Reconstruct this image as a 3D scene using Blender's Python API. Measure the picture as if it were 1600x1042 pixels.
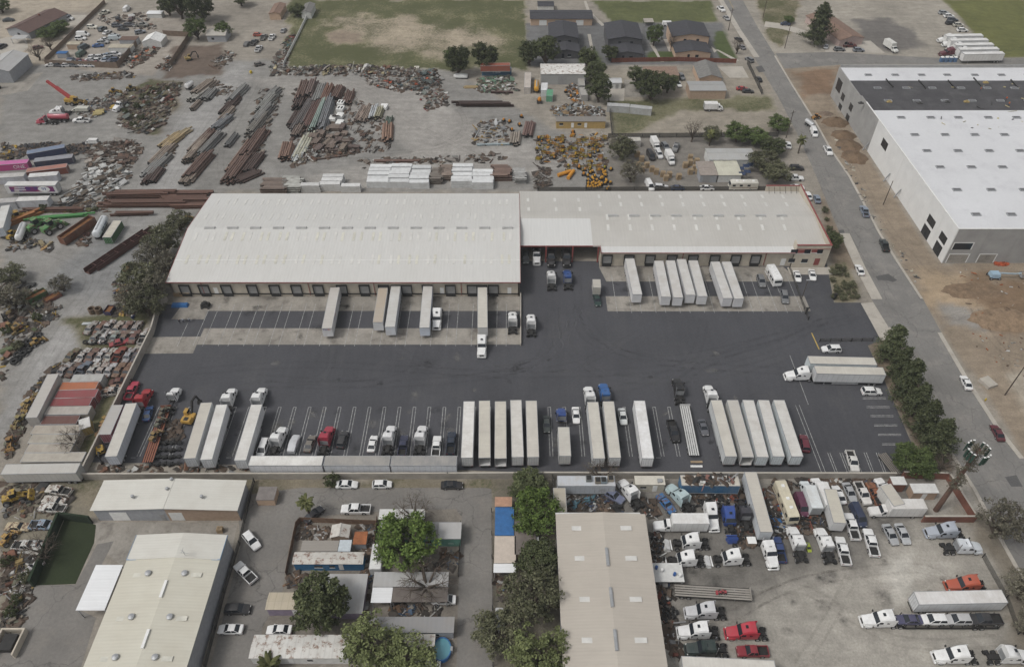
import bpy, math, random
import numpy as np
from mathutils import Vector, Matrix, Euler
R = math.radians
rnd = random.Random(7)
for o in list(bpy.data.objects): bpy.data.objects.remove(o)
SC = bpy.context.scene
COL = SC.collection

# ---------------------------------------------------------------- camera, sky, sun, exposure
CAM_H, PITCH, FPX, PW, PH = 138.0, R(44.0), 1160.0, 1600.0, 1042.0
cam = bpy.data.cameras.new('camera'); cam_ob = bpy.data.objects.new('camera', cam); COL.objects.link(cam_ob)
cam.sensor_width = 36.0; cam.lens = FPX / PW * 36.0; cam.clip_start = 1.0; cam.clip_end = 20000
cam_ob.location = (0, 0, CAM_H); cam_ob.rotation_euler = (R(90) - PITCH, 0, 0)
SC.camera = cam_ob
w = bpy.data.worlds.new('World'); SC.world = w; w.use_nodes = True
nt = w.node_tree; bgn = nt.nodes['Background']
sky = nt.nodes.new('ShaderNodeTexSky'); sky.sky_type = 'NISHITA'; sky.sun_disc = False
sky.sun_elevation = R(56); sky.sun_rotation = R(246); sky.dust_density = 4.0; sky.air_density = 1.2; sky.ozone_density = 1.0
hs = nt.nodes.new('ShaderNodeHueSaturation'); hs.inputs['Saturation'].default_value = 0.16      # overcast: the cloud deck takes the blue out
nt.links.new(sky.outputs[0], hs.inputs['Color']); nt.links.new(hs.outputs[0], bgn.inputs['Color'])
bgn.inputs['Strength'].default_value = 0.125
sl = bpy.data.lights.new('sun', 'SUN'); sl.energy = 1.35; sl.angle = R(13); sl.color = (1.0, 0.965, 0.91)
so = bpy.data.objects.new('sun', sl); COL.objects.link(so); so.rotation_euler = (R(34), 0, R(-66)); so.location = (0, 200, 300)
SC.view_settings.view_transform = 'Standard'; SC.view_settings.look = 'None'; SC.view_settings.gamma = 1.0
SC.view_settings.use_curve_mapping = False; SC.view_settings.exposure = -0.10
SC.render.engine = 'CYCLES'; SC.cycles.use_denoising = True; SC.cycles.max_bounces = 4; SC.cycles.diffuse_bounces = 2
SC.cycles.glossy_bounces = 2; SC.cycles.transmission_bounces = 2; SC.cycles.transparent_max_bounces = 10; SC.cycles.volume_bounces = 0; SC.cycles.use_adaptive_sampling = True; SC.cycles.adaptive_threshold = .02

# ---------------------------------------------------------------- survey: photo point -> point on the plane at height z
SP, CP = math.sin(PITCH), math.cos(PITCH)
def G(px, py, z=0.0):
 u = (px - PW / 2) / FPX; v = (py - PH / 2) / FPX
 d = (CAM_H - z) / (SP + v * CP)
 return Vector((u * d, d * (CP - v * SP), z))
def onX(px, py, X):
 u = (px - PW / 2) / FPX; v = (py - PH / 2) / FPX; d = X / u
 return Vector((X, d * (CP - v * SP), CAM_H - d * (SP + v * CP)))
def onY(px, py, Y):
 u = (px - PW / 2) / FPX; v = (py - PH / 2) / FPX; d = Y / (CP - v * SP)
 return Vector((u * d, Y, CAM_H - d * (SP + v * CP)))

# ---------------------------------------------------------------- mesh builder
class MB:
 def __init__(s): s.v = []; s.f = []; s.m = []
 def add(s, vs, fs, m=0):
  b = len(s.v); s.v += [tuple(p) for p in vs]; s.f += [tuple(b + i for i in f) for f in fs]; s.m += [m] * len(fs); return s
 def box(s, x0, x1, y0, y1, z0, z1, m=0, t=0.0, ty=None):
  ty = t if ty is None else ty
  return s.add([(x0,y0,z0),(x1,y0,z0),(x1,y1,z0),(x0,y1,z0),(x0+t,y0+ty,z1),(x1-t,y0+ty,z1),(x1-t,y1-ty,z1),(x0+t,y1-ty,z1)],
                     [(3,2,1,0),(4,5,6,7),(0,1,5,4),(1,2,6,5),(2,3,7,6),(3,0,4,7)], m)
 def hexa(s, lo, hi, m=0):
  n = len(lo); return s.add(list(lo) + list(hi), [tuple(range(n))[::-1], tuple(range(n, 2*n))] + [(i, (i+1) % n, n + (i+1) % n, n + i) for i in range(n)], m)
 def cyl(s, a, b, r, n=10, r2=None, m=0, mc=None):
  a = Vector(a); b = Vector(b); r2 = r if r2 is None else r2; d = (b - a).normalized()
  x = d.orthogonal().normalized(); y = d.cross(x)
  A = [a + (x * math.cos(2*math.pi*i/n) + y * math.sin(2*math.pi*i/n)) * r for i in range(n)]
  B = [b + (x * math.cos(2*math.pi*i/n) + y * math.sin(2*math.pi*i/n)) * r2 for i in range(n)]
  s.add(A + B, [(i, (i+1) % n, n + (i+1) % n, n + i) for i in range(n)], m)
  return s.add(A + B, [tuple(range(n))[::-1], tuple(range(n, 2*n))], m if mc is None else mc)
 def bar(s, a, b, w, h, m=0):
  a = Vector(a); b = Vector(b); d = (b - a).normalized()
  x = d.cross(Vector((0, 0, 1)))
  x = x.normalized() if x.length > 1e-4 else Vector((1, 0, 0)); z = x.cross(d)
  q = [x * (-w/2) - z * (h/2), x * (w/2) - z * (h/2), x * (w/2) + z * (h/2), x * (-w/2) + z * (h/2)]
  return s.hexa([a + k for k in q], [b + k for k in q], m)
 def loft(s, rings, m=0, cap=True):
  n = len(rings[0]); vs = [p for r in rings for p in r]; fs = []
  for k in range(len(rings) - 1):
   for i in range(n): fs.append((k*n + i, k*n + (i+1) % n, (k+1)*n + (i+1) % n, (k+1)*n + i))
  if cap: fs += [tuple(range(n))[::-1], tuple(range((len(rings)-1)*n, len(rings)*n))]
  return s.add(vs, fs, m)
 def lathe(s, prof, c=(0,0,0), n=14, m=0):
  rings = [[(c[0] + r*math.cos(2*math.pi*i/n), c[1] + r*math.sin(2*math.pi*i/n), c[2] + z) for i in range(n)] for r, z in prof]
  return s.loft(rings, m)
 def poly(s, pts, z0, z1, m=0):
  return s.hexa([(p[0], p[1], z0) for p in pts], [(p[0], p[1], z1) for p in pts], m)
 def mesh(s, name, mats, smooth=None):
  me = bpy.data.meshes.new(name); me.from_pydata(s.v, [], s.f)
  for x in (mats if isinstance(mats, (list, tuple)) else [mats]): me.materials.append(x)
  if any(s.m): me.polygons.foreach_set('material_index', s.m)
  if smooth:
   me.polygons.foreach_set('use_smooth', [True] * len(s.f)); me.set_sharp_from_angle(angle=R(smooth))
  me.update(); return me
 def build(s, name, mats, parent=None, loc=None, rz=0, color=None, smooth=None):
  return ob(name, s.mesh(name, mats, smooth), parent, loc, rz, color)
def ob(name, me, parent=None, loc=None, rz=0, color=None):
 o = bpy.data.objects.new(name, me); COL.objects.link(o)
 if parent: o.parent = parent
 if loc is not None: o.location = loc
 if rz: o.rotation_euler = (0, 0, rz)
 if color is not None: o.color = (*color[:3], 1)
 return o
def empty(name, loc=(0,0,0), rz=0):
 o = ob(name, None, None, loc, rz); o.empty_display_size = 0.3; return o
def tag(o, label=None, cat=None, group=None, kind=None):
 if label: o['label'] = label
 if cat: o['category'] = cat
 if group: o['group'] = group
 if kind: o['kind'] = kind
 return o
PAINTED = set(); KIDS = {}
def kids(o):
 if o.name not in KIDS: KIDS[o.name] = list(o.children)
 return KIDS[o.name]
def dup(src, parent=None, color=None, depth=0):
 c = src.copy(); COL.objects.link(c)
 if depth: c.parent = parent
 if color is not None and src.data is not None and src.data.name in PAINTED: c.color = (*color[:3], 1)
 for k in kids(src): dup(k, c, color, depth + 1)
 return c
def paintpart(o): PAINTED.add(o.data.name); return o
PROTO = {}; USED = set()
def place(key, loc, rz, label, cat, group=None, color=None, scale=None):
 """first use moves the prototype itself, later ones are copies of it and its parts"""
 src = PROTO[key]
 if key in USED:
  o = dup(src, None, color)
 else:
  USED.add(key); o = src
  if color is not None:
   def rec(x):
    if x.data is not None and x.data.name in PAINTED: x.color = (*color[:3], 1)
    for k in kids(x): rec(k)
   rec(o)
 o.location = loc; o.rotation_euler = (0, 0, rz); o.scale = (1, 1, 1)
 if scale: o.scale = scale if isinstance(scale, (tuple, list)) else (scale,)*3
 for k in ('label', 'category', 'group', 'kind'):
  if k in o.keys(): del o[k]
 return tag(o, label, cat, group)
def drop_unused():
 for k, o in PROTO.items():
  if k not in USED:
   def rec(x):
    for c in list(x.children): rec(c)
    bpy.data.objects.remove(x)
   rec(o)
ORD = ['', 'first', 'second', 'third', 'fourth', 'fifth', 'sixth', 'seventh', 'eighth', 'ninth', 'tenth', 'eleventh', 'twelfth', 'thirteenth', 'fourteenth', 'fifteenth', 'sixteenth', 'seventeenth', 'eighteenth', 'nineteenth', 'twentieth']

# ---------------------------------------------------------------- materials
def nmat(name):
 m = bpy.data.materials.new(name); m.use_nodes = True
 return m, m.node_tree, m.node_tree.nodes['Principled BSDF']
def N(t, typ, **kw):
 n = t.nodes.new(typ)
 for k, v in kw.items(): setattr(n, k, v)
 return n
def noise_n(t, scale, detail=4, rough=0.6, vec=None):
 n = N(t, 'ShaderNodeTexNoise'); n.inputs['Scale'].default_value = scale; n.inputs['Detail'].default_value = detail; n.inputs['Roughness'].default_value = rough
 if vec: t.links.new(vec, n.inputs['Vector'])
 return n.outputs['Fac']
def mapr(t, src, a, b, c, d):
 n = N(t, 'ShaderNodeMapRange'); n.inputs['From Min'].default_value = a; n.inputs['From Max'].default_value = b
 n.inputs['To Min'].default_value = c; n.inputs['To Max'].default_value = d; t.links.new(src, n.inputs['Value']); return n.outputs[0]
def mulc(t, a, fac, mode='MULTIPLY', b=None, f=1.0):
 n = N(t, 'ShaderNodeMix', data_type='RGBA', blend_type=mode); n.inputs[0].default_value = f
 def put(sock, x):
  if isinstance(x, (tuple, list)): sock.default_value = (*x[:3], 1)
  else: t.links.new(x, sock)
 put(n.inputs[6], a)
 if mode == 'MULTIPLY': put(n.inputs[7], fac)
 else:
  t.links.new(fac, n.inputs[0]); put(n.inputs[7], b)
 return n.outputs[2]
def bump(t, bs, h, dist, strength=0.6):
 b = N(t, 'ShaderNodeBump'); b.inputs['Distance'].default_value = dist; b.inputs['Strength'].default_value = strength
 t.links.new(h, b.inputs['Height']); t.links.new(b.outputs[0], bs.inputs['Normal'])
def pos(t): return N(t, 'ShaderNodeNewGeometry').outputs['Position']
def objc(t): return N(t, 'ShaderNodeTexCoord').outputs['Object']
def flat(name, col, rough=0.7, metal=0.0, var=0.25, scale=1.2, space='obj'):
 m, t, b = nmat(name); b.inputs['Roughness'].default_value = rough; b.inputs['Metallic'].default_value = metal
 f = noise_n(t, scale, 4, 0.65, objc(t) if space == 'obj' else pos(t)); f = mapr(t, f, 0.25, 0.75, 1 - var, 1 + var * 0.5)
 t.links.new(mulc(t, col, f), b.inputs['Base Color']); return m
def paint(name, rough=0.35, dirt=0.25, dcol=(0.16, 0.14, 0.12), coat=0.3, scale=0.9, rustcol=None, rust=0.0):
 """body paint: colour is the object's own colour, dirt and rust laid over it"""
 m, t, b = nmat(name); b.inputs['Roughness'].default_value = rough; b.inputs['Coat Weight'].default_value = coat
 oi = N(t, 'ShaderNodeObjectInfo'); vec = N(t, 'ShaderNodeVectorMath', operation='ADD')
 t.links.new(objc(t), vec.inputs[0]); sc = N(t, 'ShaderNodeVectorMath', operation='SCALE'); sc.inputs[0].default_value = (37, 53, 71)
 t.links.new(oi.outputs['Random'], sc.inputs['Scale']); t.links.new(sc.outputs[0], vec.inputs[1])
 f = mapr(t, noise_n(t, scale, 5, 0.65, vec.outputs[0]), 0.42, 0.75, 0.0, dirt)
 c = mulc(t, oi.outputs['Color'], f, 'MIX', dcol)
 if rustcol:
  f2 = mapr(t, noise_n(t, scale * 1.7, 6, 0.7, vec.outputs[0]), 0.60 - rust, 0.66 - rust, 0.0, 0.95)
  c = mulc(t, c, f2, 'MIX', rustcol)
 t.links.new(c, b.inputs['Base Color']); return m
def ribbed(name, col, pitch, axis, depth=0.02, rough=0.55, dirt=0.3, dscale=0.15, dcol=(0.3, 0.27, 0.23), metal=0.0, seam=0.0, seampitch=6.0, sharp=False, objcol=False, rust=None, space='obj'):
 """sheet metal: ribs along one axis, blotchy ageing, optional lap seams across"""
 m, t, b = nmat(name); b.inputs['Roughness'].default_value = rough; b.inputs['Metallic'].default_value = metal
 P = objc(t) if space == 'obj' else pos(t)
 sx = N(t, 'ShaderNodeSeparateXYZ'); t.links.new(P, sx.inputs[0])
 mm = N(t, 'ShaderNodeMath', operation='MULTIPLY'); mm.inputs[1].default_value = 2 * math.pi / pitch; t.links.new(sx.outputs[axis], mm.inputs[0])
 sn = N(t, 'ShaderNodeMath', operation='SINE'); t.links.new(mm.outputs[0], sn.inputs[0])
 rib = mapr(t, sn.outputs[0], 0.80 if sharp else -1, 1, 0, 1)
 base = col
 if objcol:
  oi = N(t, 'ShaderNodeObjectInfo'); base = oi.outputs['Color']; ro = N(t, 'ShaderNodeVectorMath', operation='MULTIPLY_ADD'); ro.inputs[1].default_value = (91, 57, 33); t.links.new(oi.outputs['Random'], ro.inputs[0]); t.links.new(P, ro.inputs[2]); P = ro.outputs[0]
 big = mapr(t, noise_n(t, dscale, 6, 0.7, P), 0.35, 0.75, 0.0, dirt)
 c = mulc(t, base, big, 'MIX', dcol)
 st = N(t, 'ShaderNodeMapping'); st.inputs['Scale'].default_value = (2.2, 0.12, 1) if axis == 0 else (0.12, 2.2, 1); t.links.new(P, st.inputs[0])
 f2 = mapr(t, noise_n(t, 0.8, 4, 0.7, st.outputs[0]), 0.3, 0.7, 0.95, 1.03); c = mulc(t, c, f2)
 f3 = mapr(t, rib, 0, 1, 1.0, 0.975 if not sharp else 0.88); c = mulc(t, c, f3)
 if seam:
  m2 = N(t, 'ShaderNodeMath', operation='PINGPONG'); m2.inputs[1].default_value = seampitch / 2; t.links.new(sx.outputs[1 - axis], m2.inputs[0])
  c = mulc(t, c, mapr(t, m2.outputs[0], 0.0, 0.12, 1 - seam, 1.0))
 if rust:
  f4 = mapr(t, noise_n(t, 0.9, 6, 0.72, P), 0.52, 0.62, 0, 0.9); c = mulc(t, c, f4, 'MIX', rust)
 t.links.new(c, b.inputs['Base Color']); bump(t, b, rib, depth, 0.7); return m
def ground_mat(name, col, var=0.25, speck=0.15, rough=0.9, col2=None, big=0.05, cracks=0.0, tracks=False):
 m, t, b = nmat(name); b.inputs['Roughness'].default_value = rough; P = pos(t)
 c = mulc(t, col, mapr(t, noise_n(t, big, 6, 0.65, P), 0.3, 0.7, 1 - var, 1 + var))
 if col2: c = mulc(t, c, mapr(t, noise_n(t, big * 2.3, 6, 0.7, P), 0.5, 0.68, 0, 0.8), 'MIX', col2)
 fine = noise_n(t, 1.7, 5, 0.75, P); c = mulc(t, c, mapr(t, fine, 0.3, 0.7, 1 - speck, 1 + speck))
 if tracks:
  st = N(t, 'ShaderNodeMapping'); st.inputs['Scale'].default_value = (0.6, 0.05, 1); t.links.new(P, st.inputs[0])
  c = mulc(t, c, mapr(t, noise_n(t, 1.0, 5, 0.6, st.outputs[0]), 0.35, 0.7, 1.07, 0.93))
 if cracks:
  vo = N(t, 'ShaderNodeTexVoronoi', feature='DISTANCE_TO_EDGE'); vo.inputs['Scale'].default_value = 0.09
  w2 = N(t, 'ShaderNodeVectorMath', operation='ADD'); nz = N(t, 'ShaderNodeTexNoise'); nz.inputs['Scale'].default_value = 0.25; nz.inputs['Detail'].default_value = 4
  s2 = N(t, 'ShaderNodeVectorMath', operation='SCALE'); s2.inputs['Scale'].default_value = 5.0
  t.links.new(P, nz.inputs[0]); t.links.new(nz.outputs['Color'], s2.inputs[0]); t.links.new(P, w2.inputs[0]); t.links.new(s2.outputs[0], w2.inputs[1]); t.links.new(w2.outputs[0], vo.inputs['Vector'])
  c = mulc(t, c, mapr(t, vo.outputs['Distance'], 0.0, 0.012, 1 - cracks, 1.0))
 t.links.new(c, b.inputs['Base Color']); bump(t, b, fine, 0.03, 0.4); return m

M = {}
M['paint'] = paint('vehicle_paint')
M['oldpaint'] = paint('weathered_paint', 0.65, 0.55, (0.2, 0.16, 0.12), 0.0, 0.8, (0.11, 0.055, 0.035), 0.09)
M['wall'] = ribbed('trailer_side_sheet', (0.7, 0.7, 0.7), 1.22, 1, 0.01, 0.45, 0.35, 0.35, (0.36, 0.34, 0.31), sharp=True, objcol=True)
M['troof'] = ribbed('trailer_roof_sheet', (0.7, 0.7, 0.7), 0.61, 1, 0.004, 0.5, 0.75, 0.30, (0.42, 0.39, 0.35), objcol=True)
M['corr'] = ribbed('container_corrugated_sheet', (0.5, 0.5, 0.5), 0.28, 1, 0.04, 0.6, 0.45, 0.5, (0.16, 0.12, 0.1), objcol=True)
M['glass'] = flat('dark_window_glass', (0.02, 0.024, 0.03), 0.12, 0, 0.2)
M['black'] = flat('black_chassis', (0.022, 0.021, 0.02), 0.75, 0, 0.5, 2.0)
M['tyre'] = flat('tyre_rubber', (0.02, 0.02, 0.02), 0.85, 0, 0.35, 3.0)
M['rim'] = flat('alloy_rim', (0.45, 0.45, 0.46), 0.4, 0.6)
M['chrome'] = flat('chrome', (0.6, 0.6, 0.62), 0.25, 0.8)
M['lamp'] = flat('lamp_lens', (0.75, 0.75, 0.72), 0.2)
M['tail'] = flat('tail_lamp', (0.3, 0.02, 0.02), 0.3)
M['steel'] = flat('galvanised_steel', (0.4, 0.41, 0.42), 0.5, 0.4)
M['bark'] = flat('bark', (0.09, 0.07, 0.055), 0.95, 0, 0.4, 2.0)
M['conc'] = flat('block_wall_concrete', (0.36, 0.33, 0.29), 0.92, 0, 0.3, 0.4, 'pos')
M['white'] = flat('white_trim', (0.75, 0.75, 0.73), 0.55, 0, 0.12)
M['red_trim'] = flat('red_trim', (0.24, 0.06, 0.055), 0.55, 0, 0.2)
M['tan_wall'] = flat('tan_stucco', (0.50, 0.45, 0.37), 0.9, 0, 0.2, 0.5)
M['dark'] = flat('dark_interior', (0.015, 0.015, 0.015), 0.95)  # near-black colour stands in for the shade inside openings
M['wood'] = flat('weathered_wood', (0.19, 0.12, 0.08), 0.9, 0, 0.45, 0.7)
M['line'] = flat('road_paint', (0.38, 0.38, 0.37), 0.8, 0, 0.75, 1.3, 'pos')
M['yline'] = flat('yellow_road_paint', (0.45, 0.32, 0.08), 0.8, 0, 0.3, 0.8, 'pos')
M['objc'] = paint('plain_object_colour', 0.7, 0.3, (0.14, 0.12, 0.1), 0.0, 0.7)
M['rustmetal'] = paint('rusty_metal', 0.8, 0.55, (0.07, 0.045, 0.035), 0.0, 0.5)
def attr_mat(name, rough=0.8):
 m, t, b = nmat(name); b.inputs['Roughness'].default_value = rough
 a = N(t, 'ShaderNodeAttribute'); a.attribute_name = 'col'
 f = mapr(t, noise_n(t, 1.4, 4, 0.7, objc(t)), 0.3, 0.7, 0.7, 1.15); t.links.new(mulc(t, a.outputs['Color'], f), b.inputs['Base Color']); return m
M['attr'] = attr_mat('mixed_scrap')
def leaf_mat(name, c1, c2, sheen=0.0):
 m, t, b = nmat(name); b.inputs['Roughness'].default_value = 0.75; b.inputs['Specular IOR Level'].default_value = 0.2
 g = N(t, 'ShaderNodeNewGeometry'); oi = N(t, 'ShaderNodeObjectInfo')
 c = mulc(t, c1, g.outputs['Random Per Island'], 'MIX', c2)
 c = mulc(t, c, mapr(t, oi.outputs['Random'], 0, 1, 0.95, 1.5))
 c = mulc(t, c, mapr(t, noise_n(t, 0.5, 3, 0.6, objc(t)), 0.3, 0.7, 0.7, 1.3))
 t.links.new(c, b.inputs['Base Color']); b.inputs['Subsurface Weight'].default_value = 0.0
 return m

for k_, a_ in (('wire', .3), ('mesh', .6)):
 M[k_] = flat(k_ + '_fence', (.10, .095, .085), .9, 0, .4, .4, 'pos'); M[k_].node_tree.nodes['Principled BSDF'].inputs['Alpha'].default_value = a_
def mark_mat(name, col, a, radial=False):
 m, t, b = nmat(name); b.inputs['Roughness'].default_value = .8; b.inputs['Base Color'].default_value = (*col, 1); f = mapr(t, noise_n(t, .9, 5, .7, pos(t)), .35, .7, 0, a)
 if radial:
  ln = N(t, 'ShaderNodeVectorMath', operation='LENGTH'); t.links.new(objc(t), ln.inputs[0]); mu = N(t, 'ShaderNodeMath', operation='MULTIPLY'); t.links.new(f, mu.inputs[0]); t.links.new(mapr(t, ln.outputs['Value'], .2, 1, 1, 0), mu.inputs[1]); f = mu.outputs[0]
 t.links.new(f, b.inputs['Alpha']); return m
M['tmark'] = mark_mat('tyre_mark', (.03, .03, .032), .12); M['gmark'] = mark_mat('grey_scuff', (.13, .13, .13), .14); M['dmark'] = mark_mat('dirt_rut', (.13, .11, .09), .17); M['oil'] = mark_mat('oil_stain', (.015, .015, .015), .55, True); M['pale'] = mark_mat('pale_stain', (.25, .24, .22), .55, True)

# ---------------------------------------------------------------- ground: one sheet out to the horizon, soil colours feathered into each other
def fbm(x, y, s, seed):
 r = np.random.RandomState(seed); o = np.zeros_like(x)
 for k in range(7):
  a = r.uniform(0, 6.28); f = s * (1.6 ** k); p = r.uniform(0, 6.28)
  o += np.sin((x * math.cos(a) + y * math.sin(a)) * f + p + 1.7 * np.sin((x * math.sin(a) - y * math.cos(a)) * f * 0.7 + p * 2)) / (1.35 ** k)
 return o / 3.0
def inside(x, y, P):
 c = np.zeros(x.shape, bool); dmin = np.full(x.shape, 1e9); n = len(P)
 for i in range(n):
  x1, y1 = P[i]; x2, y2 = P[(i + 1) % n]
  if y1 != y2:
   cond = ((y1 > y) != (y2 > y)) & (x < (x2 - x1) * (y - y1) / (y2 - y1) + x1); c ^= cond
  L = max((x2-x1)**2 + (y2-y1)**2, 1e-9); t = np.clip(((x-x1)*(x2-x1) + (y-y1)*(y2-y1)) / L, 0, 1)
  dmin = np.minimum(dmin, np.hypot(x - x1 - t*(x2-x1), y - y1 - t*(y2-y1)))
 return np.where(c, dmin, -dmin)
ZONES = [  # photo outline, soil colour, feather m, weeds 0-1, ragged edge m
 ([(0,95),(480,95),(700,105),(860,200),(960,240),(960,300),(330,300),(260,470),(150,640),(0,680)], (0.235,0.227,0.213), 3, 0.08, 2),
 ([(0,640),(45,575),(95,500),(150,430),(190,340),(215,290),(250,225),(300,160),(345,118),(372,95),(392,100),(385,150),(345,205),(290,300),(240,345),(200,400),(150,470),(110,560),(55,640),(0,690)], (0.285,0.278,0.268), 7, 0.0, 3),
 ([(380,120),(620,130),(800,210),(900,260),(760,290),(420,290),(640,240),(560,180),(450,150)], (0.295,0.28,0.26), 5, 0.0, 3),
 ([(0,0),(168,0),(95,98),(0,108)], (0.36,0.315,0.255), 2, 0.12, 1),
 ([(110,20),(300,20),(285,75),(240,120),(80,105)], (0.30,0.27,0.235), 2, 0.08, 1),
 ([(45,52),(95,35),(108,45),(75,65)], (0.14,0.13,0.07), 1, 0.8, 1.5),
 ([(270,75),(352,68),(345,118),(255,122)], (0.135,0.105,0.085), 2, 0.1, 2),
 ([(185,200),(185,150),(230,125),(290,125),(275,170),(245,212)], (0.17,0.145,0.11), 2, 0.7, 2),
 ([(455,0),(818,0),(832,108),(690,108),(445,104)], (0.22,0.205,0.125), 2.5, .97, 3),
 ([(512,28),(600,26),(660,30),(700,42),(770,50),(800,78),(700,88),(610,84),(575,70),(515,62)], (0.345,0.295,0.225), 12, 0.62, 9),
 ([(505,48),(560,52),(570,70),(515,66)], (0.24,0.195,0.15), 4, 0.4, 3),
 ([(925,2),(1112,2),(1120,36),(958,36)], (0.105,0.115,0.05), 1, 0.5, 1),
 ([(820,36),(1130,36),(1145,100),(830,104)], (0.15,0.15,0.15), 1, 0.05, 0.5),
 ([(905,80),(935,80),(940,98),(905,98)], (0.07,0.09,0.035), 0.6, 0.3, 0.4),
 ([(1012,82),(1050,80),(1058,97),(1012,97)], (0.07,0.09,0.035), 0.6, 0.3, 0.4),
 ([(1118,48),(1132,48),(1152,92),(1128,95),(1115,70)], (0.075,0.095,0.038), 0.6, 0.3, 0.4),
 ([(935,110),(1200,108),(1225,215),(950,215)], (0.285,0.255,0.21), 2, 0.12, 1.5),
 ([(948,158),(1200,150),(1215,172),(1060,172),(1010,205),(955,212)], (0.17,0.16,0.10), 3, 0.7, 3),
 ([(950,215),(1215,205),(1240,300),(945,300)], (0.20,0.185,0.165), 2, 0.15, 2),
 ([(1150,0),(1500,0),(1500,92),(1190,92)], (0.305,0.28,0.24), 2, 0.10, 2),
 ([(1180,0),(1252,0),(1225,75),(1200,60)], (0.22,0.19,0.13), 2, 0.8, 2),
 ([(1335,30),(1385,28),(1425,48),(1445,75),(1385,82),(1340,62)], (0.15,0.14,0.13), 4, 0.05, 3),
 ([(1474,0),(1700,0),(1700,94),(1568,90),(1528,60)], (0.125,0.13,0.048), 1.5, 0.35, 1),
 ([(1222,104),(1320,104),(1302,158),(1365,260),(1470,412),(1700,405),(1700,800),(1597,715),(1530,600),(1470,515),(1420,435),(1350,310),(1262,180)], (0.245,0.20,0.152), 1.5, 0.04, 1.0),
 ([(1240,110),(1310,108),(1300,150),(1255,150)], (0.20,0.135,0.09), 3, 0.0, 3),
 ([(1480,440),(1700,420),(1700,520),(1560,520),(1510,500)], (0.20,0.14,0.092), 6, 0.1, 5),
 ([(1440,420),(1500,430),(1530,480),(1500,500),(1450,470)], (0.33,0.255,0.175), 5, 0.0, 4),
 ([(1475,470),(1520,480),(1530,515),(1480,512)], (0.24,0.225,0.205), 3, 0.0, 3),
 ([(1570,580),(1700,560),(1700,680),(1600,640)], (0.34,0.30,0.245), 2, 0.0, 1),
 ([(1290,305),(1345,420),(1300,425),(1285,330)], (0.20,0.16,0.12), 2, 0.3, 2),
 ([(1288,415),(1325,408),(1345,470),(1305,472)], (0.20,0.175,0.12), 1, 0.6, 1),
 ([(1352,535),(1400,520),(1480,700),(1500,745),(1395,745),(1425,700)], (0.17,0.135,0.10), 1, 0.3, 1),
 ([(95,500),(240,480),(195,600),(130,745),(95,745),(160,600)], (0.15,0.135,0.085), 2.5, 0.75, 2),
 ([(0,745),(135,745),(120,830),(50,1042),(0,1042)], (0.20,0.18,0.14), 2, 0.45, 2),
 ([(125,745),(860,748),(860,770),(420,775),(370,800),(130,800)], (0.20,0.175,0.13), 2, 0.5, 2),
 ([(460,790),(770,780),(775,1042),(330,1042),(390,850)], (0.20,0.18,0.155), 2, 0.15, 1.5),
 ([(770,745),(880,745),(1020,1042),(770,1042)], (0.16,0.145,0.115), 2, 0.35, 2),
 ([(865,745),(1500,742),(1600,900),(1640,1060),(1020,1060)], (0.325,0.305,0.27), 2, 0.04, 1.5),
 ([(870,748),(1440,748),(1450,800),(1340,880),(1230,890),(1180,960),(1060,1020),(1020,900),(880,810)], (0.17,0.16,0.145), 9, 0.05, 5),
 ([(1405,878),(1430,875),(1440,895),(1420,930),(1390,930)], (0.43,0.41,0.37), 3, 0.0, 3),
 ([(1440,898),(1480,895),(1500,905),(1460,912)], (0.42,0.40,0.36), 3, 0.0, 3),
 ([(1450,995),(1490,990),(1485,1010),(1455,1012)], (0.38,0.36,0.33), 3, 0.0, 3),
 ([(1500,800),(1560,790),(1640,1000),(1600,1060),(1560,900)], (0.20,0.175,0.14), 3, 0.4, 3),
 ([(60,450),(160,360),(260,400),(150,470)], (0.225,0.225,0.222), 9, 0.0, 5),
]
xs = np.concatenate([[-9000,-4000,-2000,-1000,-600,-420], np.arange(-320, 321, 1.5), [420,600,1000,2000,4000,9000]])
ys = np.concatenate([[-9000,-4000,-2000,-800,-300,-100,0], np.arange(30, 440, 1.5), [480,560,700,1000,1600,3000,9000]])
gx, gy = np.meshgrid(xs, ys); gx = gx.ravel(); gy = gy.ravel()
col = np.tile(np.array([0.27,0.245,0.21]), (gx.size, 1)); wd = np.full(gx.size, 0.12)
w1 = fbm(gx, gy, 0.22, 3); w2 = fbm(gx, gy, 0.22, 9)
for k, (P, c, fe, we, rg) in enumerate(ZONES):
 Q = [(G(*p).x, G(*p).y) for p in P]
 d = inside(gx + w1 * rg, gy + w2 * rg, Q); a = np.clip(d / fe + 0.5, 0, 1); a = (a * a * (3 - 2 * a))[:, None]
 col = col * (1 - a) + np.array(c) * a; wd = wd * (1 - a[:, 0]) + we * a[:, 0]
nx, ny = len(xs), len(ys)
me = bpy.data.meshes.new('ground'); nv = gx.size
i0 = (np.arange(ny - 1)[:, None] * nx + np.arange(nx - 1)[None]).ravel()
F = np.stack([i0, i0 + 1, i0 + 1 + nx, i0 + nx], 1)
me.vertices.add(nv); me.vertices.foreach_set('co', np.stack([gx, gy, np.zeros(nv)], 1).astype(np.float32).ravel())
me.loops.add(F.size); me.loops.foreach_set('vertex_index', F.ravel().astype(np.int32))
me.polygons.add(len(F)); me.polygons.foreach_set('loop_start', (np.arange(len(F)) * 4).astype(np.int32))
ca = me.color_attributes.new('soil', 'FLOAT_COLOR', 'POINT'); ca.data.foreach_set('color', np.concatenate([col, wd[:, None]], 1).astype(np.float32).ravel())
me.update(); me.validate()
m, t, b = nmat('soil_and_gravel'); b.inputs['Roughness'].default_value = 0.95; b.inputs['Specular IOR Level'].default_value = 0.15; P = pos(t)
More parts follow.
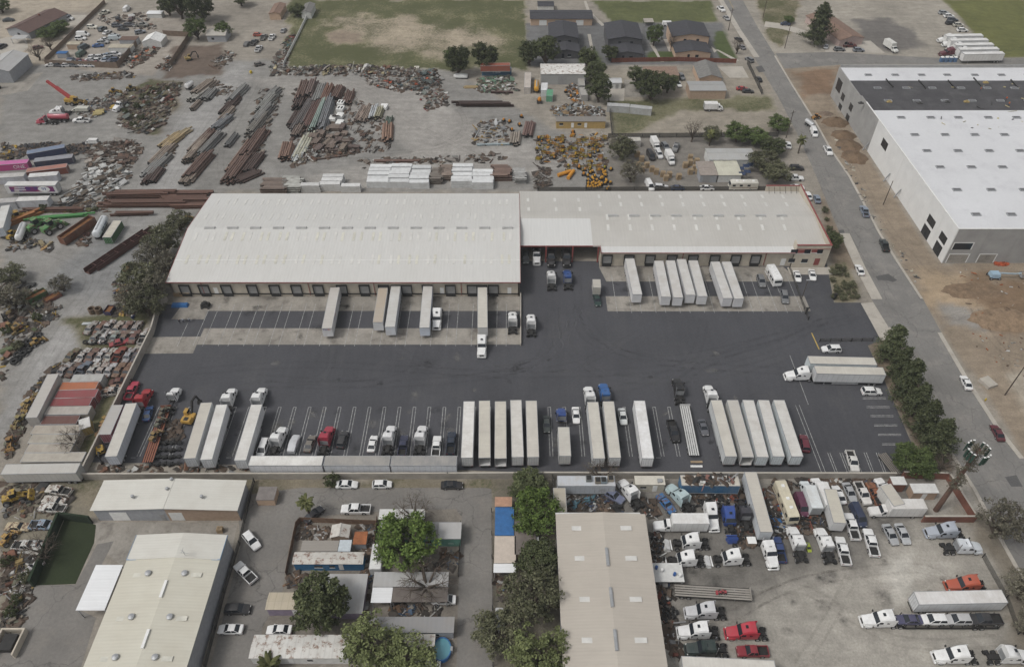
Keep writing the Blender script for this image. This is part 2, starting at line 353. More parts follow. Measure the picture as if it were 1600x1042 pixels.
at = N(t, 'ShaderNodeAttribute'); at.attribute_name = 'soil'
c = mulc(t, at.outputs['Color'], mapr(t, noise_n(t, 0.045, 6, 0.65, P), 0.3, 0.7, 0.80, 1.18))
c = mulc(t, c, mapr(t, noise_n(t, 0.32, 6, 0.7, P), 0.3, 0.7, 0.80, 1.18))
fine = noise_n(t, 2.2, 4, 0.8, P); c = mulc(t, c, mapr(t, fine, 0.3, 0.7, 0.80, 1.2))
st = N(t, 'ShaderNodeMapping'); st.inputs['Scale'].default_value = (0.09, 0.5, 1); st.inputs['Rotation'].default_value = (0, 0, 0.35); t.links.new(P, st.inputs[0])
c = mulc(t, c, mapr(t, noise_n(t, 1.0, 4, 0.6, st.outputs[0]), 0.35, 0.7, 1.08, 0.90))
mx = N(t, 'ShaderNodeMix'); mx.inputs[0].default_value = .42; t.links.new(noise_n(t, 0.9, 6, 0.85, P), mx.inputs[2]); t.links.new(noise_n(t, 0.07, 4, 0.6, P), mx.inputs[3]); wn = mx.outputs[0]; ad = N(t, 'ShaderNodeMath', operation='MULTIPLY_ADD'); t.links.new(at.outputs['Alpha'], ad.inputs[0]); ad.inputs[1].default_value = 0.27; t.links.new(wn, ad.inputs[2])
c = mulc(t, c, mapr(t, ad.outputs[0], 0.64, 0.76, 0, 0.8), 'MIX', (0.058, 0.068, 0.028))
t.links.new(c, b.inputs['Base Color']); bump(t, b, fine, 0.06, 0.5)
me.materials.append(m); tag(ob('ground', me), kind='structure')

# ---------------------------------------------------------------- paved sheets
M['asphalt'] = ground_mat('sealed_asphalt', (0.058, 0.0585, 0.066), 0.18, 0.16, 0.85, (0.070, 0.070, 0.075), 0.035, 0.0, True)
M['asphalt_old'] = ground_mat('old_asphalt', (0.18, 0.173, 0.163), 0.16, 0.13, 0.92, (0.25, 0.235, 0.215), 0.07, 0.35)
M['asphalt_lane'] = ground_mat('worn_lane_asphalt', (0.18, 0.170, 0.157), 0.18, 0.15, 0.92, (0.20, 0.185, 0.165), 0.09, 0.35)
M['concrete'] = ground_mat('stained_concrete', (0.27, 0.25, 0.22), 0.22, 0.14, 0.9, (0.13, 0.115, 0.10), 0.11, 0.0, True)
M['concrete_light'] = ground_mat('pale_concrete', (0.40, 0.37, 0.325), 0.12, 0.1, 0.9, (0.30, 0.275, 0.24), 0.12)
M['turf'] = ground_mat('dark_turf', (0.022, 0.032, 0.011), 0.15, 0.2, 0.95, None, 0.2)
M['bare_patch'] = ground_mat('asphalt_patch', (0.085, 0.083, 0.082), 0.2, 0.15, 0.9)
def sheet(name, pts, z, mat, parent=None, th=0.0, m=False):
 mb = MB(); Q = [(p[0], p[1]) if m else G(*p)[:2] for p in pts]
 n = len(Q)
 if th: mb.poly(Q, z - th, z)
 else: mb.add([(p[0], p[1], z) for p in Q], [tuple(range(n))])
 # upward normal
 A = sum(Q[i][0]*Q[(i+1)%n][1] - Q[(i+1)%n][0]*Q[i][1] for i in range(n))
 if A < 0: mb.f = [f[::-1] for f in mb.f]
 o = mb.build(name, mat, parent)
 if not parent: tag(o, kind='structure')
 return o
yard = sheet('yard_pavement', [(143,722),(252,476),(812,459),(812,408),(938,408),(938,416),(1232,416),(1292,412),(1303,473),(1346,473),(1376,532),(1356,540),(1380,590),(1424,692),(1404,735),(1398,743),(860,739),(716,734),(388,726)], 0.02, M['asphalt'])
def ytoY(y, z=0): return G(800, y, z).y
Yd = [ytoY(v) for v in (461.5, 486, 513, 538.5)]
sheet('dock_apron', [(-91, ytoY(486)), (-91, Yd[0]+1), (2.2, Yd[0]+1), (2.2, Yd[1]), (-84, Yd[1])], 0.04, M['concrete'], m=True)
sheet('dock_apron', [(-93, ytoY(499)), (-91.2, ytoY(462)), (-84.05, ytoY(486)+3), (-84.05, ytoY(499))], 0.036, M['concrete'], m=True)
sheet('dock_pad', [(-83, Yd[2]), (2.2, Yd[2]), (2.2, Yd[3]), (-83, Yd[3])], 0.04, M['concrete'], m=True)
sheet('dock_pad', [(-98.5, ytoY(527)), (-83.05, ytoY(526)), (-83.05, ytoY(552)), (-99.5, ytoY(553))], 0.04, M['concrete'], m=True)
Ye = [ytoY(v) for v in (417, 440, 463, 486.5)]
sheet('dock_apron', [(25.6, Ye[0]), (80, Ye[0]), (83, Ye[1]), (27.2, Ye[1])], 0.04, M['concrete'], m=True)
sheet('dock_pad', [(26.4, Ye[2]), (82.5, Ye[2]), (82.5, Ye[3]), (26.4, Ye[3])], 0.04, M['concrete'], m=True)
road = sheet('road', [(1106,-40),(1122,0),(1150,48),(1178,90),(1215,150),(1245,208),(1274,272),(1312,365),(1336,418),(1362,468),(1388,512),(1408,530),(1442,615),(1478,700),(1520,765),(1562,845),(1590,895),(1680,1080),(1760,1080),(1720,960),(1600,716),(1562,668),(1518,600),(1471,520),(1442,467),(1411,420),(1376,365),(1348,312),(1328,275),(1300,235),(1276,192),(1240,135),(1212,88),(1185,45),(1160,0),(1140,-40)], 0.022, M['asphalt_old'])
sheet('cross_road', [(1212,84),(1300,82),(1480,92),(1700,90),(1700,103),(1480,100),(1320,101),(1226,108)], 0.030, M['asphalt_old'])
def strip(pts, wid, side):
 Q = [G(*p) for p in pts]; out = []
 for i, p in enumerate(Q):
  d = (Q[min(i+1, len(Q)-1)] - Q[max(i-1, 0)]).normalized(); n = Vector((d.y, -d.x, 0)) * side
  out.append(p + n * wid)
 return Q, out
def kerb(name, pts, wid, side, z=0.13, mat=None, parent=None):
 Q, O = strip(pts, wid, side); mb = MB()
 for i in range(len(Q) - 1):
  L = [Q[i], Q[i+1], O[i+1], O[i]]; mb.hexa([(p.x, p.y, -0.05) for p in L], [(p.x, p.y, z) for p in L])
 o = mb.build(name, mat or M['concrete_light'])
 return tag(o, kind='structure')
kerb('sidewalk', [(1312,365),(1336,418),(1362,468)], 3.0, -1, 0.14)
kerb('sidewalk', [(1122,0),(1150,48),(1178,90)], 2.4, -1, 0.14)
kerb('kerb', [(1442,615),(1478,700),(1520,765),(1562,845),(1590,895),(1650,1020)], 0.8, -1, 0.14)
kerb('kerb', [(1212,88),(1240,135),(1276,192),(1300,235),(1328,275),(1348,312),(1376,365),(1411,420),(1442,467)], 0.7, 1, 0.13)
kerb('sidewalk', [(1471,520),(1518,600),(1562,668),(1600,716)], 1.1, 1, 0.13)
kerb('kerb', [(1388,512),(1408,530),(1442,615)], 0.5, -1, 0.13)
sheet('driveway_apron', [(1345,474),(1364,472),(1390,514),(1404,530),(1377,532)], 0.032, M['concrete_light'])
for P in ([(1368,432),(1388,428),(1402,438),(1395,441),(1384,438),(1372,438)], [(1570,745),(1588,742),(1598,760),(1580,760)], [(1310,360),(1318,359),(1320,364),(1312,365)], [(1180,105),(1190,103),(1196,112),(1186,114)]):
 sheet('asphalt_patch', P, 0.028, M['bare_patch'], road)
# paint on the road
mb = MB(); a = G(1139, 0); c2 = G(1146, 14); mb.bar((a.x, a.y, .03), (c2.x, c2.y, .03), .14, .004); mb.build('centre_line', M['yline'], road)
# home park lanes
sheet('lane', [(388,772),(470,762),(760,762),(768,764),(772,1080),(712,1080),(718,860),(722,808),(712,795),(560,800),(470,810),(452,850),(440,930),(410,980),(395,1080),(318,1080),(350,960),(376,850),(372,800)], 0.022, M['asphalt_lane'])
sheet('parking_court', [(55,914),(118,913),(152,850),(178,845),(160,880),(120,950),(150,965),(115,1080),(-20,1080),(5,1000)], 0.022, M['asphalt_lane'])
sheet('loading_court', [(150,816),(372,816),(352,905),(215,905),(150,850)], 0.018, M['concrete'])
sheet('lawn', [(102,809),(142,817),(150,820),(147,848),(118,912),(56,914)], 0.034, M['turf'])
sheet('concrete_pad', [(12,58),(42,60),(44,76),(28,85),(-10,84),(-10,65)], 0.026, M['concrete_light'])
sheet('concrete_pad', [(92,24),(136,24),(128,40),(92,40)], 0.026, M['concrete_light'])
sheet('concrete_pad', [(0,125),(68,113),(44,142),(0,150)], 0.024, M['concrete'])
sheet('driveway', [(1285,70),(1360,64),(1382,83),(1290,82)], 0.026, M['concrete_light'])
sheet('driveway', [(1196,34),(1225,38),(1258,48),(1252,54),(1222,46),(1194,42)], 0.026, M['concrete_light'])
sheet('walkway', [(1037,62),(1048,62),(1058,81),(1045,81)], 0.026, M['concrete_light'])
sheet('walkway', [(1111,72),(1120,80),(1116,83)], 0.026, M['concrete_light'])
sheet('walkway', [(912,2),(916,2),(922,18),(945,40),(940,41),(918,20)], 0.026, M['concrete_light'])
sheet('driveway', [(1122,105),(1160,104),(1170,122),(1140,122)], 0.026, M['concrete_light'])
sheet('concrete_pad', [(944,138),(976,138),(975,158),(946,158)], 0.026, M['concrete_light'])
sheet('yard_slab', [(975,125),(1012,125),(1010,152),(976,152)], 0.022, M['concrete'])
for i, P in enumerate(([(1014,68),(1020,66),(1034,95),(1038,97),(1032,97)], [(918,54),(923,54),(928,82),(924,84)], [(1118,78),(1122,78),(1155,95),(1150,97)])):
 sheet('footpath', P, 0.028, M['concrete_light'])

# painted stall lines, each a part of the pavement
lm = {}
def line(x0, y0, x1, y1, wd=0.13, z=0.046, mat='line'):
 L = math.hypot(x1-x0, y1-y0); k = (round(L, 1), wd, mat)
 if k not in lm: lm[k] = MB().box(-wd/2, wd/2, -L/2, L/2, 0, 0.003).mesh('stall_line', M[mat])
 ob('stall_line', lm[k], yard, ((x0+x1)/2, (y0+y1)/2, z), -math.atan2(x1-x0, y1-y0))
x = -88.0; k = 0
while x < 1.5:
 line(x, ytoY(475) if x > -84 else ytoY(505), x + 0.0, ytoY(541)); x += 2.55 if k % 2 else 4.1; k += 1
x = 29.0; k = 0
while x < 81:
 line(x, ytoY(430), x, ytoY(489)); x += 2.7 if k % 2 else 4.0; k += 1
x0 = G(439, 636).x - 3.66 * 8
for k in range(36):
 x = x0 + 3.63 * k + 0.0
 if x > G(1250, 636).x: break
 line(x - .33, ytoY(636), x - .33, ytoY(713), z=0.026); line(x + .33, ytoY(636), x + .33, ytoY(713), z=0.026)
 line(x - .33, ytoY(636), x + .33, ytoY(636), z=0.030)
 if k % 3 == 0: line(x - 1.6, ytoY(715), x - .5, ytoY(715), z=0.026)
a, c2 = G(1243, 633), G(1284, 739)
for dx in (0, 0.9): line(a.x + dx, a.y, c2.x + dx, c2.y, z=0.026)
for y in (621, 635, 649, 663.5, 678, 693):
 xr = 1384 + (y - 621) * 0.42
 for dy in (0, 2): p, q = G(xr - 36, y + dy), G(xr, y + dy); line(p.x, p.y, q.x, q.y, z=0.026)
for x in (1293, 1312, 1331, 1350, 1369):
 for dx in (0, 3.5): p, q = G(x + dx, 707), G(x + dx + 12, 738); line(p.x, p.y, q.x, q.y, z=0.026)
p, q = G(1234, 555), G(1263, 632); line(p.x, p.y, q.x, q.y, z=0.026)
p, q = G(1268, 520), G(1280, 546); line(p.x, p.y, q.x, q.y, 0.3, z=0.026, mat='yline')

# ---------------------------------------------------------------- masonry walls and fences
def wallrun(name, pts, h, th, mat, label, cat='wall', cap=None, post=None, z0=0.0):
 P = [G(*p) for p in pts]; c = sum(P, Vector()) / len(P); root = empty(name, (c.x, c.y, 0)); tag(root, label, cat)
 mb = MB(); cb = MB()
 for a, b2 in zip(P, P[1:]):
  a = a - c; b2 = b2 - c; d = (b2 - a).normalized() * (th / 2 * 0.9)
  mb.bar((a.x - d.x, a.y - d.y, z0 + h/2), (b2.x + d.x, b2.y + d.y, z0 + h/2), th, h)
  if cap: cb.bar((a.x - d.x, a.y - d.y, h + .04), (b2.x + d.x, b2.y + d.y, h + .04), th + .08, .08)
 mb.build('wall_panel' if cat == 'wall' else 'fence_panel', mat, root)
 if cap: cb.build('coping', cap, root)
 if post:
  pm = MB().box(-.07, .07, -.07, .07, 0, h + .15).mesh('post', M['black'])
  for a, b2 in zip(P, P[1:]):
   n = max(1, int((b2 - a).length / post))
   for i in range(n + 1): q = a.lerp(b2, i / n) - c; ob('post', pm, root, (q.x + .02, q.y - th/2 - .06, 0))
 return root
M['coping'] = flat('wall_coping', (0.42, 0.39, 0.34), 0.9, 0, 0.2, 0.5, 'pos')
wallrun('block_wall', [(131,747),(240,522),(249,488),(262,470)], 2.3, 0.3, M['conc'], 'concrete block wall between the junked cars and the truck yard', cap=M['coping'])
wallrun('block_wall', [(134,748.5),(700,747.5),(848,746.5),(1395,747.5)], 2.1, 0.3, M['conc'], 'long concrete block wall along the near side of the truck yard', cap=M['coping'])
M['brickred'] = flat('red_brick', (0.20, 0.085, 0.06), 0.9, 0, 0.3, 0.8, 'pos')
wallrun('brick_wall', [(1408,746),(1478,748),(1520,815),(1440,815)], 2.2, 0.3, M['brickred'], 'red brick wall round the cell tower compound', cap=M['coping'])
wallrun('dock_wall', [(813.5,461),(813.5,540)], 1.0, 0.25, M['coping'], 'low pale wall beside the dock next to two bobtail trucks')
M['woodf'] = flat('brown_fence_boards', (0.19, 0.14, 0.105), 0.9, 0, 0.35, 0.8, 'pos')
M['redf'] = flat('redwood_fence_boards', (0.17, 0.06, 0.04), 0.9, 0, 0.4, 0.8, 'pos')
def boardfence(name, pts, h, mat, label, bw=1.4):
 P = [G(*p) for p in pts]; c = sum(P, Vector()) / len(P); root = empty(name, (c.x, c.y, 0)); tag(root, label, 'fence')
 bm = {}
 for a, b2 in zip(P, P[1:]):
  n = max(1, round((b2 - a).length / bw)); d = (b2 - a) / n; rz = -math.atan2(d.x, d.y); k = round(d.length, 2)
  if k not in bm: bm[k] = MB().box(-.03, .03, -k/2 + .02, k/2 - .02, 0, h).mesh('board_panel', mat)
  for i in range(n):
   q = a + d * (i + .5) - c; ob('board_panel', bm[k], root, (q.x, q.y, rnd.uniform(-.06, .03)), rz + rnd.uniform(-.02, .02))
 return root
boardfence('board_fence', [(165,6),(118,52),(72,98)], 2.0, M['woodf'], 'brown board fence between the house with maroon roof and the crowded car lot')
boardfence('board_fence', [(72,103),(185,107),(215,72)], 2.6, M['woodf'], 'tall brown board fence in front of the packed car rows', 2.0)
boardfence('board_fence', [(268,104),(298,58),(256,56)], 2.4, M['woodf'], 'brown board fence along the dark bare plot with a small digger')
boardfence('board_fence', [(955,98),(1060,96),(1150,99)], 1.9, M['redf'], 'red board fence behind the three duplex houses', 2.4)
boardfence('board_fence', [(448,900),(464,822),(470,815),(590,820)], 1.8, M['wood'], 'dark board fence round the blue mobile home', 1.8)
boardfence('board_fence', [(590,812),(586,852)], 1.8, M['wood'], 'short dark board fence between the blue and the teal mobile homes')
wallrun('white_fence', [(443,104),(485,18)], 1.5, 0.12, M['white'], 'white fence running up beside the green field', 'fence')
wallrun('chain_fence', [(1167,100),(1190,148)], 2.0, 0.08, M['mesh'], 'dark mesh fence beside the kerb at the tan house', 'fence', post=5)
wallrun('chain_fence', [(950,216),(1215,214)], 1.9, 0.08, M['mesh'], 'dark mesh fence below the empty gravel lot', 'fence', post=6)
wallrun('chain_fence', [(950,150),(956,214)], 2.0, 0.08, M['mesh'], 'dark mesh fence between the yellow barricades and the empty gravel lot', 'fence', post=6)
wallrun('chain_fence', [(840,299),(1215,297.5)], 1.6, 0.08, M['mesh'], 'black mesh fence tight behind the warehouse right section', 'fence', post=8)
wallrun('chain_fence', [(1280,534),(1362,533)], 1.2, 0.05, M['wire'], 'black gate rail beside the white parked wagon', 'fence', post=2.6)
wallrun('chain_fence', [(1233,420),(1262,500)], 1.2, 0.08, M['wire'], 'steel rail between the dock parking and the office parking', 'fence', post=4)
wallrun('hedge_screen', [(97,812),(54,915)], 2.6, 0.5, flat('dark_green_screen', (0.016, 0.032, 0.014), 0.95, 0, 0.5, 1.5), 'dark green screened fence along the left of the small lawn', 'fence')
wallrun('hedge_screen', [(100,811),(144,817)], 2.6, 0.4, flat('dark_green_mesh', (0.016, 0.03, 0.014), 0.95, 0, 0.5, 1.5), 'dark green screened fence at the top of the small lawn', 'fence')
wallrun('chain_fence', [(398,752),(375,850),(352,925),(322,1042)], 1.5, 0.08, M['mesh'], 'mesh fence along the narrow dirt strip beside the cream roofed shed', 'fence', post=5)
wallrun('chain_fence', [(768,800),(770,1040)], 1.6, 0.06, M['wire'], 'wire fence along the right side of the park lane', 'fence', post=5)
wallrun('chain_fence', [(720,820),(716,900)], 1.6, 0.06, M['mesh'], 'wire fence between the teal mobile home and the lane', 'fence', post=4)
wallrun('chain_fence', [(1534,870),(1570,935),(1590,990)], 1.5, 0.05, M['wire'], 'wire fence at the right edge of the repair lot', 'fence', post=5)
wallrun('chain_fence', [(862,745),(868,790)], 1.8, 0.1, M['mesh'], 'grey mesh fence at the left end of the repair lot', 'fence', post=4)
# tyre marks, ruts and stains lying on the paving and the dirt
def marks(pts, mat, parent, z, gauge=1.9, wd=.32):
 for side in (-gauge/2, gauge/2):
  Q, O = strip(pts, side, 1); A, B_ = [], []; C_ = [G(*p) for p in pts]
  # smooth the run with a spline through the points
  P = []
  for i in range(len(O) - 1):
   p0, p1, p2, p3 = O[max(i-1, 0)], O[i], O[i+1], O[min(i+2, len(O)-1)]
   for k in range(8):
    t = k/8; P.append(.5*((2*p1) + (p2-p0)*t + (2*p0-5*p1+4*p2-p3)*t*t + (3*p1-p0-3*p2+p3)*t*t*t))
  P.append(O[-1]); V = []
  for i, p in enumerate(P):
   d = (P[min(i+1, len(P)-1)] - P[max(i-1, 0)]).normalized(); n = Vector((d.y, -d.x, 0))*wd/2; V += [(p.x-n.x, p.y-n.y, z), (p.x+n.x, p.y+n.y, z)]
  MB().add(V, [(2*i, 2*i+1, 2*i+3, 2*i+2) for i in range(len(P)-1)]).build('tyre_mark', M[mat], parent)
gnd = bpy.data.objects['ground']
for i, pts in enumerate(([(860,470),(855,540),(800,580),(600,600),(400,590)], [(880,480),(890,545),(960,590),(1100,590),(1220,560)], [(900,470),(920,530),(1040,560),(1200,530),(1330,500)], [(753,560),(790,580),(900,570),(1000,520)], [(660,530),(640,580),(560,600),(420,600)], [(1100,500),(1080,560),(1000,600),(930,610)], [(1290,500),(1200,545),(1050,575),(800,585),(500,570),(300,580)], [(520,545),(500,590),(380,605)], [(1060,600),(1120,560),(1260,510),(1340,495)], [(870,420),(868,500),(875,560)], [(900,430),(915,500),(1000,560),(1230,580)], [(620,545),(700,580),(850,560),(905,480)])):
 marks(pts, ('tmark', 'gmark')[i % 2], yard, .031 + .0012*i, 2.1, .8)
for i, pts in enumerate(([(1150,20),(1205,110),(1270,230),(1330,360),(1390,460),(1440,550),(1500,650),(1580,780)], [(1135,20),(1190,110),(1255,230),(1315,350),(1365,440),(1420,540),(1480,660),(1560,800)], [(1440,520),(1410,490),(1370,495)])): marks(pts, 'tmark', road, .034 + .002*i, 1.8, .3)
for i, pts in enumerate(([(1320,160),(1300,175),(1340,270),(1400,370),(1470,440),(1560,450)], [(1600,520),(1530,490),(1490,440),(1450,420)], [(1600,560),(1560,540),(1520,470),(1560,430)], [(1600,470),(1540,480),(1480,500)], [(1600,620),(1570,560),(1580,480)], [(1080,1000),(1200,930),(1300,900),(1450,890),(1540,960)], [(1250,1040),(1300,960),(1330,900)], [(1150,960),(1250,920),(1400,1000),(1560,1000)], [(1020,990),(1230,900),(1330,880)], [(40,640),(100,530),(160,440),(200,330),(260,220),(340,125),(430,122),(560,135),(640,190),(760,250)], [(20,620),(80,520),(140,430),(60,390)], [(350,290),(345,240),(370,190),(400,130)], [(440,280),(460,255),(620,245),(720,210),(700,160),(560,125)], [(260,290),(290,240),(330,180),(370,130)], [(600,240),(700,225),(800,180),(840,175)], [(960,190),(1060,195),(1150,180),(1200,190)])): marks(pts, 'dmark', gnd, .008 + .0012*i, 2.0, .5)
st_m = {k: MB().add([(math.cos(a), math.sin(a), 0) for a in np.linspace(0, 6.283, 17)[:-1]], [tuple(range(16))]).mesh('stain', M[k]) for k in ('oil', 'pale')}
for i in range(130):
 px, py = (rnd.uniform(240, 1240), rnd.uniform(640, 715)) if i < 75 else ((rnd.uniform(280, 800), rnd.uniform(465, 535)) if i < 100 else ((rnd.uniform(950, 1230), rnd.uniform(425, 485)) if i < 115 else (rnd.uniform(300, 1200), rnd.uniform(545, 625))))
 o = ob('stain', st_m['pale' if i % 4 == 3 and i < 75 or i >= 122 else 'oil'], yard, (*G(px, py)[:2], .055 + .0003*i), rnd.uniform(0, 6)); s_ = rnd.uniform(.6, 1.7); o.scale = (s_, s_*rnd.uniform(.8, 2.4), 1)
for i in range(38): o = ob('stain', st_m['oil'], gnd, (*G(rnd.uniform(1030, 1480), rnd.uniform(770, 1000))[:2], .012 + .0003*i), rnd.uniform(0, 6)); s_ = rnd.uniform(.7, 2.2); o.scale = (s_, s_*rnd.uniform(.6, 1.6), 1)

# ---------------------------------------------------------------- vehicle prototypes (+Y is forward, origin on the ground)
WH = {}
def wheel(root, x, y, r=.33, wd=.22, rim=True):
 k = (r, wd)
 if k not in WH:
  WH[k] = (MB().cyl((-wd/2,0,0), (wd/2,0,0), r, 14).mesh('wheel', M['tyre'], 40), MB().cyl((-wd/2-.012,0,0), (wd/2+.012,0,0), r*.62, 10).mesh('rim', M['rim']))
 o = ob('wheel', WH[k][0], root, (x, y, r))
 if rim: ob('rim', WH[k][1], o)
 return o
def ring(y, w, z0, z1, zt, crown=.03):
 return [(-w*.94,y,z0),(w*.94,y,z0),(w,y,z0+(z1-z0)*.35),(w,y,z1),(w*.9,y,zt),(w*.5,y,zt+crown),(-w*.5,y,zt+crown),(-w*.9,y,zt),(-w,y,z1),(-w,y,z0+(z1-z0)*.35)]
def car_shape(L, W, H, belt, gh, nose=.62, tail=.85, wheel_r=.33, wb=.29, bed=None, winrow=None):
 """returns builders: paint body, roof, glass panes"""
 h = L/2; w = W/2; rb, rr, fr, fb = gh; body = MB(); z0 = .22
 y0 = -h if bed is None else bed[1]
 if bed is None: st = [(-h, w*.86, tail-.12, tail-.04), (-h+.12, w*.95, tail-.05, tail+.05), (rb, w, belt-.12, belt), (fb, w, belt-.12, belt), (h-.55, w*.97, nose+.02, nose+.14), (h-.12, w*.88, nose-.1, nose), (h, w*.74, nose-.22, nose-.16)]
 else: st = [(bed[1], w, belt-.12, belt), (fb, w, belt-.12, belt), (h-.5, w*.97, nose+.05, nose+.16), (h-.1, w*.92, nose-.05, nose+.04), (h, w*.85, nose-.2, nose-.12)]
 body.loft([ring(y, ww, z0, a, b2) for y, ww, a, b2 in st])
 if bed:
  a, c = bed
  body.box(-w, w, a, c, z0+.15, .62); body.box(-w, -w+.14, a, c, .62, belt-.02); body.box(w-.14, w, a, c, .62, belt-.02); body.box(-w+.14, w-.14, a, a+.1, .62, belt-.05)
  body.box(-w+.14, w-.14, a+.1, c-.01, .62, .66, 1)
 for y in (h*2*wb, -h*2*wb):
  for s in (-1, 1): body.cyl((s*(w-.05), y, wheel_r), (s*(w+.006), y, wheel_r), wheel_r*1.18, 14, m=1)
 body.box(-w*.9, w*.9, h-.02, h+.03, .28, .42, 1); body.box(-w*.9, w*.9, -h-.03, -h+.02, .28, .42, 1)
 wb_, wr = w*.92, w*.74; H0 = H - .05
 roof = MB(); roof.hexa([(-wr,rr,H0),(wr,rr,H0),(wr,fr,H0),(-wr,fr,H0)], [(-wr*.8,rr+.12,H),(wr*.8,rr+.12,H),(wr*.8,fr-.12,H),(-wr*.8,fr-.12,H)])
 for s in (-1, 1):   # pillars
  for (yb, yt) in ((rb, rr), (fb, fr), ((rb+fb)/2-.1, (rr+fr)/2-.05)):
   roof.bar((s*wb_, yb, belt-.03), (s*(wr+.005), yt, H0+.01), .09, .09)
 e = .004
 ws = MB().add([(-wb_,fb,belt-.02),(wb_,fb,belt-.02),(wr,fr,H0+e),(-wr,fr,H0+e)], [(0,1,2,3)][::1])
 rw = MB().add([(wb_,rb,belt-.02),(-wb_,rb,belt-.02),(-wr,rr,H0+e),(wr,rr,H0+e)], [(0,1,2,3)])
 sw = [MB().add([(s*wb_,rb,belt-.02),(s*wb_,fb,belt-.02),(s*wr,fr,H0+e),(s*wr,rr,H0+e)], [(0,1,2,3)]) for s in (-1, 1)]
 return body, roof, ws, rw, sw
CARS = {
 'sedan': dict(L=4.8, W=1.84, H=1.46, belt=.93, gh=(-1.8,-1.0,.3,1.15), nose=.70, tail=.92),
 'coupe': dict(L=4.6, W=1.86, H=1.36, belt=.90, gh=(-1.85,-.8,.2,1.05), nose=.68, tail=.92),
 'oldsedan': dict(L=5.2, W=1.92, H=1.42, belt=.90, gh=(-1.55,-1.0,.35,.95), nose=.78, tail=.84),
 'hatch': dict(L=4.3, W=1.8, H=1.55, belt=.97, gh=(-2.0,-1.55,.3,1.15), nose=.74, tail=1.0),
 'suv': dict(L=4.9, W=1.96, H=1.78, belt=1.10, gh=(-2.3,-2.0,.35,1.15), nose=.88, tail=1.08, wheel_r=.37),
 'wagon': dict(L=4.9, W=1.86, H=1.5, belt=.95, gh=(-2.25,-1.8,.3,1.15), nose=.72, tail=.98),
 'minivan': dict(L=5.1, W=1.98, H=1.76, belt=1.02, gh=(-2.45,-2.2,.75,1.75), nose=.80, tail=1.02),
 'pickup': dict(L=5.8, W=2.0, H=1.9, belt=1.14, gh=(-.85,-.65,.65,1.35), nose=.98, tail=1.1, wheel_r=.4, bed=(-2.9,-.9)),
 'longpickup': dict(L=6.3, W=2.04, H=1.95, belt=1.18, gh=(-.9,-.7,.85,1.6), nose=1.02, tail=1.1, wheel_r=.42, bed=(-3.15,-.95)),
 'van': dict(L=5.5, W=2.0, H=2.15, belt=1.2, gh=(-2.7,-2.62,1.2,1.9), nose=.95, tail=1.15, wheel_r=.36)}
for kind, p in CARS.items():
 for old in ((False, True) if kind in ('oldsedan', 'pickup', 'sedan', 'hatch') else (False,)):
  pm = M['oldpaint'] if old else M['paint']; root = empty('car')
  body, roof, ws, rw, sw = car_shape(**p); h = p['L']/2; w_ = p['W']/2; r = p.get('wheel_r', .33)
  paintpart(body.build('body', [pm, M['black']], root, smooth=35)); paintpart(roof.build('roof', pm, root, smooth=35))
  ws.build('windshield', M['glass'], root); rw.build('rear_window', M['glass'] if kind != 'van' else M['paint'], root)
  for s in sw: s.build('side_window', M['glass'] if kind != 'van' else M['paint'], root)
  if kind == 'van':
   for c in root.children:
    if c.name.startswith(('rear_window', 'side_window')): paintpart(c)
   for s in (-1, 1): MB().box(s*w_*.86, s*w_*.935, .35, 1.25, 1.25, 1.8, t=0).build('door_window', M['glass'], root)
  for s in (-1, 1):
   for y in (h*2*.29, -h*2*.29): wheel(root, s*(w_-.1), y, r)
   MB().box(s*w_*.58-.17, s*w_*.58+.17, h-.22, h-.02, p['nose']-.16, p['nose']-.02).build('headlight', M['lamp'], root)
   MB().box(s*w_*.68-.15, s*w_*.68+.15, -h-.015, -h+.1, p['tail']-.26, p['tail']-.1).build('taillight', M['tail'], root)
   paintpart(MB().box(s*(w_+.02)-.07, s*(w_+.02)+.07, p['gh'][3]-.28, p['gh'][3]-.12, p['belt'], p['belt']+.12).build('mirror', pm, root))
  PROTO[kind + ('_old' if old else '')] = root
  # small far-off version: one mesh
  far = MB(); far.v = list(body.v); far.f = list(body.f); far.m = list(body.m)
  far.add(roof.v, roof.f, 0)
  for g in (ws, rw, *sw): far.add(g.v, g.f, 2 if kind != 'van' or g is ws else 0)
  for s in (-1, 1):
   for y in (h*2*.29, -h*2*.29): far.cyl((s*(w_-.2), y, r), (s*(w_+.012), y, r), r, 10, m=1)
  f = far.build('car', [pm, M['black'], M['glass']], smooth=35); PAINTED.add(f.data.name); PROTO['far_' + kind + ('_old' if old else '')] = f
# car under a fitted cover
mb = MB(); mb.loft([ring(y, w2, .12, a, b2, .05) for y, w2, a, b2 in ((-2.5,.85,.75,.95),(-2.2,.95,.9,1.05),(-1.5,.97,1.0,1.3),(-.8,.96,1.2,1.5),(.3,.96,1.2,1.5),(1.0,.97,1.0,1.15),(1.9,.95,.8,.95),(2.4,.8,.5,.75))])
root = empty('covered_car'); paintpart(mb.build('cover', M['objc'], root, smooth=50))
for s in (-1, 1):
 for y in (1.45, -1.45): wheel(root, s*.86, y)
PROTO['covered'] = root

